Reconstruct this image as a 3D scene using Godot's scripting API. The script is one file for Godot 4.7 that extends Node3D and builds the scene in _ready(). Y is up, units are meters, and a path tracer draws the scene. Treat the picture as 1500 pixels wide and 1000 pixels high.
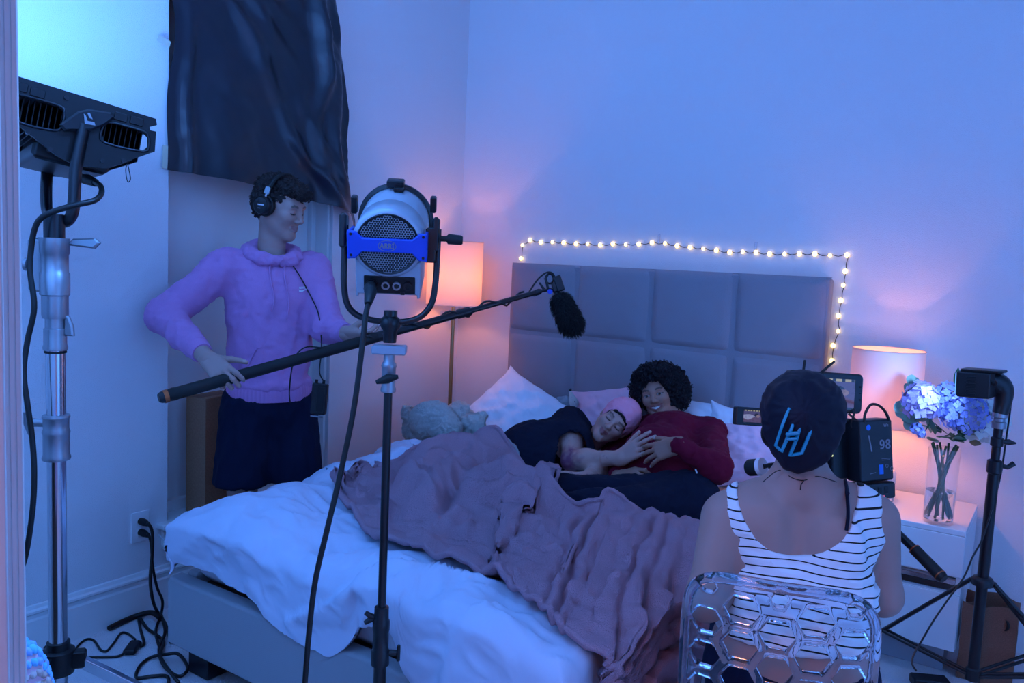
extends Node3D

# Mesh builder: collects vertices; tri() takes corners counter-clockwise seen from outside.
class Geo:
	var v := PackedVector3Array()
	var n := PackedVector3Array()
	var uv := PackedVector2Array()
	var c := PackedColorArray()
	var i := PackedInt32Array()
	var col := Color.WHITE

	func vert(p: Vector3, m: Vector3, u := Vector2.ZERO) -> int:
		v.append(p)
		n.append(m)
		uv.append(u)
		c.append(col)
		return v.size() - 1

	func tri(a: int, b: int, d: int) -> void:
		i.append(a)
		i.append(d)
		i.append(b)

	func quad(a: int, b: int, d: int, e: int) -> void:
		tri(a, b, d)
		tri(a, d, e)

	func tri_out(a: int, b: int, d: int, o: Vector3) -> void:
		if (v[b] - v[a]).cross(v[d] - v[a]).dot(o) < 0.0:
			tri(a, d, b)
		else:
			tri(a, b, d)

	# box with chamfered edges
	func box(t: Transform3D, size: Vector3, ch := 0.004) -> Geo:
		var h := size * 0.5
		ch = minf(ch, minf(h.x, minf(h.y, h.z)) * 0.95)
		var id := {}
		for s in 8:
			var sg := Vector3(1 if s & 1 else -1, 1 if s & 2 else -1, 1 if s & 4 else -1)
			for a in 3:
				var p := sg * (h - Vector3(ch, ch, ch))
				p[a] = sg[a] * h[a]
				var m := Vector3.ZERO
				m[a] = sg[a]
				id[s * 3 + a] = vert(t * p, (t.basis * m).normalized(), Vector2(p[(a + 1) % 3], p[(a + 2) % 3]))
		var o := t.origin
		for a in 3:
			var b1 := 1 << ((a + 1) % 3)
			var b2 := 1 << ((a + 2) % 3)
			for e in 2:
				var s0 := (1 << a) * e
				var q: Array = [id[s0 * 3 + a], id[(s0 | b1) * 3 + a], id[(s0 | b1 | b2) * 3 + a], id[(s0 | b2) * 3 + a]]
				tri_out(q[0], q[1], q[2], n[q[0]])
				tri_out(q[0], q[2], q[3], n[q[0]])
			# edges along axis a
			var u1 := (a + 1) % 3
			var u2 := (a + 2) % 3
			for k in 4:
				var s1 := (b1 if k & 1 else 0) | (b2 if k & 2 else 0)
				var s2 := s1 | (1 << a)
				var p0: int = id[s1 * 3 + u1]
				var p1: int = id[s2 * 3 + u1]
				var p2: int = id[s2 * 3 + u2]
				var p3: int = id[s1 * 3 + u2]
				var w := n[p0] + n[p2]
				tri_out(p0, p1, p2, w)
				tri_out(p0, p2, p3, w)
		for s in 8:
			tri_out(id[s * 3], id[s * 3 + 1], id[s * 3 + 2], v[id[s * 3]] - o)
		return self

	# tube through points; r is a number or one radius per point
	func tube(pts: Array, r, sides := 8, closed := false, flat := Vector2.ONE) -> Geo:
		var m := pts.size()
		var up := Vector3.ZERO
		var rows := []
		var run := 0.0
		for k in m:
			var a: Vector3 = pts[(k - 1 + m) % m] if closed else pts[maxi(k - 1, 0)]
			var b: Vector3 = pts[(k + 1) % m] if closed else pts[mini(k + 1, m - 1)]
			var t := (b - a).normalized()
			if k == 0:
				up = t.cross(Vector3.UP if absf(t.y) < 0.9 else Vector3.RIGHT).normalized()
			else:
				up = (up - t * up.dot(t)).normalized()
				run += (Vector3(pts[k]) - Vector3(pts[k - 1])).length()
			var side := t.cross(up)
			var rr: float = r[k] if r is Array or r is PackedFloat32Array else r
			var row := []
			for s in sides:
				var an := TAU * s / sides
				var dv := up * cos(an) * flat.x + side * sin(an) * flat.y
				row.append(vert(Vector3(pts[k]) + dv * rr, dv.normalized(), Vector2(float(s) / sides, run)))
			rows.append(row)
		var last := m if closed else m - 1
		for k in last:
			var k2 := (k + 1) % m
			for s in sides:
				var s2 := (s + 1) % sides
				quad(rows[k][s], rows[k][s2], rows[k2][s2], rows[k2][s])
		if not closed:
			for e in [0, m - 1]:
				var t: Vector3 = (Vector3(pts[1]) - Vector3(pts[0])).normalized() * -1.0 if e == 0 else (Vector3(pts[m - 1]) - Vector3(pts[m - 2])).normalized()
				var cc := vert(pts[e], t)
				var ring := []
				for s in sides:
					ring.append(vert(v[rows[e][s]], t))
				for s in sides:
					tri_out(cc, ring[s], ring[(s + 1) % sides], t)
		return self

	# turned profile (radius, height) round the local y axis
	func lathe(t: Transform3D, prof: Array, sides := 20, cap := true) -> Geo:
		var m := prof.size()
		var run := 0.0
		for k in m - 1:
			var a: Vector2 = prof[k]
			var b: Vector2 = prof[k + 1]
			var nv := Vector2(b.y - a.y, a.x - b.x).normalized()
			var na := nv
			var nb := nv
			if k > 0:
				var p: Vector2 = prof[k - 1]
				var np := Vector2(a.y - p.y, p.x - a.x).normalized()
				if np.dot(nv) > 0.7:
					na = (np + nv).normalized()
			if k < m - 2:
				var q: Vector2 = prof[k + 2]
				var nq := Vector2(q.y - b.y, b.x - q.x).normalized()
				if nq.dot(nv) > 0.7:
					nb = (nq + nv).normalized()
			var r0 := []
			var r1 := []
			for s in sides + 1:
				var an := TAU * s / sides
				var d := Vector3(cos(an), 0, sin(an))
				r0.append(vert(t * (d * a.x + Vector3.UP * a.y), (t.basis * (d * na.x + Vector3.UP * na.y)).normalized(), Vector2(float(s) / sides, run)))
				r1.append(vert(t * (d * b.x + Vector3.UP * b.y), (t.basis * (d * nb.x + Vector3.UP * nb.y)).normalized(), Vector2(float(s) / sides, run + a.distance_to(b))))
			run += a.distance_to(b)
			for s in sides:
				quad(r0[s], r1[s], r1[s + 1], r0[s + 1])
		if cap:
			for e in [0, m - 1]:
				var p: Vector2 = prof[e]
				if p.x > 1e-5:
					var nn := (t.basis * (Vector3.DOWN if e == 0 else Vector3.UP)).normalized()
					if prof[0].y > prof[m - 1].y:
						nn = -nn
					var cc := vert(t * (Vector3.UP * p.y), nn)
					var ring := []
					for s in sides:
						var an := TAU * s / sides
						ring.append(vert(t * Vector3(cos(an) * p.x, p.y, sin(an) * p.x), nn))
					for s in sides:
						tri_out(cc, ring[s], ring[(s + 1) % sides], nn)
		return self

	# outline (counter-clockwise in local xy) extruded along local z, with chamfer
	func prism(t: Transform3D, poly: Array, depth: float, ch := 0.0) -> Geo:
		var m := poly.size()
		var pv := PackedVector2Array(poly)
		if Geometry2D.is_polygon_clockwise(pv):
			pv.reverse()
		var inn := PackedVector2Array()
		for k in m:
			var a := (pv[k] - pv[(k - 1 + m) % m]).normalized()
			var b := (pv[(k + 1) % m] - pv[k]).normalized()
			var na := Vector2(-a.y, a.x)
			var nb := Vector2(-b.y, b.x)
			var w := (na + nb).normalized()
			inn.append(pv[k] + w * (ch / maxf(w.dot(na), 0.3)))
		var tris := Geometry2D.triangulate_polygon(inn)
		for e in [-1.0, 1.0]:
			var nn := (t.basis * Vector3(0, 0, e)).normalized()
			var ids := []
			for p in inn:
				ids.append(vert(t * Vector3(p.x, p.y, e * depth * 0.5), nn, p))
			for k in range(0, tris.size(), 3):
				tri_out(ids[tris[k]], ids[tris[k + 1]], ids[tris[k + 2]], nn)
			if ch > 0.0:
				for k in m:
					var k2 := (k + 1) % m
					var o := pv[k2] - pv[k]
					var on := (t.basis * (Vector3(o.y, -o.x, 0).normalized() + Vector3(0, 0, e))).normalized()
					var a := vert(t * Vector3(inn[k].x, inn[k].y, e * depth * 0.5), on)
					var b := vert(t * Vector3(inn[k2].x, inn[k2].y, e * depth * 0.5), on)
					var cc := vert(t * Vector3(pv[k2].x, pv[k2].y, e * (depth * 0.5 - ch)), on)
					var d := vert(t * Vector3(pv[k].x, pv[k].y, e * (depth * 0.5 - ch)), on)
					tri_out(a, b, cc, on)
					tri_out(a, cc, d, on)
		for k in m:
			var k2 := (k + 1) % m
			var o := pv[k2] - pv[k]
			var on := (t.basis * Vector3(o.y, -o.x, 0)).normalized()
			var q := []
			for w in [[k, -1.0], [k2, -1.0], [k2, 1.0], [k, 1.0]]:
				q.append(vert(t * Vector3(pv[w[0]].x, pv[w[0]].y, w[1] * (depth * 0.5 - ch)), on))
			tri_out(q[0], q[1], q[2], on)
			tri_out(q[0], q[2], q[3], on)
		return self

	# grid of points f(i, j); thick > 0 closes it into a sheet of that thickness below
	func sheet(nu: int, nv: int, f: Callable, thick := 0.0, wrap := false, uvs := 1.0) -> Geo:
		var pt := PackedVector3Array()
		for b in nv + 1:
			for a in nu + 1:
				pt.append(f.call(a, b))
		var w := nu + 1
		var nm := PackedVector3Array()
		for b in nv + 1:
			for a in nu + 1:
				var a0 := maxi(a - 1, 0)
				var a1 := mini(a + 1, nu)
				if wrap and (a == 0 or a == nu):
					a0 = nu - 1
					a1 = 1
				var du := pt[b * w + a1] - pt[b * w + a0]
				var dv := pt[mini(b + 1, nv) * w + a] - pt[maxi(b - 1, 0) * w + a]
				nm.append(dv.cross(du).normalized())
		var base := v.size()
		for k in pt.size():
			vert(pt[k], nm[k], Vector2(float(k % w) / nu, float(k / w) / nv) * uvs)
		for b in nv:
			for a in nu:
				var k := base + b * w + a
				tri(k, k + w, k + w + 1)
				tri(k, k + w + 1, k + 1)
		if thick > 0.0:
			var low := v.size()
			for k in pt.size():
				vert(pt[k] - nm[k] * thick, -nm[k], Vector2(float(k % w) / nu, float(k / w) / nv) * uvs)
			for b in nv:
				for a in nu:
					var k := low + b * w + a
					tri(k, k + w + 1, k + w)
					tri(k, k + 1, k + w + 1)
			var rim := []
			for a in nu:
				rim.append(a)
			for b in nv:
				rim.append(b * w + nu)
			for a in nu:
				rim.append(nv * w + nu - a)
			for b in nv:
				rim.append((nv - b) * w)
			for k in rim.size():
				var p: int = rim[k]
				var q: int = rim[(k + 1) % rim.size()]
				quad(base + p, base + q, low + q, low + p)
		return self

	func add(o: Geo, t := Transform3D()) -> Geo:
		var base := v.size()
		for k in o.v.size():
			v.append(t * o.v[k])
			n.append((t.basis * o.n[k]).normalized())
		uv.append_array(o.uv)
		c.append_array(o.c)
		for k in o.i:
			i.append(base + k)
		return self

	# average normals of the triangles round each vertex
	func smooth() -> Geo:
		for k in n.size():
			n[k] = Vector3.ZERO
		for k in range(0, i.size(), 3):
			var f := (v[i[k + 2]] - v[i[k]]).cross(v[i[k + 1]] - v[i[k]])
			n[i[k]] += f
			n[i[k + 1]] += f
			n[i[k + 2]] += f
		for k in n.size():
			n[k] = n[k].normalized() if n[k].length_squared() > 1e-20 else Vector3.UP
		return self

	func mesh() -> ArrayMesh:
		var arr := []
		arr.resize(Mesh.ARRAY_MAX)
		arr[Mesh.ARRAY_VERTEX] = v
		arr[Mesh.ARRAY_NORMAL] = n
		arr[Mesh.ARRAY_TEX_UV] = uv
		arr[Mesh.ARRAY_COLOR] = c
		arr[Mesh.ARRAY_INDEX] = i
		var am := ArrayMesh.new()
		am.add_surface_from_arrays(Mesh.PRIMITIVE_TRIANGLES, arr)
		return am


# Signed-distance body: tapered capsules and ellipsoids joined by a smooth minimum, meshed as surface nets.
class Sdf:
	var kind := PackedInt32Array()
	var sub := PackedInt32Array()
	var A := PackedVector3Array()
	var B := PackedVector3Array()
	var I := PackedFloat32Array()
	var R := PackedFloat32Array()
	var S := PackedFloat32Array()
	var K := PackedFloat32Array()
	var X: Array[Basis] = []
	var bb := AABB()

	func grow(p: Vector3, r: float) -> void:
		var b := AABB(p - Vector3(r, r, r), Vector3(r, r, r) * 2.0)
		bb = b if kind.size() == 0 else bb.merge(b)

	func cone(a: Vector3, b: Vector3, ra: float, rb: float, k := 0.02, cut := 0) -> Sdf:
		if not cut:
			grow(a, ra)
			kind.append(0)
			grow(b, rb)
		else:
			kind.append(0)
		sub.append(cut)
		A.append(a)
		B.append(b - a)
		I.append(1.0 / maxf((b - a).length_squared(), 1e-9))
		R.append(ra)
		S.append(rb - ra)
		K.append(k)
		X.append(Basis())
		return self

	func ell(c: Vector3, r: Vector3, bas := Basis(), k := 0.02, cut := 0) -> Sdf:
		if not cut:
			grow(c, maxf(r.x, maxf(r.y, r.z)))
		kind.append(1)
		sub.append(cut)
		A.append(c)
		B.append(Vector3(1.0 / r.x, 1.0 / r.y, 1.0 / r.z))
		I.append(0)
		R.append(maxf(r.x, maxf(r.y, r.z)))
		S.append(0)
		K.append(k)
		X.append(Basis.from_scale(Vector3(1.0 / r.x, 1.0 / r.y, 1.0 / r.z)) * bas.orthonormalized().transposed())
		return self

	# honeycomb plate: rounded, bent about its upright axis, pierced by flat-topped hexagons
	func comb_plate(c: Vector3, half: Vector3, bas: Basis, bend: float) -> Sdf:
		grow(c, half.length() + 0.06)
		kind.append(2)
		sub.append(0)
		A.append(c)
		B.append(half)
		I.append(bend)
		R.append(half.length())
		S.append(0)
		K.append(0.001)
		X.append(bas.transposed())
		return self

	func comb(w: Vector3, j: int) -> float:
		var h := B[j]
		w.z -= I[j] * w.x * w.x
		const RO := 0.07
		var q := Vector2(absf(w.x) - h.x + RO, absf(w.y) - h.y + RO)
		var d := Vector2(maxf(q.x, 0), maxf(q.y, 0)).length() + minf(maxf(q.x, q.y), 0.0) - RO
		const SP := 0.088
		const DX := SP * 0.866
		var best := 9.0
		var c0 := roundi(w.x / DX)
		for c in range(c0 - 1, c0 + 2):
			var oy := SP * 0.5 if c & 1 else 0.0
			var r := roundi((w.y - oy) / SP)
			var hx := c * DX
			var hy := r * SP + oy
			var rim := maxf(absf(hx) - h.x, absf(hy) - h.y)
			if rim > -0.02:
				continue
			var ap := 0.0345 if rim < -0.05 else 0.0345 * clampf((-rim - 0.008) / 0.045, 0.2, 1.0)
			var ax := absf(w.x - hx)
			var ay := absf(w.y - hy)
			best = minf(best, maxf(ay, ax * 0.866 + ay * 0.5) - ap)
		d = maxf(d, -best)
		const RD := 0.006
		var u := Vector2(d + RD, absf(w.z) - h.z + RD)
		return Vector2(maxf(u.x, 0), maxf(u.y, 0)).length() + minf(maxf(u.x, u.y), 0.0) - RD

	func chain(pts: Array, rad: Array, k := 0.02) -> Sdf:
		for j in pts.size() - 1:
			cone(pts[j], pts[j + 1], rad[j], rad[j + 1], k)
		return self

	func one(p: Vector3, j: int) -> float:
		if kind[j] == 0:
			var q := p - A[j]
			var h := clampf(q.dot(B[j]) * I[j], 0.0, 1.0)
			return (q - B[j] * h).length() - R[j] - S[j] * h
		var w: Vector3 = X[j] * (p - A[j])
		if kind[j] == 2:
			return comb(w, j)
		var k0 := w.length()
		return (k0 - 1.0) * k0 / maxf((w * B[j]).length(), 1e-5)

	func ev(p: Vector3, L: PackedInt32Array) -> float:
		var d := 9.0
		for j in L:
			var e: float
			if kind[j] == 0:
				var q := p - A[j]
				var h := clampf(q.dot(B[j]) * I[j], 0.0, 1.0)
				e = (q - B[j] * h).length() - R[j] - S[j] * h
			elif kind[j] == 2:
				e = comb(X[j] * (p - A[j]), j)
			else:
				var w: Vector3 = X[j] * (p - A[j])
				var k0 := w.length()
				e = (k0 - 1.0) * k0 / maxf((w * B[j]).length(), 1e-5)
			var k := K[j]
			if sub[j]:
				e = -e
				var g := maxf(k - absf(d - e), 0.0) / k
				d = maxf(d, e) + g * g * k * 0.25
			else:
				var g := maxf(k - absf(d - e), 0.0) / k
				d = minf(d, e) - g * g * k * 0.25
		return d

	func all() -> PackedInt32Array:
		return PackedInt32Array(range(kind.size()))

	func build(g: Geo, c: float, clip := AABB()) -> Geo:
		const NB := 5
		var box := bb.grow(c * 2.0)
		if clip.size != Vector3.ZERO:
			box = box.intersection(clip)
		var lo := box.position
		var bx := int(ceil(box.size.x / (c * NB)))
		var by := int(ceil(box.size.y / (c * NB)))
		var bz := int(ceil(box.size.z / (c * NB)))
		var wx := bx * NB + 1
		var wy := by * NB + 1
		var wxy := wx * wy
		var vals := PackedFloat32Array()
		vals.resize(wxy * (bz * NB + 1))
		vals.fill(999.0)
		var idx := PackedInt32Array()
		idx.resize(vals.size())
		idx.fill(-1)
		var rad := NB * c * 0.8661
		var live := PackedInt32Array()
		var np := kind.size()
		for z in bz:
			for y in by:
				for x in bx:
					var ct := lo + Vector3(x + 0.5, y + 0.5, z + 0.5) * (c * NB)
					var L := PackedInt32Array()
					var any := false
					for j in np:
						if one(ct, j) < rad * 1.25 + K[j] + c:
							L.append(j)
							if not sub[j]:
								any = true
					if not any:
						continue
					var d := ev(ct, L)
					if d > rad * 1.25 + c:
						continue
					var o := (z * NB) * wxy + (y * NB) * wx + x * NB
					if d < -rad * 1.6 - c:
						for kz in NB + 1:
							for ky in NB + 1:
								for kx in NB + 1:
									if vals[o + kz * wxy + ky * wx + kx] > 900.0:
										vals[o + kz * wxy + ky * wx + kx] = -999.0
						continue
					live.append(o)
					var p0 := lo + Vector3(x, y, z) * (c * NB)
					for kz in NB + 1:
						for ky in NB + 1:
							var q := o + kz * wxy + ky * wx
							for kx in NB + 1:
								if absf(vals[q + kx]) > 900.0:
									vals[q + kx] = ev(p0 + Vector3(kx, ky, kz) * c, L)
		var cells := PackedInt32Array()
		var first := g.v.size()
		var offs := PackedInt32Array([0, 1, wx, wx + 1, wxy, wxy + 1, wxy + wx, wxy + wx + 1])
		for o in live:
			for kz in NB:
				for ky in NB:
					for kx in NB:
						var q := o + kz * wxy + ky * wx + kx
						var neg := 0
						for t in offs:
							if vals[q + t] < 0.0:
								neg += 1
						if neg == 0 or neg == 8:
							continue
						var f0 := vals[q]
						var f1 := vals[q + 1]
						var f2 := vals[q + wx]
						var f3 := vals[q + wx + 1]
						var f4 := vals[q + wxy]
						var f5 := vals[q + wxy + 1]
						var f6 := vals[q + wxy + wx]
						var f7 := vals[q + wxy + wx + 1]
						var sum := Vector3.ZERO
						var cnt := 0
						if (f0 < 0.0) != (f1 < 0.0):
							sum += Vector3(f0 / (f0 - f1), 0, 0)
							cnt += 1
						if (f2 < 0.0) != (f3 < 0.0):
							sum += Vector3(f2 / (f2 - f3), 1, 0)
							cnt += 1
						if (f4 < 0.0) != (f5 < 0.0):
							sum += Vector3(f4 / (f4 - f5), 0, 1)
							cnt += 1
						if (f6 < 0.0) != (f7 < 0.0):
							sum += Vector3(f6 / (f6 - f7), 1, 1)
							cnt += 1
						if (f0 < 0.0) != (f2 < 0.0):
							sum += Vector3(0, f0 / (f0 - f2), 0)
							cnt += 1
						if (f1 < 0.0) != (f3 < 0.0):
							sum += Vector3(1, f1 / (f1 - f3), 0)
							cnt += 1
						if (f4 < 0.0) != (f6 < 0.0):
							sum += Vector3(0, f4 / (f4 - f6), 1)
							cnt += 1
						if (f5 < 0.0) != (f7 < 0.0):
							sum += Vector3(1, f5 / (f5 - f7), 1)
							cnt += 1
						if (f0 < 0.0) != (f4 < 0.0):
							sum += Vector3(0, 0, f0 / (f0 - f4))
							cnt += 1
						if (f1 < 0.0) != (f5 < 0.0):
							sum += Vector3(1, 0, f1 / (f1 - f5))
							cnt += 1
						if (f2 < 0.0) != (f6 < 0.0):
							sum += Vector3(0, 1, f2 / (f2 - f6))
							cnt += 1
						if (f3 < 0.0) != (f7 < 0.0):
							sum += Vector3(1, 1, f3 / (f3 - f7))
							cnt += 1
						var gr := Vector3(f1 + f3 + f5 + f7 - f0 - f2 - f4 - f6, f2 + f3 + f6 + f7 - f0 - f1 - f4 - f5, f4 + f5 + f6 + f7 - f0 - f1 - f2 - f3)
						var rem := q
						var qz := rem / wxy
						rem -= qz * wxy
						var qy := rem / wx
						var qx := rem - qy * wx
						var pp := lo + (Vector3(qx, qy, qz) + sum / cnt) * c
						idx[q] = g.vert(pp, gr.normalized(), Vector2(pp.x, pp.y))
						cells.append(q)
		for q in cells:
			var f0 := vals[q] < 0.0
			if f0 != (vals[q + 1] < 0.0) and q >= wxy + wx:
				var b := idx[q - wx]
				var d := idx[q - wx - wxy]
				var e := idx[q - wxy]
				if b >= 0 and d >= 0 and e >= 0:
					if f0:
						g.quad(idx[q], b, d, e)
					else:
						g.quad(idx[q], e, d, b)
			if f0 != (vals[q + wx] < 0.0) and q >= wxy + 1:
				var b := idx[q - wxy]
				var d := idx[q - wxy - 1]
				var e := idx[q - 1]
				if b >= 0 and d >= 0 and e >= 0:
					if f0:
						g.quad(idx[q], b, d, e)
					else:
						g.quad(idx[q], e, d, b)
			if f0 != (vals[q + wxy] < 0.0) and q >= wx + 1:
				var b := idx[q - 1]
				var d := idx[q - 1 - wx]
				var e := idx[q - wx]
				if b >= 0 and d >= 0 and e >= 0:
					if f0:
						g.quad(idx[q], b, d, e)
					else:
						g.quad(idx[q], e, d, b)
		return g


var M := {}
var used := {}


func V(x: float, y: float, z: float) -> Vector3:
	return Vector3(x, y, z)


# frame with z along d (and y as near to up as it goes)
func along_z(o: Vector3, d: Vector3, up := Vector3.UP) -> Transform3D:
	var z := d.normalized()
	var x := up.cross(z).normalized()
	return Transform3D(Basis(x, z.cross(x), z), o)


# frame with y along d
func along_y(o: Vector3, d: Vector3, near := Vector3.RIGHT) -> Transform3D:
	var y := d.normalized()
	var z := near.cross(y)
	if z.length() < 1e-4:
		z = Vector3.BACK.cross(y)
	z = z.normalized()
	return Transform3D(Basis(y.cross(z), y, z), o)


func at(p: Vector3, e := Vector3.ZERO) -> Transform3D:
	return Transform3D(Basis.from_euler(e * (PI / 180.0)), p)


func spline(pts: Array, per := 6, closed := false) -> Array:
	var out := []
	var m := pts.size()
	for k in (m if closed else m - 1):
		var p0: Vector3 = pts[(k - 1 + m) % m] if closed else pts[maxi(k - 1, 0)]
		var p1: Vector3 = pts[k]
		var p2: Vector3 = pts[(k + 1) % m]
		var p3: Vector3 = pts[(k + 2) % m] if closed else pts[mini(k + 2, m - 1)]
		for s in per:
			out.append(p1.cubic_interpolate(p2, p0, p3, float(s) / per))
	if not closed:
		out.append(pts[m - 1])
	return out


func rounded(w: float, h: float, r: float, seg := 4) -> Array:
	var out := []
	for k in 4:
		var c := Vector2((w / 2 - r) * (1 if k == 0 or k == 3 else -1), (h / 2 - r) * (1 if k < 2 else -1))
		for s in seg + 1:
			var an := PI / 2 * (k + float(s) / seg)
			out.append(c + Vector2(cos(an), sin(an)) * r)
	return out


func noise(freq: float, sd := 1, oct := 3) -> FastNoiseLite:
	var f := FastNoiseLite.new()
	f.noise_type = FastNoiseLite.TYPE_SIMPLEX_SMOOTH
	f.frequency = freq
	f.seed = sd
	f.fractal_octaves = oct
	return f


func noise_tex(freq: float, lo: Color, hi: Color, sd := 1, size := 256, oct := 4) -> NoiseTexture2D:
	var t := NoiseTexture2D.new()
	t.width = size
	t.height = size
	t.seamless = true
	t.noise = noise(freq, sd, oct)
	var gr := Gradient.new()
	gr.set_color(0, lo)
	gr.set_color(1, hi)
	t.color_ramp = gr
	return t


func height_tex(freq: float, sd := 1, size := 256, oct := 3) -> NoiseTexture2D:
	return noise_tex(freq, Color.BLACK, Color.WHITE, sd, size, oct)


# colour values are sRGB; tex: colour texture laid in three planes, bump: relief texture with its height in cm
func mat(called: String, c: Color, rough := 0.6, metal := 0.0, tex: Texture2D = null, ts := 4.0, bump: Texture2D = null, bh := 0.1) -> StandardMaterial3D:
	var m := StandardMaterial3D.new()
	m.resource_name = called
	m.albedo_color = c
	m.roughness = rough
	m.metallic = metal
	if tex:
		m.albedo_texture = tex
	if bump:
		m.heightmap_enabled = true
		m.heightmap_texture = bump
		m.heightmap_scale = bh
	if tex or bump:
		m.uv1_triplanar = true
		m.uv1_scale = Vector3(ts, ts, ts)
	M[called] = m
	return m


func thing(called: String, label: String, category: String, where := Vector3.ZERO, group := "") -> Node3D:
	var o := Node3D.new()
	o.name = numbered(called)
	add_child(o)
	o.position = where
	tag(o, label, category, group)
	return o


func numbered(called: String) -> String:
	used[called] = used.get(called, -1) + 1
	return called if used[called] == 0 else "%s_%03d" % [called, used[called]]


func tag(o: Node, label: String, category := "", group := "") -> Node:
	o.set_meta("label", label)
	if category:
		o.set_meta("category", category)
	if group:
		o.set_meta("group", group)
	return o


# one mesh; geometry is given in world coordinates and is brought to the parent's frame
func part(called: String, g: Geo, m, parent: Node3D = self, label := "") -> MeshInstance3D:
	return mesh_part(called, g.mesh(), m, parent, label)


func mesh_part(called: String, am: Mesh, m, parent: Node3D = self, label := "") -> MeshInstance3D:
	var o := MeshInstance3D.new()
	o.name = numbered(called) if parent == self else called
	o.mesh = am
	o.material_override = M[m] if m is String else m
	parent.add_child(o, true)
	if parent != self:
		var off := Vector3.ZERO
		var q: Node = parent
		while q != self:
			off += (q as Node3D).position
			q = q.get_parent()
		o.position = -off
	if label:
		o.set_meta("label", label)
	return o


func struct(called: String, g: Geo, m, parent: Node3D = self) -> MeshInstance3D:
	var o := part(called, g, m, parent)
	if parent == self:
		o.set_meta("kind", "structure")
	return o

const XL := -3.005
const ZB := -3.89
const BLUE := Color(0.335, 0.605, 1.0)
const WARM := Color(1.0, 0.62, 0.36)


func _ready() -> void:
	# camera
	var cam := Camera3D.new()
	cam.name = "camera"
	add_child(cam)
	cam.position = Vector3(0, 1.5, 0)
	cam.rotation_order = EULER_ORDER_YXZ
	cam.rotation_degrees = Vector3(-5.645, 33.88, 2.56)
	cam.fov = 44.8
	cam.near = 0.05
	cam.current = true
	# environment: a closed room, no sky
	var we := WorldEnvironment.new()
	we.name = "environment"
	var env := Environment.new()
	env.background_mode = Environment.BG_COLOR
	env.background_color = Color.BLACK
	env.tonemap_mode = Environment.TONE_MAPPER_LINEAR
	env.tonemap_exposure = 1.0
	env.sdfgi_enabled = true
	env.ssao_enabled = true
	env.ssil_enabled = true
	we.environment = env
	add_child(we)
	# blue film lights: a panel shining up at the ceiling, a fresnel tilted up over the bed
	area_light("panel_light", panel_face(), Vector2(0.43, 0.33), BLUE, 2.8)
	spot_light("fresnel_beam", FRES + fres_axis() * 0.28, fres_axis(), BLUE, 0.12, 60.0, 0.09)
	# added fill: an unseen panel above the frame, bounced off the wall by the door
	area_light("added_fill_light", along_z(FILL2_C, -FILL2_N), Vector2(0.43, 0.33), BLUE, 9.0)
	# added side fill: an unseen panel bounced off the right wall
	area_light("added_side_fill_light", along_z(FILL3_C, -FILL3_N), Vector2(0.43, 0.33), BLUE, 8.0)
	# small lamp head at the right, turned to the couple
	area_light("small_lamp_beam", along_z(LED_FACE, V(1.0, 0.35, 0.12)), Vector2(0.085, 0.075), Color(0.5, 0.68, 1.0), 0.3)
	# warm light of the hall outside the door
	area_light("hall_light", Transform3D(Basis(Vector3.RIGHT, Vector3.BACK, Vector3.UP), Vector3(-0.3, 2.57, 0.9)), Vector2(0.5, 0.5), WARM, 1.6)

	make_materials()
	make_room()
	make_window()
	make_bed()
	make_lamps()
	make_fairy_lights()
	make_nightstand()
	make_equipment()
	make_bedding()
	make_people()
	make_small_things()


func area_light(called: String, t: Transform3D, size: Vector2, c: Color, e: float) -> void:
	var l := AreaLight3D.new()
	l.name = called
	l.transform = t
	l.area_size = size
	l.light_color = c
	l.light_energy = e
	l.area_range = 12.0
	l.area_attenuation = 2.0
	l.shadow_enabled = true
	add_child(l)


func spot_light(called: String, p: Vector3, d: Vector3, c: Color, e: float, angle: float, size: float) -> void:
	var l := SpotLight3D.new()
	l.name = called
	l.transform = along_z(p, -d)
	l.light_color = c
	l.light_energy = e
	l.spot_angle = angle
	l.spot_angle_attenuation = 1.0
	l.spot_range = 12.0
	l.spot_attenuation = 2.0
	l.light_size = size
	l.shadow_enabled = true
	add_child(l)


func omni(called: String, p: Vector3, c: Color, e: float, size := 0.03) -> void:
	var l := OmniLight3D.new()
	l.name = called
	l.position = p
	l.light_color = c
	l.light_energy = e
	l.light_size = size
	l.omni_range = 12.0
	l.omni_attenuation = 2.0
	l.shadow_enabled = true
	add_child(l, true)


# the panel: u along its near end plate, w along its length, n out of its shining face
const PAN_U := Vector3(0.3369, -0.172, -0.9257)
const PAN_W := Vector3(-0.9397, 0, -0.342)
const PAN_N := Vector3(0.0588, 0.9851, -0.1616)
const PAN_C := Vector3(-2.232, 1.8763, -1.2154)


func panel_face() -> Transform3D:
	return Transform3D(Basis(PAN_W, (-PAN_N).cross(PAN_W), -PAN_N).orthonormalized(), PAN_C + PAN_W * 0.235 + PAN_N * 0.004)


const LED_FACE := Vector3(-0.318, 1.15, -3.235)
const FILL3_N := Vector3(0.98, 0.05, 0.19)
const FILL3_C := Vector3(1.25, 1.35, -1.6)  # fill panel added out of frame at the right
const FILL2_N := Vector3(0.02, -0.12, 0.993)
const FILL2_C := Vector3(-1.4, 2.5, -1.4)  # fill panel added above the frame
const FRES := Vector3(-1.379, 1.523, -1.497)
const FS := 0.9


func fres_axis() -> Vector3:
	return Vector3(-0.575, 0.30, -0.76).normalized()


func glow(called: String, c: Color, e: float) -> StandardMaterial3D:
	var m := mat(called, Color(0.8, 0.8, 0.8), 0.5)
	m.emission_enabled = true
	m.emission = c
	m.emission_energy_multiplier = e
	return m


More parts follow.
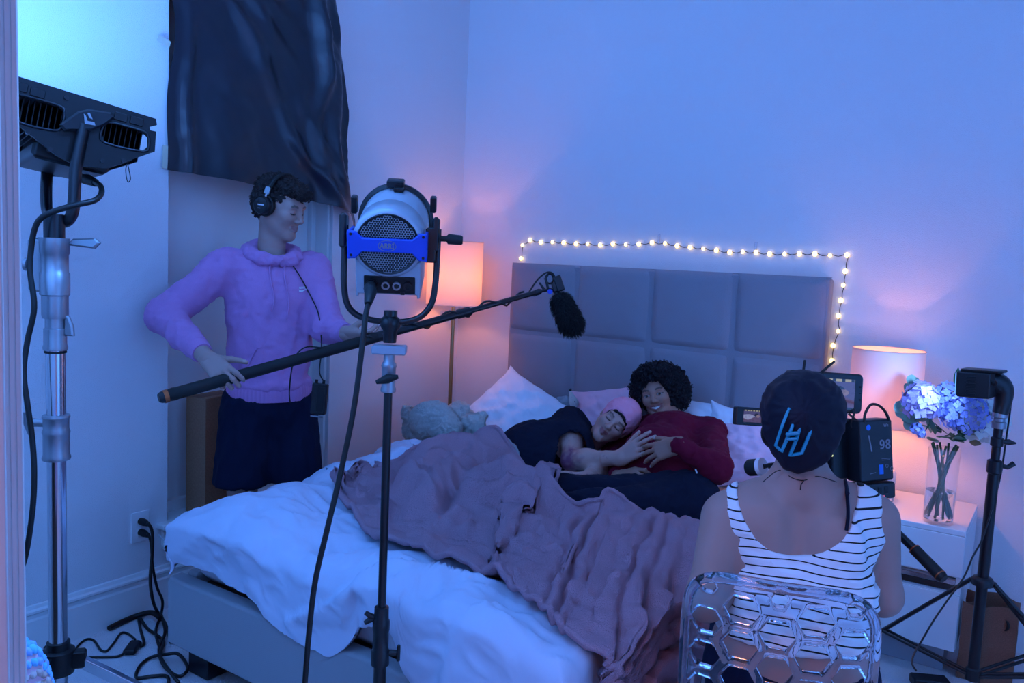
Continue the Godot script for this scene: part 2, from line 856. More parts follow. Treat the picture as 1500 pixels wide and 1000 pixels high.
func cloth(called: String, c: Color, tex: Texture2D, ts: float, bump: Texture2D, bh: float, sheen := 0.3) -> StandardMaterial3D:
	var m := mat(called, c, 0.95, 0.0, tex, ts, bump, bh)
	m.metallic_specular = 0.2
	m.rim_enabled = true
	m.rim = sheen
	m.rim_tint = 0.6
	return m


func make_materials() -> void:
	var peel := height_tex(0.09, 3, 256, 2)
	var fine := height_tex(0.3, 5, 256, 2)
	var weave := Image.create(64, 64, false, Image.FORMAT_RGB8)
	for y in 64:
		for x in 64:
			var k := 0.5 + 0.25 * sin(TAU * x / 4.0 + (PI if (y / 4) % 2 else 0.0)) + 0.25 * sin(TAU * y / 4.0 + (PI if (x / 4) % 2 else 0.0))
			weave.set_pixel(x, y, Color(k, k, k))
	var weave_t := ImageTexture.create_from_image(weave)
	var wp := mat("wall_paint", Color(0.87, 0.86, 0.87), 0.75, 0.0, null, 9.0, peel, 0.10)
	wp.uv1_triplanar = false
	mat("ceiling_paint", Color(0.9, 0.9, 0.9), 0.9)
	mat("trim_paint", Color(0.88, 0.87, 0.87), 0.4)
	mat("carpet", Color(0.93, 0.9, 0.9), 0.98, 0.0, noise_tex(0.25, Color(0.84, 0.84, 0.85), Color(1, 1, 1), 8, 512), 3.0, fine, 0.4)
	mat("jamb_paint", Color(0.82, 0.74, 0.72), 0.5)
	cloth("bed_fabric", Color(0.74, 0.75, 0.77), noise_tex(0.2, Color(0.7, 0.7, 0.7), Color(1, 1, 1), 11, 256), 9.0, weave_t, 0.05)
	cloth("headboard_fabric", Color(0.72, 0.69, 0.72), noise_tex(0.22, Color(0.62, 0.62, 0.64), Color(1, 1, 1), 12, 256), 8.0, weave_t, 0.05)
	cloth("sheet_cotton", Color(0.86, 0.88, 0.92), null, 3.0, weave_t, 0.004, 0.1)
	cloth("duvet_cotton", Color(0.80, 0.83, 0.90), null, 3.0, weave_t, 0.004, 0.1)
	cloth("pillow_cotton", Color(0.9, 0.91, 0.94), null, 3.0, weave_t, 0.004, 0.1)
	cloth("pink_cotton", Color(0.88, 0.72, 0.78), null, 3.0, weave_t, 0.004, 0.1)
	cloth("fleece", Color(1.0, 0.78, 0.84), noise_tex(0.12, Color(0.84, 0.82, 0.84), Color(1, 1, 1), 21, 256), 8.0, height_tex(0.2, 23, 256, 3), 2.6, 0.7)
	cloth("plush", Color(0.95, 0.95, 0.92), noise_tex(0.1, Color(0.86, 0.86, 0.86), Color(1, 1, 1), 31, 256), 9.0, height_tex(0.12, 33, 256, 3), 1.3, 0.6)
	cloth("hoodie", Color(0.79, 0.54, 0.74), noise_tex(0.1, Color(0.92, 0.92, 0.92), Color(1, 1, 1), 41, 256), 12.0, weave_t, 0.012, 0.4)
	cloth("black_cloth", Color(0.10, 0.115, 0.18), null, 4.0, weave_t, 0.01, 0.15)
	cloth("navy_cloth", Color(0.09, 0.115, 0.20), null, 4.0, weave_t, 0.01, 0.15)
	cloth("grey_jersey", Color(0.6, 0.6, 0.62), null, 4.0, weave_t, 0.01, 0.2)
	cloth("burgundy", Color(0.40, 0.075, 0.17), null, 4.0, weave_t, 0.012, 0.25)
	cloth("cap_pink", Color(0.93, 0.6, 0.68), null, 5.0, weave_t, 0.01, 0.3)
	mat("white_lacquer", Color(0.88, 0.88, 0.89), 0.22)
	mat("black_plastic", Color(0.065, 0.07, 0.095), 0.42)
	mat("black_satin", Color(0.055, 0.06, 0.085), 0.3)
	mat("black_rubber", Color(0.03, 0.03, 0.032), 0.6)
	mat("dark_metal", Color(0.10, 0.10, 0.11), 0.4, 0.4)
	mat("fin_metal", Color(0.12, 0.12, 0.13), 0.4, 0.7)
	mat("chrome", Color(0.78, 0.78, 0.8), 0.16, 1.0)
	mat("cast_metal", Color(0.62, 0.62, 0.64), 0.38, 0.85)
	mat("brass", Color(0.75, 0.6, 0.42), 0.3, 1.0)
	mat("copper", Color(0.75, 0.4, 0.25), 0.35, 0.9)
	mat("grey_paint", Color(0.62, 0.64, 0.68), 0.4)
	mat("silver_paint", Color(0.68, 0.70, 0.74), 0.32, 0.2)
	mat("blue_plastic", Color(0.06, 0.28, 0.75), 0.35)
	mat("logo_white", Color(0.85, 0.85, 0.87), 0.5)
	mat("logo_grey", Color(0.5, 0.5, 0.53), 0.5)
	mat("logo_blue", Color(0.1, 0.45, 0.85), 0.5)
	var bag := mat("bin_bag", Color(0.07, 0.085, 0.14), 0.34)
	bag.metallic_specular = 0.55
	mat("tape", Color(0.78, 0.76, 0.68), 0.6)
	mat("cardboard", Color(0.66, 0.47, 0.36), 0.9, 0.0, noise_tex(0.06, Color(0.85, 0.84, 0.83), Color(1, 1, 1), 51, 256), 6.0)
	mat("kraft", Color(0.58, 0.40, 0.32), 0.9, 0.0, noise_tex(0.1, Color(0.8, 0.78, 0.76), Color(1, 1, 1), 52, 256), 7.0)
	mat("wood_dark", Color(0.33, 0.22, 0.18), 0.5)
	mat("cable", Color(0.025, 0.025, 0.028), 0.45)
	var shade := mat("lamp_shade", Color(0.93, 0.88, 0.84), 0.9)
	shade.backlight_enabled = true
	shade.backlight = Color(0.95, 0.9, 0.86)
	var thick := mat("lamp_shade_dense", Color(0.93, 0.9, 0.88), 0.9)
	thick.backlight_enabled = true
	thick.backlight = Color(0.70, 0.66, 0.63)
	var clear := mat("clear_plastic", Color(1, 1, 1, 0.0), 0.03)
	clear.refraction_enabled = true
	clear.refraction_scale = 0.049
	clear.albedo_color = Color(0.93, 0.96, 1.0, 0.0)
	var gl := mat("vase_glass", Color(0.97, 0.99, 0.99, 0.06), 0.02)
	gl.transparency = BaseMaterial3D.TRANSPARENCY_ALPHA
	var wt := mat("water", Color(0.97, 0.99, 1.0, 0.0), 0.02)
	wt.refraction_enabled = true
	wt.refraction_scale = 0.033
	mat("fur_black", Color(0.05, 0.05, 0.055), 0.9)
	mat("screen_glass", Color(0.02, 0.02, 0.025), 0.08)


func make_room() -> void:
	var g := Geo.new()
	# floor with thickness, hall included
	struct("floor", Geo.new().box(at(V(-0.05, -0.06, -1.35)), V(6.4, 0.12, 5.7), 0.0), "carpet")
	struct("ceiling", Geo.new().box(at(V(-0.05, 3.36, -1.35)), V(6.4, 0.12, 5.7), 0.0), "ceiling_paint")
	struct("wall_back", Geo.new().box(at(V(-0.05, 1.65, ZB - 0.06)), V(6.4, 3.3, 0.12), 0.0), "wall_paint")
	struct("wall_right", Geo.new().box(at(V(2.36, 1.65, -1.3)), V(0.12, 3.3, 5.5), 0.0), "wall_paint")
	# left wall with the window opening
	g = Geo.new()
	g.box(at(V(XL - 0.08, 1.65, (0.4 + W_Z0) / 2)), V(0.16, 3.3, 0.4 - W_Z0), 0.0)
	g.box(at(V(XL - 0.08, 1.65, (W_Z1 - 4.0) / 2)), V(0.16, 3.3, W_Z1 + 4.0), 0.0)
	g.box(at(V(XL - 0.08, W_Y0 / 2, (W_Z0 + W_Z1) / 2)), V(0.16, W_Y0, W_Z0 - W_Z1), 0.0)
	g.box(at(V(XL - 0.08, (W_Y1 + 3.3) / 2, (W_Z0 + W_Z1) / 2)), V(0.16, 3.3 - W_Y1, W_Z0 - W_Z1), 0.0)
	struct("wall_left", g, "wall_paint")
	# near wall with the door opening in which the camera stands
	g = Geo.new()
	g.box(at(V((XL - 0.585) / 2, 1.65, -0.19)), V(-0.585 - XL, 3.3, 0.12), 0.0)
	g.box(at(V(1.7, 1.65, -0.19)), V(2.6, 3.3, 0.12), 0.0)
	g.box(at(V(-0.0925, 2.75, -0.19)), V(0.985, 1.1, 0.12), 0.0)
	struct("wall_front", g, "wall_paint")
	# hall behind the camera
	struct("wall_hall", Geo.new().box(at(V(-0.05, 1.65, 1.46)), V(6.4, 3.3, 0.12), 0.0), "wall_paint")
	struct("wall_hall_left", Geo.new().box(at(V(-1.26, 1.65, 0.63)), V(0.12, 3.3, 1.54), 0.0), "wall_paint")
	struct("wall_hall_right", Geo.new().box(at(V(1.06, 1.65, 0.63)), V(0.12, 3.3, 1.54), 0.0), "wall_paint")
	struct("ceiling_hall", Geo.new().box(at(V(-0.1, 2.64, 0.65)), V(2.2, 0.1, 1.5), 0.0), "ceiling_paint")
	part("ceiling_lamp_hall", Geo.new().box(at(V(-0.3, 2.585, 0.9)), V(0.5, 0.02, 0.5), 0.004), glow("hall_glow", WARM, 0.8))
	tag(get_node("ceiling_lamp_hall"), "flat square warm ceiling light in the hall", "lamp")
	# door casing: jamb lining and the moulded architrave on the room side
	g = Geo.new()
	g.box(at(V(-0.577, 1.1, -0.19)), V(0.016, 2.2, 0.14), 0.003)
	g.box(at(V(0.392, 1.1, -0.19)), V(0.016, 2.2, 0.14), 0.003)
	struct("door_1", g, "jamb_paint")
	g = Geo.new()
	for s in [-1, 1]:
		for k in 3:
			g.box(at(V(-0.0905 + s * (0.478 + 0.03 - 0.006 * k + 0.02), 1.1, -0.262 - 0.006 * k)), V(0.075 - k * 0.02, 2.2, 0.014), 0.004)
	struct("trim_1", g, "jamb_paint")
	# skirting boards: flat board, cove and bead
	skirting("baseboard_left", V(XL, 0, -0.25), V(XL, 0, ZB), Vector3.RIGHT)
	skirting("baseboard_back", V(XL, 0, ZB), V(3.0, 0, ZB), Vector3.BACK)
	skirting("baseboard_front", V(-0.65, 0, -0.25), V(XL, 0, -0.25), Vector3.FORWARD)


func skirting(called: String, a: Vector3, b: Vector3, out: Vector3) -> void:
	var prof := [Vector2(0, 0), Vector2(0.017, 0), Vector2(0.017, 0.128), Vector2(0.013, 0.136), Vector2(0.013, 0.15), Vector2(0.02, 0.156), Vector2(0.02, 0.164), Vector2(0.012, 0.17), Vector2(0.008, 0.182), Vector2(0, 0.184)]
	var z := (b - a).normalized()
	var t := Transform3D(Basis(out, Vector3.UP, out.cross(Vector3.UP)), (a + b) / 2)
	struct(called, Geo.new().prism(t, prof, a.distance_to(b)), "trim_paint")


const W_Z0 := -1.984
const W_Z1 := -2.87
const W_Y0 := 0.352
const W_Y1 := 2.62


func make_window() -> void:
	var zc := (W_Z0 + W_Z1) / 2
	var w := W_Z0 - W_Z1
	var g := Geo.new()
	# sash frame deep in the recess
	var xf := XL - 0.125
	g.box(at(V(xf, (W_Y0 + W_Y1) / 2, W_Z0 - 0.022)), V(0.05, W_Y1 - W_Y0, 0.044), 0.004)
	g.box(at(V(xf, (W_Y0 + W_Y1) / 2, W_Z1 + 0.022)), V(0.05, W_Y1 - W_Y0, 0.044), 0.004)
	g.box(at(V(xf, W_Y0 + 0.03, zc)), V(0.05, 0.06, w - 0.09), 0.004)
	g.box(at(V(xf, W_Y1 - 0.03, zc)), V(0.05, 0.06, w - 0.09), 0.004)
	var wi := struct("window_1", g, "trim_paint")
	# pane blanked by a white board
	part("pane", Geo.new().box(at(V(xf - 0.012, (W_Y0 + W_Y1) / 2, zc)), V(0.012, W_Y1 - W_Y0 - 0.11, w - 0.08), 0.001), "trim_paint", wi)
	# narrow inner casing on the far side of the recess
	part("casing", Geo.new().box(at(V(XL - 0.06, (W_Y0 + W_Y1) / 2, W_Z1 + 0.009)), V(0.085, W_Y1 - W_Y0, 0.018), 0.004), "trim_paint", wi)
	# sill and its apron
	g = Geo.new()
	g.box(at(V(XL - 0.045, W_Y0 + 0.002, zc)), V(0.19, 0.024, w + 0.1), 0.006)
	part("window_sill", g, "trim_paint", wi)
	g = Geo.new()
	g.box(at(V(XL + 0.01, W_Y0 - 0.05, zc)), V(0.02, 0.075, w + 0.06), 0.004)
	g.box(at(V(XL + 0.014, W_Y0 - 0.092, zc)), V(0.028, 0.014, w + 0.06), 0.004)
	part("apron", g, "trim_paint", wi)
	# cardboard box standing on the sill
	var bx := thing("cardboard_box", "tall brown cardboard box standing on the window sill behind the person", "box", V(XL - 0.03, W_Y0 + 0.014, -2.2))
	var t := at(V(XL - 0.02, W_Y0 + 0.014 + 0.25, -2.215), V(0, 10, 0))
	part("body", Geo.new().box(t, V(0.11, 0.5, 0.2), 0.003), "cardboard", bx)
	part("packing_tape", Geo.new().box(t * at(V(0, 0.2505, 0)), V(0.045, 0.0012, 0.201), 0.0), "kraft", bx)
	# wall outlet
	var o := thing("wall_outlet", "white double wall outlet with two black plugs by the window sill", "outlet", V(XL, 0.37, -1.86))
	part("plate", Geo.new().prism(Transform3D(Basis(Vector3.FORWARD, Vector3.UP, Vector3.RIGHT), V(XL + 0.003, 0.372, -1.862)), rounded(0.078, 0.125, 0.006), 0.006, 0.002), "white_lacquer", o)
	for k in 2:
		var y := 0.395 - 0.045 * k
		part("socket", Geo.new().prism(Transform3D(Basis(Vector3.FORWARD, Vector3.UP, Vector3.RIGHT), V(XL + 0.0065, y, -1.862)), rounded(0.034, 0.03, 0.008), 0.003, 0.001), "trim_paint", o)
	make_bin_bag()


func make_bin_bag() -> void:
	# black plastic sheet taped over the upper window; it bellies off the wall and hangs in folds
	var bag := thing("blackout_sheet", "black glossy plastic sheet taped over the upper window", "plastic sheet", V(XL, 1.8, -2.4))
	var nz := noise(2.2, 5, 3)
	var nf := noise(6.0, 9, 2)
	var left := [V(0, 3.0, -2.0), V(0, 2.62, -2.0), Vector3(-2.985, 2.425, -1.969), Vector3(-2.985, 2.274, -1.935), Vector3(-2.985, 2.045, -1.944), Vector3(-2.985, 1.818, -1.969)]
	var f := func(a: int, b: int) -> Vector3:
		var u := a / 70.0
		var v := b / 70.0
		var yl := lerpf(2.75, 1.79, v)
		var zl: float = -1.955 - 0.03 * sin(v * 3.0) + 0.012 * sin(v * 11.0)
		var yr := lerpf(2.75, 1.665 - 0.05 * smoothstep(0.88, 1.0, u), v)
		# right edge: bulges out, pulls in above the lower lobe
		var zr: float = -2.83 - 0.11 * smoothstep(0.0, 0.55, v) + 0.02 * smoothstep(0.45, 0.7, v) - 0.075 * smoothstep(0.7, 1.0, v)
		var y := lerpf(yl, yr, u) + 0.03 * sin(u * PI) * v
		var z := lerpf(zl, zr, u)
		var belly := sin(u * PI) * 0.04 + 0.10 * exp(-pow((u - 0.84) / 0.09, 2.0)) * (0.35 + 0.65 * v)
		# long tension folds from the upper left tape to the lower right corner, and upright pleats on the right
		var w1 := nz.get_noise_2d(u * 0.5, v * 0.5)
		var dg := u * 0.75 - v * 0.62 + 0.10 * w1
		var fold := 0.020 * exp(-pow((dg - 0.02) / 0.035, 2.0)) + 0.012 * exp(-pow((dg - 0.16) / 0.05, 2.0)) + 0.010 * exp(-pow((dg + 0.14) / 0.04, 2.0)) * u
		fold += 0.016 * sin(u * 40.0 + w1 * 5.0 + v * 2.0) * smoothstep(0.64, 0.8, u) + 0.010 * sin(u * 16.0 + v * 4.0 + w1 * 3.0)
		fold += 0.022 * exp(-pow((u - 0.06 - 0.03 * v) / 0.025, 2.0)) * smoothstep(0.2, 0.6, v)
		fold += 0.012 * sin(v * 34.0 - u * 22.0 + w1 * 4.0) * (1.0 - smoothstep(0.15, 0.45, v)) * 0.5
		fold += 0.006 * nf.get_noise_2d(u * 0.9, v * 0.9) + 0.003 * nf.get_noise_2d(u * 4.0, v * 4.0) * smoothstep(0.6, 0.8, u)
		return V(XL + 0.014 + maxf(0.0, belly + fold) , y, z)
	part("sheet", Geo.new().sheet(70, 70, f, 0.002), "bin_bag", bag)
	var strips := [[Vector3(-2.975, 2.274, -1.943), 18.0, 0.055, 0.026], [Vector3(-2.992, 1.839, -1.961), 92.0, 0.09, 0.022], [Vector3(-2.93, 1.773, -2.795), 80.0, 0.10, 0.028], [Vector3(-2.915, 1.824, -2.766), 10.0, 0.05, 0.03]]
	for s in strips:
		var t := Transform3D(Basis(Vector3.FORWARD, Vector3.UP, Vector3.RIGHT), s[0]) * at(Vector3.ZERO, V(0, 0, -s[1]))
		part("tape_strip", Geo.new().box(t, V(s[2], s[3], 0.002), 0.0005), "tape", bag, "strip of pale masking tape")

const BX0 := -2.53
const BX1 := -0.93
const BZ0 := -3.79
const BZ1 := -1.665
const MT := 0.54


func make_bed() -> void:
	var bed := thing("upholstered_bed", "grey upholstered bed with a tall headboard of padded panels", "bed", V(-1.73, 0, -2.75))
	# headboard: a slab with padded panels in four columns
	var x0 := -2.582
	var x1 := -0.885
	var hb := part("headboard", Geo.new().box(at(V((x0 + x1) / 2, 0.765, ZB + 0.05)), V(x1 - x0, 1.43, 0.075), 0.012), "headboard_fabric", bed)
	var ys := [1.484, 1.106, 0.73, 0.36]
	var nz := noise(3.0, 4, 2)
	for r in 3:
		for c in 4:
			var px0: float = x0 + (x1 - x0) * c / 4.0
			var px1: float = x0 + (x1 - x0) * (c + 1) / 4.0
			var py0: float = ys[r]
			var py1: float = ys[r + 1]
			var f := func(a: int, b: int) -> Vector3:
				var u := a / 9.0 - 1.0
				var v := b / 9.0 - 1.0
				var e := (1.0 - pow(absf(u), 9.0)) * (1.0 - pow(absf(v), 9.0))
				var puff := 0.028 * sqrt(maxf(e, 0.0)) + 0.010 * (1.0 - u * u) * (1.0 - v * v)
				var x := lerpf(px0, px1, a / 18.0)
				var y := lerpf(py0, py1, b / 18.0)
				puff += 0.003 * nz.get_noise_2d(x * 3.0, y * 3.0) * e
				return V(x, y, ZB + 0.074 + puff)
			part("panel", Geo.new().sheet(18, 18, f, 0.012), "headboard_fabric", hb)
	# frame rails
	part("foot_rail", Geo.new().box(at(V((BX0 + BX1) / 2, 0.225, BZ1 - 0.035)), V(BX1 - BX0, 0.25, 0.07), 0.016), "bed_fabric", bed)
	for s in [BX0 + 0.035, BX1 - 0.035]:
		part("side_rail", Geo.new().box(at(V(s, 0.225, (BZ0 + BZ1) / 2 - 0.03)), V(0.07, 0.25, BZ1 - BZ0 - 0.09), 0.016), "bed_fabric", bed)
	part("slat_base", Geo.new().box(at(V((BX0 + BX1) / 2, 0.3, (BZ0 + BZ1) / 2 - 0.03)), V(BX1 - BX0 - 0.15, 0.03, BZ1 - BZ0 - 0.16), 0.004), "wood_dark", bed)
	for p in [V(BX0 + 0.12, 0.05, BZ1 - 0.1), V(BX1 - 0.12, 0.05, BZ1 - 0.1), V(BX0 + 0.12, 0.05, BZ0 + 0.2), V(BX1 - 0.12, 0.05, BZ0 + 0.2), V(-1.73, 0.05, -2.6)]:
		part("leg", Geo.new().box(at(p), V(0.11, 0.1, 0.11), 0.006), "black_plastic", bed)
	# mattress with its fitted sheet
	var mt := thing("mattress", "thick mattress under a white fitted sheet on the grey bed", "mattress", V(-1.73, 0.32, -2.73))
	part("core", Geo.new().box(at(V((BX0 + BX1) / 2, 0.425, (BZ0 + BZ1) / 2 - 0.01)), V(BX1 - BX0 - 0.10, 0.215, BZ1 - BZ0 - 0.12), 0.05), "sheet_cotton", mt)


func lamp_shade(center: Vector3, r0: float, r1: float, h: float) -> Geo:
	var g := Geo.new()
	g.lathe(at(center), [Vector2(r0, -h / 2), Vector2(r1, h / 2)], 48, false)
	g.lathe(at(center), [Vector2(r1 - 0.002, h / 2), Vector2(r0 - 0.002, -h / 2)], 48, false)
	return g


func shade_rims(center: Vector3, r0: float, r1: float, h: float, lamp: Node3D) -> void:
	for e in [[r0, -h / 2], [r1, h / 2]]:
		var ring := []
		for k in 48:
			ring.append(center + V(cos(TAU * k / 48) * e[0], e[1], sin(TAU * k / 48) * e[0]))
		part("shade_rim", Geo.new().tube(ring, 0.0028, 6, true), "lamp_shade", lamp)


const FL := Vector3(-2.819, 1.411, -3.604)


func make_lamps() -> void:
	var lamp := thing("floor_lamp", "slim floor lamp with a lit drum shade in the room corner", "floor lamp", V(FL.x, 0, FL.z))
	part("shade", lamp_shade(FL, 0.152, 0.152, 0.345), "lamp_shade", lamp)
	shade_rims(FL, 0.152, 0.152, 0.345, lamp)
	part("pole", Geo.new().tube([V(FL.x, 0.02, FL.z), V(FL.x, FL.y - 0.05, FL.z)], 0.011, 12), "brass", lamp)
	part("base", Geo.new().lathe(at(V(FL.x, 0, FL.z)), [Vector2(0.0, 0.0), Vector2(0.13, 0.0), Vector2(0.13, 0.012), Vector2(0.12, 0.018), Vector2(0.02, 0.026), Vector2(0.0, 0.026)], 32), "brass", lamp)
	var b := part("bulb", Geo.new().lathe(at(FL + V(0, -0.03, 0)), bulb_profile(0.03), 16), glow("bulb_glow_floor", WARM, 14.0), lamp)
	part("socket", Geo.new().lathe(at(FL + V(0, -0.085, 0)), [Vector2(0.0, 0), Vector2(0.016, 0), Vector2(0.016, 0.04), Vector2(0.0, 0.04)], 16), "white_lacquer", b)
	var g := Geo.new()
	for k in 3:
		var an := TAU * k / 3
		g.tube([FL + V(0, 0.13, 0), FL + V(cos(an) * 0.151, 0.165, sin(an) * 0.151)], 0.002, 6)
	part("spider", g, "brass", lamp)
	omni("floor_lamp_light", FL + V(0, -0.025, 0), WARM, 0.10)

	var tl := V(-0.60, 0.582, -3.655)
	lamp = thing("table_lamp", "white table lamp with a pale drum shade on the nightstand", "table lamp", tl)
	var sc := tl + V(0, 0.468, 0)
	part("shade", lamp_shade(sc, 0.14, 0.138, 0.305), "lamp_shade_dense", lamp)
	shade_rims(sc, 0.14, 0.138, 0.305, lamp)
	part("glass_foot", Geo.new().lathe(at(tl), [Vector2(0, 0), Vector2(0.068, 0), Vector2(0.068, 0.03), Vector2(0, 0.03)], 32), "clear_plastic", lamp)
	part("base", Geo.new().lathe(at(tl), [Vector2(0, 0.0305), Vector2(0.066, 0.0305), Vector2(0.069, 0.04), Vector2(0.069, 0.115), Vector2(0.06, 0.128), Vector2(0.02, 0.134), Vector2(0.012, 0.15), Vector2(0.012, 0.36), Vector2(0, 0.36)], 32), "white_lacquer", lamp)
	part("bulb", Geo.new().lathe(at(tl + V(0, 0.40, 0)), bulb_profile(0.03), 16), glow("bulb_glow_table", WARM, 14.0), lamp)
	omni("table_lamp_light", tl + V(0, 0.405, 0), WARM, 0.11, 0.02)


func bulb_profile(r: float) -> Array:
	var out := [Vector2(0.0, -r * 1.5), Vector2(r * 0.45, -r * 1.5), Vector2(r * 0.5, -r * 1.0)]
	for k in 9:
		var an := -PI * 0.28 + PI * 0.78 * k / 8
		out.append(Vector2(maxf(cos(an) * r, 0.0), sin(an) * r))
	return out


func make_fairy_lights() -> void:
	var z := ZB + 0.012
	var bulbs := [
		Vector3(-2.569, 1.508, -3.878), Vector3(-2.564, 1.582, -3.878), Vector3(-2.516, 1.611, -3.878), Vector3(-2.444, 1.602, -3.878), Vector3(-2.369, 1.604, -3.878), Vector3(-2.298, 1.602, -3.878), Vector3(-2.221, 1.599, -3.878), Vector3(-2.151, 1.6, -3.878),
		Vector3(-2.075, 1.596, -3.878), Vector3(-2.001, 1.604, -3.878), Vector3(-1.927, 1.603, -3.878), Vector3(-1.854, 1.607, -3.878), Vector3(-1.781, 1.616, -3.878), Vector3(-1.71, 1.614, -3.878), Vector3(-1.645, 1.604, -3.878), Vector3(-1.576, 1.599, -3.878),
		Vector3(-1.508, 1.594, -3.878), Vector3(-1.442, 1.588, -3.878), Vector3(-1.375, 1.58, -3.878), Vector3(-1.312, 1.585, -3.878), Vector3(-1.248, 1.583, -3.878), Vector3(-1.184, 1.579, -3.878), Vector3(-1.115, 1.581, -3.878), Vector3(-1.049, 1.584, -3.878),
		Vector3(-0.98, 1.586, -3.878), Vector3(-0.914, 1.581, -3.878), Vector3(-0.842, 1.585, -3.878), Vector3(-0.844, 1.514, -3.878), Vector3(-0.847, 1.452, -3.878), Vector3(-0.852, 1.384, -3.878), Vector3(-0.857, 1.315, -3.878), Vector3(-0.852, 1.246, -3.878), Vector3(-0.869, 1.18, -3.878), Vector3(-0.869, 1.112, -3.878)]
	var sl := thing("string_lights", "string of warm fairy lights on the wall around the headboard", "string lights", bulbs[12])
	var wire := []
	for k in bulbs.size():
		wire.append(bulbs[k] + V(0.004, 0.004, -0.005))
		if k < bulbs.size() - 1:
			wire.append((bulbs[k] + bulbs[k + 1]) / 2 + V(0, -0.004, -0.005))
	part("wire", Geo.new().tube(spline(wire, 4), 0.0016, 6), "cable", sl)
	var gm := glow("fairy_glow", Color(1.0, 0.86, 0.5), 3.2)
	for k in bulbs.size():
		var g := Geo.new()
		var r := 0.0105 if k % 3 != 1 else 0.0085
		var prof := []
		for j in 7:
			var an := -PI / 2 + PI * j / 6
			prof.append(Vector2(maxf(cos(an), 0.0) * r, sin(an) * r * 1.1))
		g.lathe(at(bulbs[k]), prof, 10)
		part("bulb", g, gm, sl)
		omni("fairy_light", bulbs[k], Color(1.0, 0.80, 0.5), 0.0004, 0.008)
	for p in [Vector3(-1.746, 1.635, -3.882), Vector3(-1.252, 1.608, -3.882)]:
		part("hook", Geo.new().box(at(p), V(0.012, 0.05, 0.006), 0.003), "clear_plastic", sl)


func make_nightstand() -> void:
	var x0 := -0.76
	var x1 := -0.243
	var zf := -3.40
	var ns := thing("nightstand", "glossy white nightstand with two drawers beside the headboard", "nightstand", V((x0 + x1) / 2, 0, -3.6))
	var zc := (zf - 0.02 + ZB + 0.03) / 2
	var d := zf - 0.02 - (ZB + 0.03)
	part("top", Geo.new().box(at(V((x0 + x1) / 2, 0.5705, zc + 0.008)), V(x1 - x0, 0.022, d + 0.02), 0.003), "white_lacquer", ns)
	var g := Geo.new()
	g.box(at(V(x0 + 0.01, 0.34, zc)), V(0.02, 0.44, d), 0.002)
	g.box(at(V(x1 - 0.01, 0.34, zc)), V(0.02, 0.44, d), 0.002)
	g.box(at(V((x0 + x1) / 2, 0.13, zc)), V(x1 - x0 - 0.04, 0.02, d), 0.002)
	g.box(at(V((x0 + x1) / 2, 0.37, zc - 0.02)), V(x1 - x0 - 0.04, 0.02, d - 0.04), 0.002)
	part("carcass", g, "white_lacquer", ns)
	part("plinth", Geo.new().box(at(V((x0 + x1) / 2, 0.06, zc - 0.03)), V(x1 - x0 - 0.08, 0.12, d - 0.08), 0.003), "grey_paint", ns)
	part("grip_strip", Geo.new().box(at(V((x0 + x1) / 2, 0.372, zf - 0.035)), V(x1 - x0 - 0.042, 0.018, 0.004), 0.001), "chrome", ns, "chrome strip in the gap between the drawers")
	var up := part("drawer", Geo.new().box(at(V((x0 + x1) / 2, 0.482, zf - 0.009)), V(x1 - x0, 0.155, 0.018), 0.003), "white_lacquer", ns)
	part("grip_lip", Geo.new().box(at(V((x0 + x1) / 2, 0.4035, zf - 0.02)), V(x1 - x0, 0.004, 0.03), 0.001), "white_lacquer", up)
	var lo := part("drawer", Geo.new().box(at(V((x0 + x1) / 2, 0.227, zf - 0.009)), V(x1 - x0, 0.215, 0.018), 0.003), "white_lacquer", ns)
	part("grip_lip", Geo.new().box(at(V((x0 + x1) / 2, 0.3365, zf - 0.02)), V(x1 - x0, 0.004, 0.03), 0.001), "white_lacquer", lo)

func make_equipment() -> void:
	make_panel()
	make_fresnel()
	make_boom()
	make_camera_rig()
	make_led_stand()


# plate outline in the panel's own u, n plane (metres), cut by windows
func plate_with_windows(t: Transform3D, poly: Array, holes: Array, depth: float) -> Geo:
	var g := Geo.new()
	var cuts := [-1.0]
	for h in holes:
		var c := 0.0
		for p in h:
			c += p.x / h.size()
		cuts.append(c)
	cuts.append(1.0)
	for k in cuts.size() - 1:
		var slab := PackedVector2Array([Vector2(cuts[k], -1), Vector2(cuts[k + 1], -1), Vector2(cuts[k + 1], 1), Vector2(cuts[k], 1)])
		for piece in Geometry2D.intersect_polygons(PackedVector2Array(poly), slab):
			var parts := [piece]
			for h in holes:
				var next := []
				for p in parts:
					next.append_array(Geometry2D.clip_polygons(p, PackedVector2Array(h)))
				parts = next
			for p in parts:
				g.prism(t, Array(p), depth, 0.0)
	return g


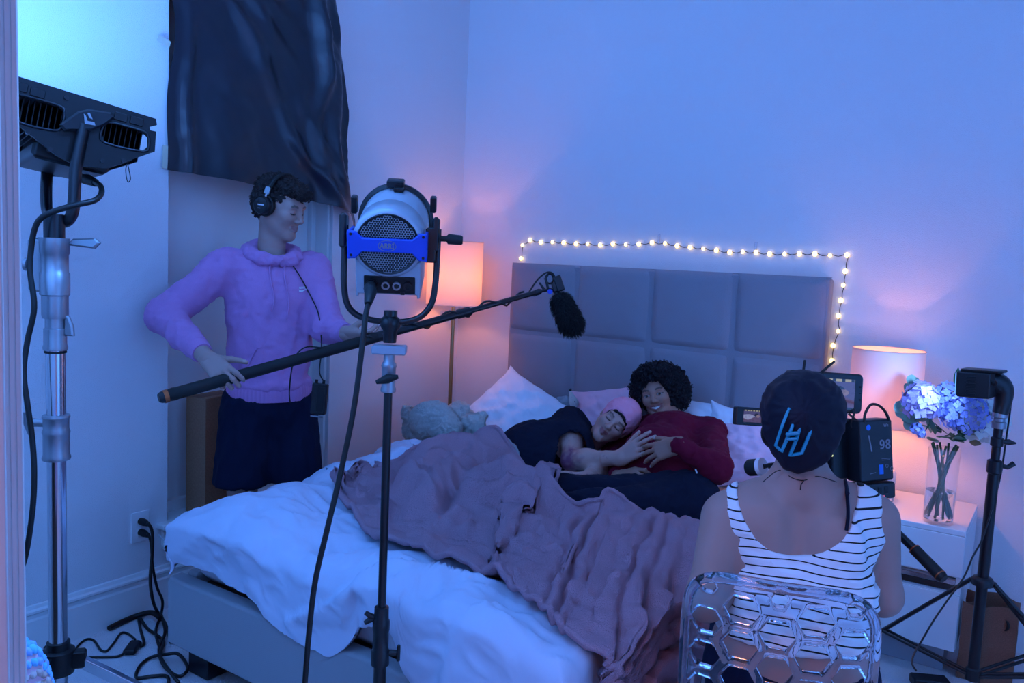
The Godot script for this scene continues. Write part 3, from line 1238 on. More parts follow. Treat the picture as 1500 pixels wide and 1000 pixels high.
func make_panel() -> void:
	var p := thing("soft_film_light", "large dark film light panel on a yoke, tilted up at the ceiling", "film light", PAN_C)
	var base := Transform3D(Basis(PAN_U, PAN_N, PAN_U.cross(PAN_N)).orthonormalized(), PAN_C)
	# local x = u, y = n, z points back towards the viewer's side of the near plate
	var sg := -1.0 if base.basis.z.dot(PAN_W) > 0 else 1.0
	var outline := []
	for q in [Vector2(-0.207, 0.001), Vector2(-0.20, 0.006), Vector2(0.01, 0.004), Vector2(0.208, 0.001), Vector2(0.214, -0.017), Vector2(0.194, -0.028), Vector2(0.198, -0.038), Vector2(0.215, -0.037), Vector2(0.222, -0.098), Vector2(0.10, -0.185), Vector2(0.023, -0.2), Vector2(-0.038, -0.185), Vector2(-0.163, -0.117), Vector2(-0.207, -0.035)]:
		outline.append(q * 0.9)
	var wl := []
	for q in [Vector2(-0.187, -0.06), Vector2(-0.175, -0.045), Vector2(-0.063, -0.042), Vector2(-0.037, -0.056), Vector2(-0.04, -0.107), Vector2(-0.068, -0.118), Vector2(-0.136, -0.12), Vector2(-0.172, -0.1)]:
		wl.append(q * 0.9)
	var wr := []
	for q in [Vector2(0.066, -0.082), Vector2(0.075, -0.056), Vector2(0.097, -0.047), Vector2(0.177, -0.047), Vector2(0.197, -0.061), Vector2(0.201, -0.087), Vector2(0.189, -0.107), Vector2(0.08, -0.112)]:
		wr.append(q * 0.9)
	var near := base * at(V(0, 0, sg * 0.008))
	var far := base * at(V(0, 0, -sg * 0.478))
	var np := part("end_plate", plate_with_windows(near, outline, [wl, wr], 0.016), "dark_metal", p)
	part("end_plate", plate_with_windows(far, outline, [wl, wr], 0.016), "dark_metal", p)
	# window rims
	for w in [wl, wr]:
		var ring := []
		for q in w:
			ring.append(near * V(q.x, q.y, sg * 0.009))
		part("window_rim", Geo.new().tube(spline(ring, 3, true), 0.0035, 6, true), "black_satin", np)
	for q in [Vector2(-0.14, -0.02), Vector2(-0.10, -0.022), Vector2(0.10, -0.022), Vector2(0.14, -0.021)]:
		part("raised_pad", Geo.new().box(near * at(V(q.x, q.y, sg * 0.009)), V(0.034, 0.022, 0.006), 0.002), "dark_metal", np)
	for q in [Vector2(-0.035, -0.013), Vector2(-0.105, -0.125), Vector2(-0.05, -0.155), Vector2(0.075, -0.15), Vector2(0.125, -0.135)]:
		part("bolt", Geo.new().lathe(near * at(V(q.x, q.y, 0), V(90, 0, 0)), [Vector2(0, -0.012), Vector2(0.006, -0.012), Vector2(0.006, 0.012), Vector2(0, 0.012)], 10), "black_satin", np)
	# housing between the plates: shallow tray with the shining diffuser on top, cooling fins below
	part("housing", Geo.new().box(base * at(V(0, -0.022, -sg * 0.235)), V(0.36, 0.036, 0.454), 0.004), "dark_metal", p)
	part("diffuser", Geo.new().box(base * at(V(0, -0.001, -sg * 0.235)), V(0.33, 0.005, 0.43), 0.001), glow("panel_glow", BLUE, 1.6), p, "glowing blue-white light face")
	var fin := Geo.new().box(at(Vector3.ZERO), V(0.003, 0.085, 0.44), 0.0005).mesh()
	for k in 26:
		var o := mesh_part("fin", fin, "fin_metal", p)
		o.transform = Transform3D(base.basis, base * V(-0.165 + k * 0.0132, -0.083, -sg * 0.235) - p.position)
	part("power_box", Geo.new().box(base * at(V(0.01, -0.155, -sg * 0.235)), V(0.19, 0.05, 0.4), 0.012), "dark_metal", p)
	# yoke with its angular bracket and chevron badge
	var brk := []
	for q in [Vector2(-0.046, -0.098), Vector2(-0.006, -0.046), Vector2(0.02, -0.031), Vector2(0.08, -0.022), Vector2(0.092, -0.035), Vector2(0.07, -0.064), Vector2(0.038, -0.09), Vector2(-0.03, -0.112)]:
		brk.append(q * 0.9)
	var bk := part("yoke_bracket", Geo.new().prism(base * at(V(0, 0, sg * 0.026)), brk, 0.022, 0.005), "black_satin", p)
	part("badge", Geo.new().prism(base * at(V(0.018, -0.056, sg * 0.038)), [Vector2(-0.010, 0.012), Vector2(-0.004, 0.008), Vector2(0.002, -0.004), Vector2(0.018, -0.002), Vector2(0.022, -0.010), Vector2(-0.003, -0.013)], 0.002), "logo_grey", bk)
	part("badge", Geo.new().prism(base * at(V(0.023, -0.046, sg * 0.038)), [Vector2(-0.007, 0.006), Vector2(-0.001, 0.008), Vector2(0.008, -0.006), Vector2(0.0, -0.005)], 0.002), "logo_grey", bk)
	var n0 := base * V(0.016, -0.07, sg * 0.028)
	var f0 := base * V(0.0, -0.07, -sg * 0.50)
	var low := Vector3(-2.262, 1.541, -1.173)
	var bar := [n0, n0.lerp(Vector3(-2.212, 1.682, -1.187), 0.5), Vector3(-2.21, 1.682, -1.188), Vector3(-2.207, 1.61, -1.182), Vector3(-2.208, 1.57, -1.177), Vector3(-2.227, 1.547, -1.173), low, Vector3(-2.422, 1.548, -1.236), Vector3(-2.54, 1.572, -1.281), Vector3(-2.589, 1.622, -1.302), Vector3(-2.636, 1.707, -1.329), f0]
	part("yoke", Geo.new().tube(spline(bar, 5), 0.0115, 10, false, Vector2(1.5, 0.8)), "black_satin", p)
	var cab := [Vector3(-2.302, 1.669, -1.258), Vector3(-2.263, 1.663, -1.26), Vector3(-2.202, 1.649, -1.25), Vector3(-2.159, 1.625, -1.228), Vector3(-2.133, 1.604, -1.194), Vector3(-2.14, 1.59, -1.152), Vector3(-2.175, 1.571, -1.114), Vector3(-2.202, 1.551, -1.093), Vector3(-2.224, 1.519, -1.087), Vector3(-2.237, 1.462, -1.084), Vector3(-2.233, 1.41, -1.08), Vector3(-2.216, 1.322, -1.081), Vector3(-2.233, 1.233, -1.071), Vector3(-2.233, 1.153, -1.061), Vector3(-2.219, 1.074, -1.062), Vector3(-2.211, 0.984, -1.069), Vector3(-2.198, 0.896, -1.067), Vector3(-2.192, 0.798, -1.059), Vector3(-2.196, 0.682, -1.043), Vector3(-2.209, 0.611, -1.026), Vector3(-2.23, 0.52, -1.001)]
	var c := part("power_cable", Geo.new().tube(spline(cab, 6), 0.0075, 8), "cable", self)
	tag(c, "black cable hanging from the film light panel beside its chrome stand", "cable")
	# copy added out of frame for even blue fill, turned to the wall beside the door
	var w2 := V(0.9998, 0, -0.0201).normalized()
	var twin := p.duplicate() as Node3D
	twin.name = numbered("soft_film_light")
	add_child(twin)
	var b1 := Basis(PAN_W, PAN_N, PAN_W.cross(PAN_N)).orthonormalized()
	var b2 := Basis(w2, (FILL2_N - w2 * FILL2_N.dot(w2)).normalized(), w2.cross(FILL2_N)).orthonormalized()
	twin.transform = Transform3D(b2 * b1.inverse(), FILL2_C - w2 * 0.235 - b2.y * 0.004)
	tag(twin, "added unseen fill light panel hung from the ceiling, turned to the wall beside the door", "film light")
	var w3 := V(0.19, 0, -0.98).normalized()
	var third := p.duplicate() as Node3D  # another copy, added out of frame to brighten from the right
	third.name = numbered("soft_film_light")
	add_child(third)
	var b3 := Basis(w3, (FILL3_N - w3 * FILL3_N.dot(w3)).normalized(), w3.cross(FILL3_N)).orthonormalized()
	third.transform = Transform3D(b3 * b1.inverse(), FILL3_C - w3 * 0.235 - b3.y * 0.004)
	tag(third, "added unseen fill light panel on a low stand, turned to the wall opposite the window", "film light")
	var hang := thing("added_ceiling_mount", "black tube added to hold the unseen fill light panel at the ceiling", "mount", V(FILL2_C.x, 3.3, FILL2_C.z))  # unseen support, made only for the added fill panel
	part("tube", Geo.new().tube([V(FILL2_C.x, 2.66, FILL2_C.z - 0.12), V(FILL2_C.x, 3.29, FILL2_C.z - 0.12)], 0.016, 12), "black_satin", hang)
	part("flange", Geo.new().lathe(at(V(FILL2_C.x, 3.27, FILL2_C.z - 0.12)), [Vector2(0, 0), Vector2(0.05, 0), Vector2(0.05, 0.03), Vector2(0, 0.03)], 16), "black_satin", hang)
	part("plug", Geo.new().tube([Vector3(-2.319, 1.672, -1.26), Vector3(-2.287, 1.668, -1.262), Vector3(-2.243, 1.658, -1.26)], [0.012, 0.015, 0.011], 10), "black_rubber", c)
	part("safety_wire", Geo.new().tube(spline([Vector3(-2.158, 1.712, -1.3), Vector3(-2.159, 1.693, -1.297), Vector3(-2.152, 1.664, -1.298), Vector3(-2.146, 1.671, -1.303), Vector3(-2.152, 1.697, -1.302), Vector3(-2.156, 1.712, -1.301)], 5), 0.0014, 5), "cable", p)
	# chrome stand
	var ax := Vector2(-2.242, -1.147)
	var st := thing("chrome_stand", "chrome tripod stand carrying the film light panel", "light stand", V(ax.x, 0, ax.y))
	var y := func(h: float) -> Vector3: return V(ax.x, h, ax.y)
	part("spigot", Geo.new().tube([y.call(1.50), y.call(1.565)], 0.026, 14), "black_satin", st)
	var cl := part("top_receiver", Geo.new().lathe(at(y.call(0)), [Vector2(0.0, 1.29), Vector2(0.031, 1.29), Vector2(0.033, 1.30), Vector2(0.033, 1.35), Vector2(0.037, 1.353), Vector2(0.037, 1.41), Vector2(0.034, 1.413), Vector2(0.034, 1.46), Vector2(0.037, 1.463), Vector2(0.037, 1.503), Vector2(0.0, 1.503)], 20), "cast_metal", st)
	var side := V(-0.8, 0, 0.6)
	part("side_lug", Geo.new().box(along_z(y.call(1.43) + side * 0.035, side), V(0.045, 0.14, 0.05), 0.006), "cast_metal", cl)
	part("wing_knob", Geo.new().prism(along_z(y.call(1.485) + V(0.055, 0.006, -0.05), V(0.5, 0.1, 0.86)), [Vector2(-0.045, -0.006), Vector2(0.03, -0.012), Vector2(0.045, 0.004), Vector2(0.03, 0.016), Vector2(-0.03, 0.012)], 0.014, 0.004), "cast_metal", cl)
	part("wing_knob", Geo.new().lathe(along_y(y.call(1.43) + side * 0.062, side), [Vector2(0, 0), Vector2(0.008, 0), Vector2(0.017, 0.006), Vector2(0.017, 0.014), Vector2(0.0, 0.018)], 12), "cast_metal", cl)
	part("upper_tube", Geo.new().tube([y.call(0.98), y.call(1.30)], 0.0245, 18), "chrome", st)
	var c2 := part("collar", Geo.new().lathe(at(y.call(0)), [Vector2(0.0245, 1.205), Vector2(0.03, 1.205), Vector2(0.031, 1.213), Vector2(0.0285, 1.22), Vector2(0.0285, 1.262), Vector2(0.025, 1.264), Vector2(0.025, 1.29)], 20, false), "cast_metal", st)
	part("lever", Geo.new().prism(along_z(y.call(1.27) + V(0.03, 0, -0.022), V(0.45, 0, 0.89)), [Vector2(-0.012, -0.026), Vector2(0.014, -0.026), Vector2(0.012, 0.0), Vector2(0.0, 0.028), Vector2(-0.012, 0.03)], 0.014, 0.004), "cast_metal", c2)
	part("rubber_ring", Geo.new().lathe(at(y.call(1.196)), [Vector2(0.0245, 0), Vector2(0.0275, 0.001), Vector2(0.0275, 0.006), Vector2(0.0245, 0.007)], 20, false), "black_rubber", c2)
	part("lower_tube", Geo.new().tube([y.call(0.12), y.call(0.93)], 0.0235, 18), "chrome", st)
	part("middle_tube", Geo.new().tube([y.call(0.90), y.call(1.21)], 0.0225, 18), "chrome", st)
	var c3 := part("collar", Geo.new().lathe(at(y.call(0)), [Vector2(0.0235, 0.905), Vector2(0.034, 0.905), Vector2(0.036, 0.912), Vector2(0.033, 0.92), Vector2(0.033, 0.975), Vector2(0.035, 0.982), Vector2(0.032, 0.99), Vector2(0.032, 1.018), Vector2(0.035, 1.022), Vector2(0.034, 1.028), Vector2(0.0225, 1.03)], 20, false), "cast_metal", st)
	part("neck", Geo.new().tube([y.call(1.005) + side * 0.028, y.call(1.005) + side * 0.065], 0.011, 10), "cast_metal", c3)
	part("wing_knob", Geo.new().prism(Transform3D(Basis(side.cross(Vector3.UP), Vector3.UP, -side), y.call(1.003) + side * 0.076) * at(Vector3.ZERO, V(0, 0, 30)), [Vector2(-0.006, -0.04), Vector2(0.006, -0.038), Vector2(0.008, 0), Vector2(0.006, 0.034), Vector2(-0.005, 0.04), Vector2(-0.008, 0)], 0.018, 0.004), "cast_metal", c3)
	part("collar", Geo.new().lathe(at(y.call(0)), [Vector2(0.0, 0.30), Vector2(0.04, 0.30), Vector2(0.042, 0.31), Vector2(0.042, 0.365), Vector2(0.03, 0.37), Vector2(0.03, 0.39), Vector2(0.0235, 0.392)], 20), "dark_metal", st)
	for k in 3:
		var an := deg_to_rad([-52.0, 68.0, 188.0][k])
		var d := V(cos(an), 0, sin(an))
		var a: Vector3 = y.call(0.335) + d * 0.045
		var b: Vector3 = y.call(0.012) + d * 0.52
		part("leg", Geo.new().box(along_z((a + b) / 2, b - a), V(0.026, 0.03, a.distance_to(b)), 0.004), "chrome", st)
		part("leg_brace", Geo.new().box(along_z((y.call(0.1) + a.lerp(b, 0.5)) / 2, a.lerp(b, 0.5) - y.call(0.1)), V(0.02, 0.012, (y.call(0.1)).distance_to(a.lerp(b, 0.5))), 0.002), "chrome", st)
		part("foot", Geo.new().lathe(at(V(b.x, 0, b.z)), [Vector2(0, 0), Vector2(0.02, 0), Vector2(0.022, 0.02), Vector2(0.012, 0.032), Vector2(0, 0.032)], 12), "black_rubber", st)
		part("joint", Geo.new().box(along_z(a, d), V(0.034, 0.05, 0.05), 0.006), "dark_metal", st)



	var other := st.duplicate() as Node3D  # unseen stand copied for the added right-hand fill panel
	other.name = numbered("chrome_stand")
	add_child(other)
	other.position = V(FILL3_C.x - 0.24, 0, FILL3_C.z)
	other.scale = V(1, 0.74, 1)
	tag(other, "low chrome tripod stand added under the unseen fill light panel", "light stand")


func make_fresnel() -> void:
	var axis := fres_axis()
	# local z points backwards out of the lamp's rear face, y up
	var t := along_z(FRES, -axis).scaled_local(V(FS, FS, FS))
	var rot := func(q: Transform3D) -> Transform3D: return q * Transform3D(Basis(Vector3.RIGHT, PI / 2), Vector3.ZERO)
	var lt: Transform3D = rot.call(t)   # local y = backwards
	var p := thing("fresnel_light", "grey and blue drum-shaped film light on a black yoke, turned to the bed", "film light", FRES)
	# barrel (profile runs from the front lens ring to the rear face)
	part("barrel", Geo.new().lathe(lt, [Vector2(0.0, -0.285), Vector2(0.094, -0.285), Vector2(0.104, -0.282), Vector2(0.106, -0.27), Vector2(0.106, -0.262), Vector2(0.098, -0.258), Vector2(0.097, -0.115), Vector2(0.0945, -0.112), Vector2(0.0945, -0.108), Vector2(0.097, -0.105), Vector2(0.097, -0.02), Vector2(0.094, -0.006), Vector2(0.087, 0.0), Vector2(0.0, 0.0)], 48), "silver_paint", p)
	part("front_ring", Geo.new().lathe(lt, [Vector2(0.099, -0.262), Vector2(0.109, -0.258), Vector2(0.111, -0.25), Vector2(0.111, -0.243), Vector2(0.1, -0.238)], 48, false), "black_satin", p)
	part("lens", Geo.new().lathe(lt, [Vector2(0.0, -0.288), Vector2(0.09, -0.288), Vector2(0.09, -0.2855), Vector2(0.0, -0.2855)], 40), glow("fresnel_glow", BLUE, 0.8), p, "softly glowing blue lens")
	# rear grille: perforated disc of small round cells
	var gr := part("rear_grille", Geo.new().lathe(lt, [Vector2(0.0, 0.0005), Vector2(0.078, 0.0005), Vector2(0.079, 0.002), Vector2(0.083, 0.0035), Vector2(0.085, 0.001)], 48, false), "black_plastic", p)
	var mesh := Geo.new()
	var step := 0.0072
	for r in range(-12, 13):
		for q in range(-12, 13):
			var x := (q + 0.5 * (r & 1)) * step
			var yy := r * step * 0.866
			if x * x + yy * yy < 0.0755 * 0.0755 and absf(yy) > 0.012:
				var ring := []
				for k in 6:
					ring.append(t * V(x + cos(PI / 3 * k + PI / 6) * step * 0.56, yy + sin(PI / 3 * k + PI / 6) * step * 0.56, 0.0025))
				mesh.tube(ring, 0.0008, 3, true)
	var mm := part("mesh", mesh, "grey_paint", gr)
	mm.set_meta("kind", "stuff")
	# blue clamp band across the rear with flared ends
	var band := [Vector2(-0.106, 0.037), Vector2(-0.085, 0.036), Vector2(-0.066, 0.019), Vector2(0.066, 0.019), Vector2(0.085, 0.036), Vector2(0.106, 0.037), Vector2(0.106, -0.040), Vector2(0.085, -0.039), Vector2(0.066, -0.019), Vector2(-0.066, -0.019), Vector2(-0.085, -0.039), Vector2(-0.106, -0.040)]
	var bd := part("blue_band", Geo.new().prism(t * at(V(0, 0, 0.010)), band, 0.012, 0.003), "blue_plastic", p, "bright blue clamp band")
	for s in [-1, 1]:
		part("band_side", Geo.new().prism(Transform3D(t.basis * Basis(Vector3.UP, PI / 2), t * V(s * 0.1025, 0, -0.03)), [Vector2(-0.045, -0.04), Vector2(0.06, -0.022), Vector2(0.06, 0.022), Vector2(-0.045, 0.037)], 0.008, 0.002), "blue_plastic", bd)
		for e in [-1, 1]:
			part("screw", Geo.new().lathe(lt * at(V(s * 0.096, 0.0155, e * 0.029)), [Vector2(0, 0), Vector2(0.004, 0), Vector2(0.004, 0.002), Vector2(0, 0.002)], 8), "black_satin", bd)
	# oval maker's badge with upright strokes
	oval_badge(bd, t)
	# lower electronics box with connectors
	var eb := part("ballast_box", Geo.new().prism(t * at(V(0.0, -0.105, -0.11)), [Vector2(-0.088, 0.055), Vector2(-0.088, -0.05), Vector2(-0.082, -0.052), Vector2(-0.08, -0.042), Vector2(0.078, -0.042), Vector2(0.08, -0.052), Vector2(0.088, -0.05), Vector2(0.088, 0.055)], 0.20, 0.003), "grey_paint", p)
	part("connector_panel", Geo.new().box(t * at(V(0.004, -0.118, -0.009)), V(0.14, 0.05, 0.004), 0.002), "dark_metal", eb)
	for k in 4:
		var x: float = [-0.045, -0.006, 0.024, 0.054][k]
		var r: float = [0.0165, 0.0115, 0.0115, 0.0125][k]
		part("connector", Geo.new().lathe(lt * at(V(x, -0.006, 0.118)), [Vector2(r * 0.6, 0.003), Vector2(r * 0.62, 0.008), Vector2(r, 0.008), Vector2(r, 0.0)], 18, false), "cast_metal" if k in [1, 2] else "black_satin", eb)
		part("connector_core", Geo.new().lathe(lt * at(V(x, -0.006, 0.118)), [Vector2(0, 0.0045), Vector2(r * 0.62, 0.0045)], 14, false), "black_rubber", eb)
	part("switch", Geo.new().box(t * at(V(0.04, -0.141, -0.006)), V(0.012, 0.007, 0.006), 0.001), "black_satin", eb)
	# top latch and side brackets
	part("top_latch", Geo.new().box(t * at(V(0, 0.113, -0.235)), V(0.05, 0.022, 0.04), 0.004), "black_satin", p)
	part("top_latch", Geo.new().box(t * at(V(0.012, 0.104, -0.20)), V(0.03, 0.012, 0.03), 0.003), "black_satin", p)
	part("side_clip", Geo.new().box(t * at(V(0.112, 0.07, -0.18)), V(0.018, 0.045, 0.03), 0.004), "black_satin", p)
	part("side_clip", Geo.new().box(t * at(V(-0.112, 0.06, -0.18)), V(0.018, 0.05, 0.03), 0.004), "black_satin", p)
	# yoke: flat bar bent into a U, pivots at the sides of the barrel, hanging straight down
	var fl := V(axis.x, 0, axis.z).normalized()
	var rt := fl.cross(Vector3.UP)
	var pv := FRES + axis * 0.06 * FS
	var o := func(x: float, yy: float) -> Vector3: return pv + (rt * x + V(0, yy, 0)) * FS
	var u := [o.call(-0.122, 0.03), o.call(-0.123, -0.05), o.call(-0.122, -0.13), o.call(-0.112, -0.185), o.call(-0.085, -0.215), o.call(-0.04, -0.228), o.call(0.0, -0.23), o.call(0.05, -0.228), o.call(0.092, -0.212), o.call(0.12, -0.175), o.call(0.129, -0.12), o.call(0.131, -0.05), o.call(0.132, 0.03)]
	part("yoke", Geo.new().tube(spline(u, 6), 0.008, 10), "black_satin", p)
	for s in [-1, 1]:
		part("pivot_plate", Geo.new().box(along_z(o.call(s * 0.126, 0.015), fl), V(0.018, 0.085, 0.05), 0.006), "black_satin", p)
		part("pivot", Geo.new().tube([o.call(s * 0.098, 0.0), o.call(s * 0.13, 0.0)], 0.018, 14), "dark_metal", p)
	part("pivot_block", Geo.new().box(along_z(o.call(0.113, -0.015), fl), V(0.026, 0.085, 0.05), 0.004), "black_satin", p)
	part("tilt_handle", Geo.new().tube([o.call(0.135, 0.005), o.call(0.155, 0.005), o.call(0.16, 0.005), o.call(0.195, 0.003), o.call(0.2, 0.003)], [0.007, 0.007, 0.013, 0.012, 0.009], 12), "black_rubber", p)
	part("socket", Geo.new().lathe(at(o.call(0.008, -0.255)), [Vector2(0.0, -0.03), Vector2(0.016, -0.03), Vector2(0.018, 0.0), Vector2(0.026, 0.012), Vector2(0.024, 0.03), Vector2(0.017, 0.036), Vector2(0.017, 0.05), Vector2(0, 0.05)], 18), "black_satin", p)
	# its stand
	var bx: Vector3 = o.call(0.008, 0)
	var st := thing("light_stand", "black tripod light stand carrying the drum-shaped film light", "light stand", V(bx.x, 0, bx.z))
	var y := func(h: float) -> Vector3: return V(bx.x, h, bx.z)
	part("spigot", Geo.new().lathe(at(y.call(0)), [Vector2(0, 1.155), Vector2(0.019, 1.155), Vector2(0.0195, 1.162), Vector2(0.017, 1.17), Vector2(0.0175, 1.215), Vector2(0.0195, 1.22), Vector2(0.018, 1.228), Vector2(0.014, 1.232), Vector2(0.014, 1.25), Vector2(0.0, 1.25)], 18), "cast_metal", st)
	part("head_plate", Geo.new().box(along_z(y.call(1.262), fl), V(0.085, 0.022, 0.05), 0.003), "grey_paint", st)
	part("wing_knob", Geo.new().tube([y.call(1.19) - fl * 0.026 + rt * -0.028 + V(0, -0.008, 0), y.call(1.192) - fl * 0.028, y.call(1.19) - fl * 0.026 + rt * 0.026 + V(0, 0.008, 0)], [0.005, 0.012, 0.005], 8), "black_rubber", st)
	part("upper_tube", Geo.new().tube([y.call(0.5), y.call(1.16)], 0.0108, 14), "black_satin", st)
	part("lower_tube", Geo.new().tube([y.call(0.05), y.call(0.54)], 0.0165, 14), "black_satin", st)
	var c1 := part("collar", Geo.new().lathe(at(y.call(0)), [Vector2(0.0165, 0.435), Vector2(0.0235, 0.437), Vector2(0.0235, 0.475), Vector2(0.0205, 0.478), Vector2(0.0205, 0.525), Vector2(0.022, 0.53), Vector2(0.022, 0.555), Vector2(0.019, 0.56), Vector2(0.0185, 0.592), Vector2(0.0108, 0.594)], 18, false), "black_plastic", st)
	for s in [-1, 1]:
		part("wing_knob", Geo.new().tube([y.call(0.562) - rt * 0.015, y.call(0.562 + s * 0.006) - rt * 0.03, y.call(0.562 + s * 0.014) - rt * 0.042], [0.008, 0.008, 0.006], 8), "black_plastic", c1)
	part("clamp_screw", Geo.new().tube([y.call(0.468) + rt * 0.015, y.call(0.468) + rt * 0.042], 0.008, 10), "black_plastic", c1)
	part("clamp_bar", Geo.new().box(along_z(y.call(0.468) + rt * 0.047, fl), V(0.009, 0.045, 0.012), 0.003), "black_plastic", c1)
	part("hub", Geo.new().lathe(at(y.call(0)), [Vector2(0.0165, 0.30), Vector2(0.03, 0.30), Vector2(0.03, 0.34), Vector2(0.0165, 0.345)], 16, false), "black_plastic", st)
	for k in 3:
		var an := deg_to_rad([90.0, -15.0, 195.0][k])
		var d := V(cos(an), 0, sin(an))
		part("leg", Geo.new().tube([y.call(0.32) + d * 0.03, y.call(0.012) + d * 0.42], 0.0095, 10), "black_satin", st)
		part("leg_brace", Geo.new().tube([y.call(0.06) + d * 0.015, y.call(0.15) + d * 0.244], 0.006, 8), "black_satin", st)
	# mains cable from the rear connector to the floor
	var cn := t * V(-0.045, -0.118, 0.0)
	var cab := [cn, cn + t.basis.z * 0.025, Vector3(-1.36, 1.403, -1.423), Vector3(-1.351, 1.359, -1.4), Vector3(-1.344, 1.289, -1.384), Vector3(-1.347, 1.139, -1.364), Vector3(-1.36, 0.981, -1.337), Vector3(-1.366, 0.858, -1.306), Vector3(-1.377, 0.748, -1.286), Vector3(-1.378, 0.638, -1.272), Vector3(-1.375, 0.513, -1.259), Vector3(-1.369, 0.357, -1.244), V(-1.5, 0.012, -1.2), V(-1.4, 0.01, -0.95)]
	var c := part("mains_cable", Geo.new().tube(spline(cab, 6), 0.0066, 8), "cable", self)
	tag(c, "thick black cable hanging from the drum-shaped film light", "cable")
	part("plug", Geo.new().tube([cn + t.basis.z * 0.004, cn + t.basis.z * 0.028, Vector3(-1.361, 1.409, -1.424), Vector3(-1.349, 1.383, -1.404)], [0.014, 0.0155, 0.0145, 0.009], 12), "black_rubber", c)


func oval_badge(parent: Node3D, t: Transform3D) -> void:
	var g := Geo.new()
	var ring := []
	for k in 32:
		ring.append(t * V(cos(TAU * k / 32) * 0.0235, sin(TAU * k / 32) * 0.0145, 0.0162))
	g.tube(ring, 0.0008, 4, true)
	part("badge_ring", g, "logo_grey", parent)
	var tm := TextMesh.new()
	var f := SystemFont.new()
	f.font_names = PackedStringArray(["Droid Sans"])
	f.font_weight = 700
	tm.font = f
	tm.text = "ARRI"
	tm.font_size = 32
	tm.pixel_size = 0.00052
	tm.depth = 0.001
	var o := MeshInstance3D.new()
	o.name = "badge_lettering"
	o.mesh = tm
	o.material_override = M["logo_grey"]
	parent.add_child(o)
	var p0 := Vector3.ZERO
	var q: Node = parent
	while q != self:
		p0 += (q as Node3D).position
		q = q.get_parent()
	o.transform = Transform3D(t.basis.scaled_local(V(1, 1.15, 1)), t * V(0, 0, 0.0168) - p0)


const BOOM_A := Vector3(-2.479, 0.99, -1.603)
const BOOM_B := Vector3(-1.945, 1.365, -3.095)


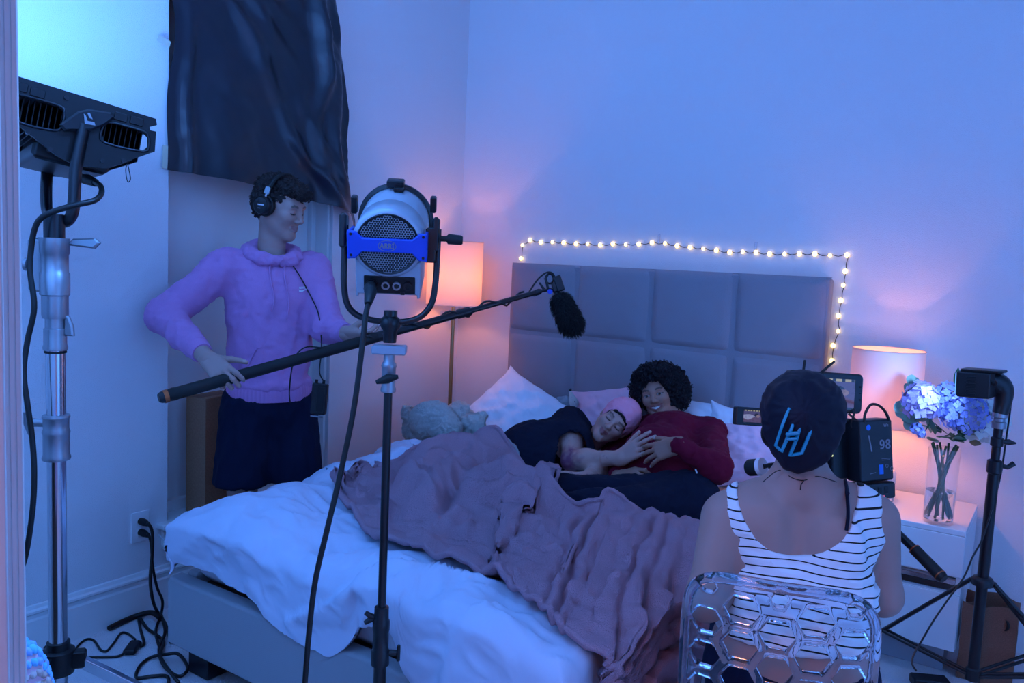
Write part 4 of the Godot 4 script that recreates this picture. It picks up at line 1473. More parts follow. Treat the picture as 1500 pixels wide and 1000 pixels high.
func make_boom() -> void:
	var b := thing("boom_pole", "long black boom pole held across the person's waist, reaching over the bed", "boom pole", BOOM_A)
	var d := (BOOM_B - BOOM_A).normalized()
	var L := BOOM_A.distance_to(BOOM_B)
	var on := func(s: float) -> Vector3: return BOOM_A + d * s
	part("grip_tube", Geo.new().tube([on.call(0.03), on.call(0.05), on.call(0.06), on.call(L * 0.5), on.call(L * 0.51)], [0.02, 0.023, 0.0215, 0.0205, 0.0165], 16), "black_rubber", b)
	part("end_cap", Geo.new().tube([on.call(0.0), on.call(0.008), on.call(0.018)], [0.014, 0.019, 0.0215], 16), "black_satin", b)
	part("copper_ring", Geo.new().tube([on.call(0.017), on.call(0.031)], 0.0225, 16), "copper", b, "copper ring by the pole's butt")
	part("inner_tube", Geo.new().tube([on.call(L * 0.5), on.call(L * 0.75)], 0.0155, 14), "black_satin", b)
	part("inner_tube", Geo.new().tube([on.call(L * 0.74), on.call(L * 0.985)], 0.0115, 14), "black_satin", b)
	for s in [0.51, 0.75]:
		part("twist_lock", Geo.new().tube([on.call(L * s - 0.03), on.call(L * s - 0.025), on.call(L * s + 0.03), on.call(L * s + 0.035)], [0.014, 0.0195, 0.0195, 0.014], 14), "black_plastic", b)
	# audio cable wound loosely along the pole
	var w := []
	for k in 60:
		var s := lerpf(0.46, 0.95, k / 59.0)
		var an := k * 0.42
		var up := V(0, 1, 0)
		var sd := d.cross(up).normalized()
		w.append(on.call(L * s) + (up * cos(an) + sd * sin(an)) * (0.017 + 0.005 * sin(k * 0.9)))
	part("wound_cable", Geo.new().tube(w, 0.0045, 6), "cable", b)
	# shock mount and furry windshield
	var mic := thing("boom_microphone", "furry black microphone windshield in a shock mount at the pole's tip", "microphone", BOOM_B)
	var m0 := Vector3(-1.888, 1.365, -3.146)
	var m1 := Vector3(-1.772, 1.194, -3.131)
	var md := (m1 - m0).normalized()
	var g := Geo.new()
	var s := Sdf.new()
	s.cone(m0.lerp(m1, 0.26), m0.lerp(m1, 0.76), 0.044, 0.05, 0.02)
	s.build(g, 0.005)
	var nz := noise(60.0, 7, 3)
	for k in g.v.size():
		var q := g.v[k]
		g.v[k] += g.n[k] * (0.009 * nz.get_noise_3dv(q)) + md * 0.004 * nz.get_noise_3d(q.y, q.z, q.x)
	g.smooth()
	var fur := part("windshield", g, "fur_black", mic)
	# tufts of fur
	var hair := Geo.new()
	var rng := RandomNumberGenerator.new()
	rng.seed = 4
	for k in range(0, g.v.size(), 2):
		var a := g.v[k]
		var dr := (g.n[k] * 0.8 + md * 0.9 + V(rng.randf() - 0.5, rng.randf() - 0.5, rng.randf() - 0.5) * 0.7).normalized()
		hair.tube([a - g.n[k] * 0.002, a + dr * 0.012, a + dr * 0.02 + md * 0.005], [0.0013, 0.001, 0.0003], 3)
	part("fur_tufts", hair, "fur_black", fur).set_meta("kind", "stuff")
	part("microphone_tube", Geo.new().tube([m0.lerp(m1, -0.03), m0.lerp(m1, 0.3)], 0.014, 12), "black_satin", mic)
	# mount: clamp, blue knob, upright forks, suspension ring and cable loop
	part("swivel", Geo.new().tube([Vector3(-1.974, 1.351, -3.075), Vector3(-1.965, 1.355, -3.081), Vector3(-1.945, 1.365, -3.095), Vector3(-1.938, 1.368, -3.101)], [0.009, 0.014, 0.014, 0.009], 12), "black_plastic", mic)
	part("knob", Geo.new().lathe(along_y(Vector3(-1.891, 1.368, -3.096), V(-0.55, -0.1, -0.8)), [Vector2(0, -0.008), Vector2(0.011, -0.008), Vector2(0.012, 0.004), Vector2(0, 0.008)], 12), "blue_plastic", mic, "blue swivel knob")
	part("mount_bar", Geo.new().tube([Vector3(-1.941, 1.368, -3.099), Vector3(-1.907, 1.376, -3.123), Vector3(-1.881, 1.365, -3.151)], 0.007, 8), "black_plastic", mic)
	part("fork", Geo.new().tube([Vector3(-1.929, 1.375, -3.108), Vector3(-1.949, 1.404, -3.098)], [0.007, 0.004], 8), "black_plastic", mic)
	part("fork", Geo.new().tube([Vector3(-1.914, 1.378, -3.118), Vector3(-1.928, 1.423, -3.114), Vector3(-1.92, 1.441, -3.122)], [0.006, 0.006, 0.003], 8), "black_plastic", mic)
	var ring := []
	for k in 18:
		var an := TAU * k / 18
		ring.append(Vector3(-1.919, 1.423, -3.133) + (V(0.827, 0.044, -0.561) * cos(an) * 0.017 + V(-0.09, 0.994, -0.06) * sin(an) * 0.022))
	part("suspension_ring", Geo.new().tube(ring, 0.0045, 6, true), "black_rubber", mic)
	part("clip", Geo.new().box(along_z(Vector3(-1.877, 1.404, -3.146), V(0.5, 0.1, 0.85)) * at(Vector3.ZERO, V(0, 0, 22)), V(0.035, 0.07, 0.03), 0.005), "black_plastic", mic)
	part("clip", Geo.new().box(along_z(Vector3(-1.892, 1.386, -3.134), V(0.5, 0.1, 0.85)) * at(Vector3.ZERO, V(0, 0, 22)), V(0.02, 0.04, 0.024), 0.004), "black_plastic", mic)
	part("cable_loop", Geo.new().tube(spline([Vector3(-1.983, 1.345, -3.056), Vector3(-1.967, 1.385, -3.071), Vector3(-1.946, 1.425, -3.09), Vector3(-1.921, 1.45, -3.11), Vector3(-1.906, 1.448, -3.132), Vector3(-1.891, 1.425, -3.139)], 6), 0.0042, 6), "cable", mic)


func letters(txt: String, t: Transform3D, height: float, m: String, parent: Node3D, called := "lettering") -> void:
	var tm := TextMesh.new()
	var f := SystemFont.new()
	f.font_names = PackedStringArray(["Droid Sans"])
	f.font_weight = 700
	tm.font = f
	tm.text = txt
	tm.font_size = 32
	tm.pixel_size = height / 24.0
	tm.depth = height * 0.03
	var o := MeshInstance3D.new()
	o.name = called
	o.mesh = tm
	o.material_override = M[m]
	parent.add_child(o, true)
	var p0 := Vector3.ZERO
	var q: Node = parent
	while q != self:
		p0 += (q as Node3D).position
		q = q.get_parent()
	o.transform = Transform3D(t.basis, t.origin - p0)


# frame on four corners seen from the front: x right, y up, z towards the viewer; returns the frame and the size
func quad_frame(tl: Vector3, tr: Vector3, bl: Vector3) -> Array:
	var x := (tr - tl).normalized()
	var y := (tl - bl)
	y = (y - x * y.dot(x)).normalized()
	return [Transform3D(Basis(x, y, x.cross(y)), (tr + bl) / 2), Vector2(tl.distance_to(tr), (tl - bl).dot(y))]


# what the little screens show: a pale bed, a darker wall and the pink blanket
func screen_image(sd: int) -> ImageTexture:
	var im := Image.create(96, 64, false, Image.FORMAT_RGB8)
	im.fill(Color(0.30, 0.26, 0.44))
	var n := noise(0.05, sd, 3)
	for y in 64:
		for x in 96:
			var u := x / 96.0
			var v := y / 64.0
			var c := Color(0.36, 0.32, 0.52)
			if v > 0.30 + 0.5 * (u - 0.35) * (1.0 if u > 0.35 else -0.4) and u < 0.78:
				c = Color(0.66, 0.68, 0.85)
			if v > 0.62 + 0.12 * sin(u * 7.0):
				c = Color(0.42, 0.31, 0.45)
			if Vector2(u - 0.72, (v - 0.36) * 0.8).length() < 0.11:
				c = Color(0.10, 0.08, 0.14)
			if Vector2(u - 0.80, (v - 0.44) * 0.9).length() < 0.1:
				c = Color(0.62, 0.52, 0.55)
			c = c.darkened(0.25 * maxf(n.get_noise_2d(x, y), 0.0))
			if v < 0.09 or v > 0.93:
				c = Color(0.05, 0.05, 0.06) if (x / 5) % 3 == 0 else Color(0.75, 0.72, 0.55) if v < 0.09 else Color(0.04, 0.04, 0.05)
			im.set_pixel(x, y, c)
	return ImageTexture.create_from_image(im)


func screen_part(t: Transform3D, size: Vector2, tex: Texture2D, parent: Node3D) -> void:
	var m := StandardMaterial3D.new()
	m.resource_name = "screen_picture"
	m.albedo_color = Color(0.02, 0.02, 0.02)
	m.roughness = 0.15
	m.emission_enabled = true
	m.emission = Color.BLACK
	m.emission_texture = tex
	m.emission_energy_multiplier = 0.55
	var g := Geo.new()
	var a := g.vert(t * V(-size.x / 2, -size.y / 2, 0), t.basis.z, Vector2(0, 1))
	var b := g.vert(t * V(size.x / 2, -size.y / 2, 0), t.basis.z, Vector2(1, 1))
	var c := g.vert(t * V(size.x / 2, size.y / 2, 0), t.basis.z, Vector2(1, 0))
	var d := g.vert(t * V(-size.x / 2, size.y / 2, 0), t.basis.z, Vector2(0, 0))
	g.quad(a, b, c, d)
	part("screen", g, m, parent, "lit screen showing the bed")


func make_camera_rig() -> void:
	var c0 := Vector3(-0.537, 1.02, -2.427)
	var fw := V(-0.62, -0.12, -0.78).normalized()
	var t := along_z(c0, -fw)   # z towards the operator
	var cam := thing("cinema_camera", "black film camera with monitors and a battery, facing the bed", "camera", c0)
	part("body", Geo.new().box(t * at(V(-0.01, 0, -0.05)), V(0.15, 0.15, 0.22), 0.012), "black_plastic", cam)
	part("side_panel", Geo.new().box(t * at(V(0.07, 0.0, -0.04)), V(0.012, 0.12, 0.17), 0.004), "black_satin", cam)
	part("lens", Geo.new().lathe(t * Transform3D(Basis(Vector3.RIGHT, -PI / 2), V(-0.01, 0, -0.16)), [Vector2(0, 0), Vector2(0.045, 0), Vector2(0.045, 0.05), Vector2(0.05, 0.055), Vector2(0.05, 0.13), Vector2(0.056, 0.14), Vector2(0.056, 0.17), Vector2(0.046, 0.17), Vector2(0.04, 0.15), Vector2(0, 0.15)], 28), "black_satin", cam)
	part("top_handle", Geo.new().tube(spline([t * V(0, 0.075, 0.03), t * V(0, 0.115, 0.03), t * V(0, 0.125, 0.0), t * V(0, 0.125, -0.1), t * V(0, 0.115, -0.13), t * V(0, 0.075, -0.13)], 5), 0.012, 10), "black_satin", cam)
	# battery with its print, on a plate at the camera's back right
	var q := quad_frame(Vector3(-0.447, 1.11, -2.353), Vector3(-0.379, 1.113, -2.447), Vector3(-0.422, 0.944, -2.349))
	var bt: Transform3D = q[0]
	var bs: Vector2 = q[1]
	var bat := part("battery", Geo.new().box(bt * at(V(0, 0, -0.03)), V(bs.x, bs.y, 0.06), 0.006), "black_plastic", cam, "black battery with the number 98")
	letters("98", bt * at(V(bs.x * 0.23, bs.y * 0.09, 0.001)), 0.027, "logo_grey", bat)
	letters("Wh", bt * at(V(bs.x * 0.28, bs.y * 0.40, 0.001)), 0.008, "logo_grey", bat)
	part("blue_label", Geo.new().box(bt * at(V(bs.x * 0.10, -bs.y * 0.31, 0.0005)), V(0.014, 0.026, 0.001), 0.0), "logo_blue", bat)
	part("blue_mark", Geo.new().lathe(bt * Transform3D(Basis(Vector3.RIGHT, PI / 2), V(-bs.x * 0.24, bs.y * 0.38, 0.0)), [Vector2(0.008, 0.001), Vector2(0.0, 0.0012)], 14, false), "logo_blue", bat)
	for k in 5:
		part("print_line", Geo.new().box(bt * at(V(bs.x * 0.25, -bs.y * (0.14 + 0.022 * (k % 2)) - 0.0, 0.0004)), V(0.03 - 0.004 * k, 0.0015, 0.0008), 0.0), "logo_grey", bat)
	part("slanted_mark", Geo.new().box(bt * at(V(-bs.x * 0.2, bs.y * 0.12, 0.0004), V(0, 0, 12)), V(0.004, 0.045, 0.0008), 0.0), "logo_grey", bat)
	part("base_line", Geo.new().box(bt * at(V(-bs.x * 0.15, -bs.y * 0.36, 0.0004), V(0, 0, 8)), V(0.02, 0.0015, 0.0008), 0.0), "logo_grey", bat)
	for k in 2:
		var ring := []
		for j in 10:
			ring.append(bt * V(bs.x * (0.27 + 0.14 * k) + cos(TAU * j / 10) * 0.0045, -bs.y * (0.26 + 0.05 * k) + sin(TAU * j / 10) * 0.005, 0.0006))
		part("printed_mark", Geo.new().tube(ring, 0.0008, 4, true), "logo_grey", bat)
	part("battery_plate", Geo.new().box(bt * at(V(-bs.x * 0.1, 0.0, -0.075)), V(bs.x * 0.9, bs.y * 0.9, 0.028), 0.004), "black_satin", cam)
	part("mount_block", Geo.new().box(bt * at(V(-bs.x * 0.62, -0.01, -0.09)), V(0.07, 0.14, 0.08), 0.006), "black_plastic", cam)
	# port box below the battery
	var pb := part("port_box", Geo.new().box(bt * at(V(0.0, -bs.y * 0.5 - 0.026, -0.025)), V(bs.x * 1.0, 0.045, 0.06), 0.006), "black_plastic", cam)
	for k in 3:
		part("port", Geo.new().box(bt * at(V(-0.022 + 0.022 * k, -bs.y * 0.5 - 0.024, 0.0055)), V(0.013, 0.02, 0.002), 0.001), "dark_metal", pb)
	part("power_led", Geo.new().box(bt * at(V(0.012, -bs.y * 0.5 - 0.04, 0.006)), V(0.004, 0.004, 0.002), 0.0005), glow("red_led_glow", Color(1.0, 0.25, 0.15), 1.5), pb)
	part("latch", Geo.new().tube(spline([Vector3(-0.392, 0.889, -2.387), Vector3(-0.374, 0.894, -2.4), Vector3(-0.36, 0.887, -2.409), Vector3(-0.365, 0.88, -2.404), Vector3(-0.385, 0.882, -2.391)], 4, true), 0.004, 6, true), "black_satin", cam)
	part("battery_cable", Geo.new().tube(spline([Vector3(-0.434, 1.102, -2.372), Vector3(-0.435, 1.127, -2.375), Vector3(-0.425, 1.152, -2.384), Vector3(-0.41, 1.151, -2.406), Vector3(-0.395, 1.134, -2.427), Vector3(-0.385, 1.109, -2.442)], 6), 0.0038, 6), "cable", cam)
	for w in [[Vector3(-0.478, 1.121, -2.381), Vector3(-0.464, 1.112, -2.378), Vector3(-0.442, 1.096, -2.378), Vector3(-0.44, 1.077, -2.377)], [Vector3(-0.489, 1.118, -2.374), Vector3(-0.463, 1.134, -2.381), Vector3(-0.468, 1.089, -2.372), Vector3(-0.447, 1.085, -2.374)], [Vector3(-0.497, 1.118, -2.38), Vector3(-0.487, 1.098, -2.373), Vector3(-0.472, 1.104, -2.384), Vector3(-0.466, 1.076, -2.384)]]:
		part("short_cable", Geo.new().tube(spline(w, 6), 0.003, 6), "cable", cam)
	part("led_spot", Geo.new().box(at(Vector3(-0.494, 1.016, -2.298)), V(0.005, 0.005, 0.005), 0.001), glow("yellow_led_glow", Color(0.9, 0.9, 0.35), 1.0), cam)
	# large monitor on an arm
	var mf := quad_frame(Vector3(-0.629, 1.234, -2.294), Vector3(-0.465, 1.225, -2.451), Vector3(-0.615, 1.124, -2.29))
	var mt: Transform3D = mf[0]
	var ms: Vector2 = mf[1]
	var mon := part("monitor", Geo.new().prism(mt * at(V(0, 0, -0.014)), rounded(ms.x, ms.y, 0.014), 0.028, 0.004), "black_plastic", cam)
	screen_part(mt * at(V(-0.004, -0.003, 0.0008)), Vector2(ms.x * 0.8, ms.y * 0.76), screen_image(3), mon)
	for k in 3:
		part("button", Geo.new().box(mt * at(V(ms.x * 0.46, 0.02 - 0.018 * k, 0.001)), V(0.006, 0.006, 0.002), 0.001), "dark_metal", mon)
	part("antenna", Geo.new().tube([Vector3(-0.594, 1.231, -2.329), Vector3(-0.593, 1.261, -2.333)], [0.004, 0.0035], 8), "black_rubber", mon)
	part("antenna", Geo.new().tube([Vector3(-0.555, 1.228, -2.367), Vector3(-0.528, 1.26, -2.388)], [0.004, 0.0035], 8), "black_rubber", mon)
	part("monitor_arm", Geo.new().tube([mt * V(0.03, -ms.y * 0.5, -0.015), mt * V(0.025, -ms.y * 0.5 - 0.03, -0.02), t * V(0.03, 0.10, 0.0)], 0.008, 8), "black_satin", cam)
	# small flip-out screen on the left
	var lf := quad_frame(Vector3(-0.722, 1.134, -2.17), Vector3(-0.673, 1.125, -2.251), Vector3(-0.716, 1.085, -2.169))
	var lt: Transform3D = lf[0]
	var ls: Vector2 = lf[1]
	var side := part("flip_screen", Geo.new().prism(lt * at(V(0, 0, -0.008)), rounded(ls.x, ls.y, 0.005), 0.016, 0.002), "black_plastic", cam)
	screen_part(lt * at(V(0.008, 0, 0.0006)), Vector2(ls.x * 0.66, ls.y * 0.72), screen_image(5), side)
	part("flip_arm", Geo.new().tube([lt * V(ls.x * 0.5, 0, -0.01), t * V(-0.08, 0.03, 0.0)], 0.009, 8), "black_satin", cam)
	# hand wheel with a pale blue rim, low on the left
	var hw := Vector3(-0.641, 0.992, -2.112)
	var hd := V(0.78, 0.25, 0.2).normalized()
	part("hand_wheel", Geo.new().lathe(along_y(hw, hd), [Vector2(0, -0.022), Vector2(0.018, -0.022), Vector2(0.022, -0.016), Vector2(0.022, 0.012), Vector2(0, 0.012)], 18), "black_rubber", cam)
	part("wheel_rim", Geo.new().lathe(along_y(hw, hd), [Vector2(0.0, 0.0125), Vector2(0.023, 0.0125), Vector2(0.023, 0.024), Vector2(0.0, 0.024)], 18), "logo_white", cam)
	part("wheel_arm", Geo.new().tube([hw + hd * 0.02, t * V(-0.05, -0.05, 0.0)], 0.008, 8), "black_satin", cam)
	# fluid-head tripod under it
	var tr := thing("camera_tripod", "black tripod under the film camera, its pan handle reaching back", "tripod", V(c0.x, 0, c0.z))
	var h0 := t * V(-0.01, -0.078, -0.03)
	part("quick_plate", Geo.new().box(along_z(h0 + V(0, -0.012, 0), -fw), V(0.08, 0.02, 0.14), 0.004), "black_satin", tr)
	part("fluid_head", Geo.new().lathe(at(h0 + V(0, -0.15, 0)), [Vector2(0, 0), Vector2(0.05, 0), Vector2(0.05, 0.03), Vector2(0.042, 0.035), Vector2(0.042, 0.125), Vector2(0, 0.125)], 20), "black_plastic", tr)
	for k in 3:
		var an := deg_to_rad(250.0 + 120.0 * k)
		var d := V(cos(an), 0, sin(an))
		var a := h0 + V(0, -0.17, 0) + d * 0.045
		var b := V(h0.x, 0.0, h0.z) + d * 0.33
		part("leg", Geo.new().tube([a, a.lerp(b, 0.55)], 0.015, 10), "black_satin", tr)
		part("leg_tip", Geo.new().tube([a.lerp(b, 0.5), b + V(0, 0.01, 0)], 0.010, 10), "dark_metal", tr)
		part("foot", Geo.new().lathe(at(b), [Vector2(0, 0), Vector2(0.02, 0), Vector2(0.018, 0.022), Vector2(0.0, 0.024)], 10), "black_rubber", tr)
	part("crown", Geo.new().lathe(at(h0 + V(0, -0.2, 0)), [Vector2(0, 0), Vector2(0.05, 0.0), Vector2(0.06, 0.02), Vector2(0.055, 0.05), Vector2(0, 0.05)], 18), "black_plastic", tr)
	var g0 := Vector3(-0.272, 0.824, -2.254)
	var g1 := Vector3(-0.194, 0.779, -2.205)
	part("pan_handle", Geo.new().tube([h0 + V(0, -0.05, 0), Vector3(-0.343, 0.863, -2.296), g0], [0.009, 0.0105, 0.0105], 12), "black_satin", tr)
	part("pan_grip", Geo.new().tube([g0, g0.lerp(g1, 0.06), g0.lerp(g1, 0.9), g1], [0.012, 0.0145, 0.0145, 0.011], 14), "black_rubber", tr)
	for s in [0.02, 0.86]:
		part("grip_ring", Geo.new().tube([g0.lerp(g1, s), g0.lerp(g1, s + 0.03)], 0.0149, 14), "copper", tr)


func make_led_stand() -> void:
	var ax := Vector2(-0.169, -3.267)
	var st := thing("led_stand", "black tripod stand with a small lamp head beside the vase of flowers", "light stand", V(ax.x, 0, ax.y))
	var y := func(h: float) -> Vector3: return V(ax.x, h, ax.y)
	var rt := V(0.827, 0.044, -0.561)
	var up := V(0, 1, 0)
	part("lower_tube", Geo.new().tube([y.call(0.10), y.call(0.85)], 0.0185, 14), "black_satin", st)
	part("upper_tube", Geo.new().tube([y.call(0.83), y.call(1.0)], 0.0145, 14), "black_satin", st)
	var c1 := part("collar", Geo.new().lathe(at(y.call(0)), [Vector2(0.0185, 0.84), Vector2(0.024, 0.845), Vector2(0.024, 0.885), Vector2(0.0145, 0.89)], 16, false), "black_plastic", st)
	part("wing_knob", Geo.new().tube([y.call(0.868) + rt * 0.02, y.call(0.862) + rt * 0.045, y.call(0.875) + rt * 0.066], [0.008, 0.008, 0.01], 8), "black_plastic", c1)
	var c2 := part("collar", Geo.new().lathe(at(y.call(0)), [Vector2(0.0145, 0.935), Vector2(0.02, 0.938), Vector2(0.02, 0.965), Vector2(0.0145, 0.968)], 16, false), "black_plastic", st)
	part("wing_knob", Geo.new().tube([y.call(0.952) + rt * 0.018, y.call(0.95) + rt * 0.04, y.call(0.946) + rt * 0.066], [0.007, 0.011, 0.003], 8), "black_plastic", c2)
	part("spigot", Geo.new().lathe(at(y.call(0)), [Vector2(0, 1.0), Vector2(0.022, 1.0), Vector2(0.023, 1.02), Vector2(0.018, 1.024), Vector2(0.018, 1.034), Vector2(0.024, 1.038), Vector2(0.022, 1.06), Vector2(0, 1.06)], 16), "cast_metal", st)
	# lamp head: ribbed box on a thick bent neck
	var hd := thing("small_led_lamp", "small black ribbed lamp head on the bent neck of the slim stand", "film light", y.call(1.06))
	part("neck", Geo.new().tube(spline([y.call(1.05), y.call(1.09) + rt * 0.006, y.call(1.135) + rt * 0.002, y.call(1.162) - rt * 0.03, y.call(1.165) - rt * 0.06], 5), [0.024, 0.025, 0.026, 0.026, 0.027, 0.028, 0.029, 0.03, 0.031, 0.032, 0.033, 0.034, 0.035, 0.035, 0.035, 0.035, 0.035, 0.035, 0.035, 0.035, 0.035], 14), "black_plastic", hd)
	var hx := V(0.985, 0.05, 0.16).normalized()
	var ht := Transform3D(Basis(hx, hx.cross(V(-hx.z, 0, hx.x)) * -1.0, V(-hx.z, 0, hx.x)).orthonormalized(), y.call(1.153) - rt * 0.09)
	part("head", Geo.new().box(ht, V(0.105, 0.088, 0.10), 0.006), "black_plastic", hd)
	part("head_top", Geo.new().prism(ht * at(V(0.02, 0.047, 0)) * Transform3D(Basis(Vector3.RIGHT, PI / 2), Vector3.ZERO), rounded(0.13, 0.09, 0.02), 0.008, 0.002), "dark_metal", hd)
	for k in 6:
		part("rib", Geo.new().box(ht * at(V(-0.005, -0.032 + 0.0115 * k, 0.051)), V(0.03, 0.005, 0.004), 0.001), "black_satin", hd)
	part("side_button", Geo.new().lathe(ht * Transform3D(Basis(Vector3.RIGHT, PI / 2), V(0.062, 0.01, 0.03)), [Vector2(0.009, 0.0), Vector2(0.009, 0.008), Vector2(0.0, 0.009)], 14, false), "dark_metal", hd)
	part("front_lamp", Geo.new().box(ht * at(V(-0.054, 0, 0)), V(0.004, 0.075, 0.085), 0.001), glow("small_lamp_glow", BLUE, 1.2), hd)
	# tripod base
	part("leg_hub", Geo.new().lathe(at(y.call(0)), [Vector2(0.0185, 0.44), Vector2(0.034, 0.442), Vector2(0.036, 0.462), Vector2(0.03, 0.47), Vector2(0.0185, 0.472)], 16, false), "black_plastic", st)
	part("brace_hub", Geo.new().lathe(at(y.call(0)), [Vector2(0.0, 0.095), Vector2(0.024, 0.095), Vector2(0.024, 0.135), Vector2(0.0185, 0.14)], 16, false), "black_plastic", st)
	for f in [Vector3(-0.657, 0.015, -3.303), Vector3(-0.035, 0.015, -3.297), Vector3(0.194, 0.015, -3.658)]:
		var d: Vector3 = (V(f.x - ax.x, 0, f.z - ax.y)).normalized()
		var a: Vector3 = y.call(0.455) + d * 0.034
		var b: Vector3 = y.call(0.012) + d * 0.47
		part("leg", Geo.new().tube([a, b], 0.0095, 4, false, Vector2(1.3, 0.8)), "black_satin", st)
		var mid := a.lerp(b, 0.62)
		for s in [-1, 1]:
			var off: Vector3 = d.cross(up) * 0.012 * s
			part("leg_brace", Geo.new().tube([y.call(0.115) + d * 0.02 + off, mid + off], 0.006, 6), "black_satin", st)
		part("foot", Geo.new().tube([b - (b - a).normalized() * 0.03, b], 0.014, 10), "black_rubber", st)
	# thin lead from the lamp head to a power brick on the carpet
	var c := part("lamp_lead", Geo.new().tube(spline([y.call(1.10) + rt * 0.024, y.call(1.08) + rt * 0.034, y.call(0.95) + rt * 0.03, y.call(0.85) + rt * 0.026, y.call(0.76) + rt * 0.014, Vector3(-0.177, 0.631, -3.191), Vector3(-0.198, 0.571, -3.145), Vector3(-0.215, 0.508, -3.102), Vector3(-0.244, 0.454, -3.04), Vector3(-0.277, 0.393, -2.95), Vector3(-0.299, 0.342, -2.881), Vector3(-0.311, 0.315, -2.822), Vector3(-0.308, 0.304, -2.773), Vector3(-0.292, 0.297, -2.747)], 5), 0.003, 6), "cable", self)
	tag(c, "thin black lead from the small lamp head to the power brick", "cable")
	var pb := Vector3(-0.305, 0.02, -3.319)
	var pk := part("power_brick", Geo.new().box(at(pb, V(0, -62, 0)), V(0.062, 0.036, 0.13), 0.006), "black_plastic", self)
	tag(pk, "black power brick lying on the carpet by the nightstand", "power supply")

var bump_caps := []
var puff_a: FastNoiseLite
var puff_b: FastNoiseLite
var puff_c: FastNoiseLite


# cloth turned over an edge of radius r: run d past the edge gives (outward, down)
func over_edge(d: float, r: float) -> Vector2:
	if d <= 0.0:
		return Vector2(d, 0.0)
	var q := PI * 0.5 * r
	if d < q:
		return Vector2(r * sin(d / r), r * (1.0 - cos(d / r)))
	return Vector2(r, r + d - q)


# what lies under the cloths at a point of the bed: limbs as rounded bars
func bump_height(x: float, z: float) -> float:
	var best := 0.0
	for c in bump_caps:
		var a: Vector3 = c[0]
		var b: Vector3 = c[1]
		var d := Vector2(b.x - a.x, b.z - a.z)
		var h := clampf(Vector2(x - a.x, z - a.z).dot(d) / d.length_squared(), 0.0, 1.0)
		var p := a.lerp(b, h)
		var r: float = lerpf(c[2], c[3], h)
		var w := Vector2(x - p.x, z - p.z).length() / (r * 1.45)
		if w < 2.5:
			best = maxf(best, lerpf(0.5, p.y + r + 0.006, exp(-w * w)))
	return best


# raise along a crease: soft on one side, sharp on the other
func crease(x: float, z: float, a: Vector2, b: Vector2, amp: float, soft: float, sharp: float) -> float:
	var d := b - a
	var h := (Vector2(x, z) - a).dot(d) / d.length_squared()
	var side := d.cross(Vector2(x, z) - a) / d.length()
	var fade := smoothstep(-0.15, 0.1, h) * smoothstep(1.15, 0.9, h)
	return amp * fade * (exp(-side / soft) if side > 0.0 else exp(side / sharp))


func duvet_top(x: float, z: float) -> float:
	var y := 0.575 + 0.055 * puff_a.get_noise_2d(x, z) + 0.018 * puff_b.get_noise_2d(x, z)
	# turned-back heap at the upper left
	y += 0.10 * exp(-pow((x + 2.36) / 0.22, 2.0)) * smoothstep(-2.16, -2.42, z) * smoothstep(-2.98, -2.7, z)
	y += 0.05 * exp(-pow((x + 2.15) / 0.25, 2.0) - pow((z + 2.75) / 0.16, 2.0))
	# plump front left corner
	y += 0.055 * exp(-pow((x + 2.25) / 0.28, 2.0) - pow((z + 1.85) / 0.22, 2.0))
	# folds
	y += crease(x, z, Vector2(-1.88, -1.50), Vector2(-1.30, -1.86), 0.040, 0.16, 0.012)
	y += crease(x, z, Vector2(-2.32, -2.05), Vector2(-1.75, -2.0), 0.016, 0.05, 0.012)
	y += crease(x, z, Vector2(-2.35, -2.30), Vector2(-1.95, -2.34), 0.025, 0.06, 0.015)
	y += crease(x, z, Vector2(-1.55, -1.62), Vector2(-1.05, -1.72), 0.022, 0.06, 0.02)
	y += crease(x, z, Vector2(-1.62, -1.45), Vector2(-1.40, -1.80), 0.016, 0.05, 0.015)
	y += crease(x, z, Vector2(-1.28, -1.45), Vector2(-1.18, -1.78), 0.016, 0.04, 0.014)
	y += crease(x, z, Vector2(-2.25, -1.55), Vector2(-1.95, -1.72), 0.012, 0.03, 0.014)
	y += crease(x, z, Vector2(-2.05, -1.95), Vector2(-2.35, -1.75), 0.010, 0.02, 0.02)
	y += crease(x, z, Vector2(-2.05, -1.95), Vector2(-1.85, -2.2), 0.010, 0.02, 0.02)
	y += 0.009 * (0.4 - absf(puff_c.get_noise_2d(x * 0.9 + z * 0.35, z * 1.5 - x * 0.3)) * 2.0)
	return y


const DX := -2.34
const DR := -1.0
const DZ := -1.725


func duvet_point(x: float, z: float) -> Vector3:
	var ox := over_edge(DX - x, 0.10)
	var orr := over_edge(x - DR, 0.07)
	var oz := over_edge(z - DZ, 0.06)
	var top := duvet_top(clampf(x, DX - 0.10, DR + 0.05), minf(z, DZ + 0.05))
	var full := duvet_top(x, z)
	var out := full - 0.575
	var sx := maxf(ox.y, orr.y)
	var drop := maxf(sx, oz.y) + 0.35 * minf(sx, oz.y)
	var hang := clampf(drop / 0.08, 0.0, 1.0)
	var p := V(x if ox.x <= 0.0 else DX - ox.x, lerpf(full, top, hang) - drop, z if oz.x <= 0.0 else DZ + oz.x)
	if ox.y > 0.0:
		p.x -= clampf(ox.y / 0.05, 0.0, 1.0) * (out * 0.9 + 0.02)
	if orr.y > 0.0:
		p.x = DR + orr.x + clampf(orr.y / 0.05, 0.0, 1.0) * (clampf(out, -0.01, 0.04) * 0.8 + 0.015)
	if oz.y > 0.0:
		p.z += clampf(oz.y / 0.05, 0.0, 1.0) * (clampf(out, -0.01, 0.035) * 0.8 + 0.012)
	return p


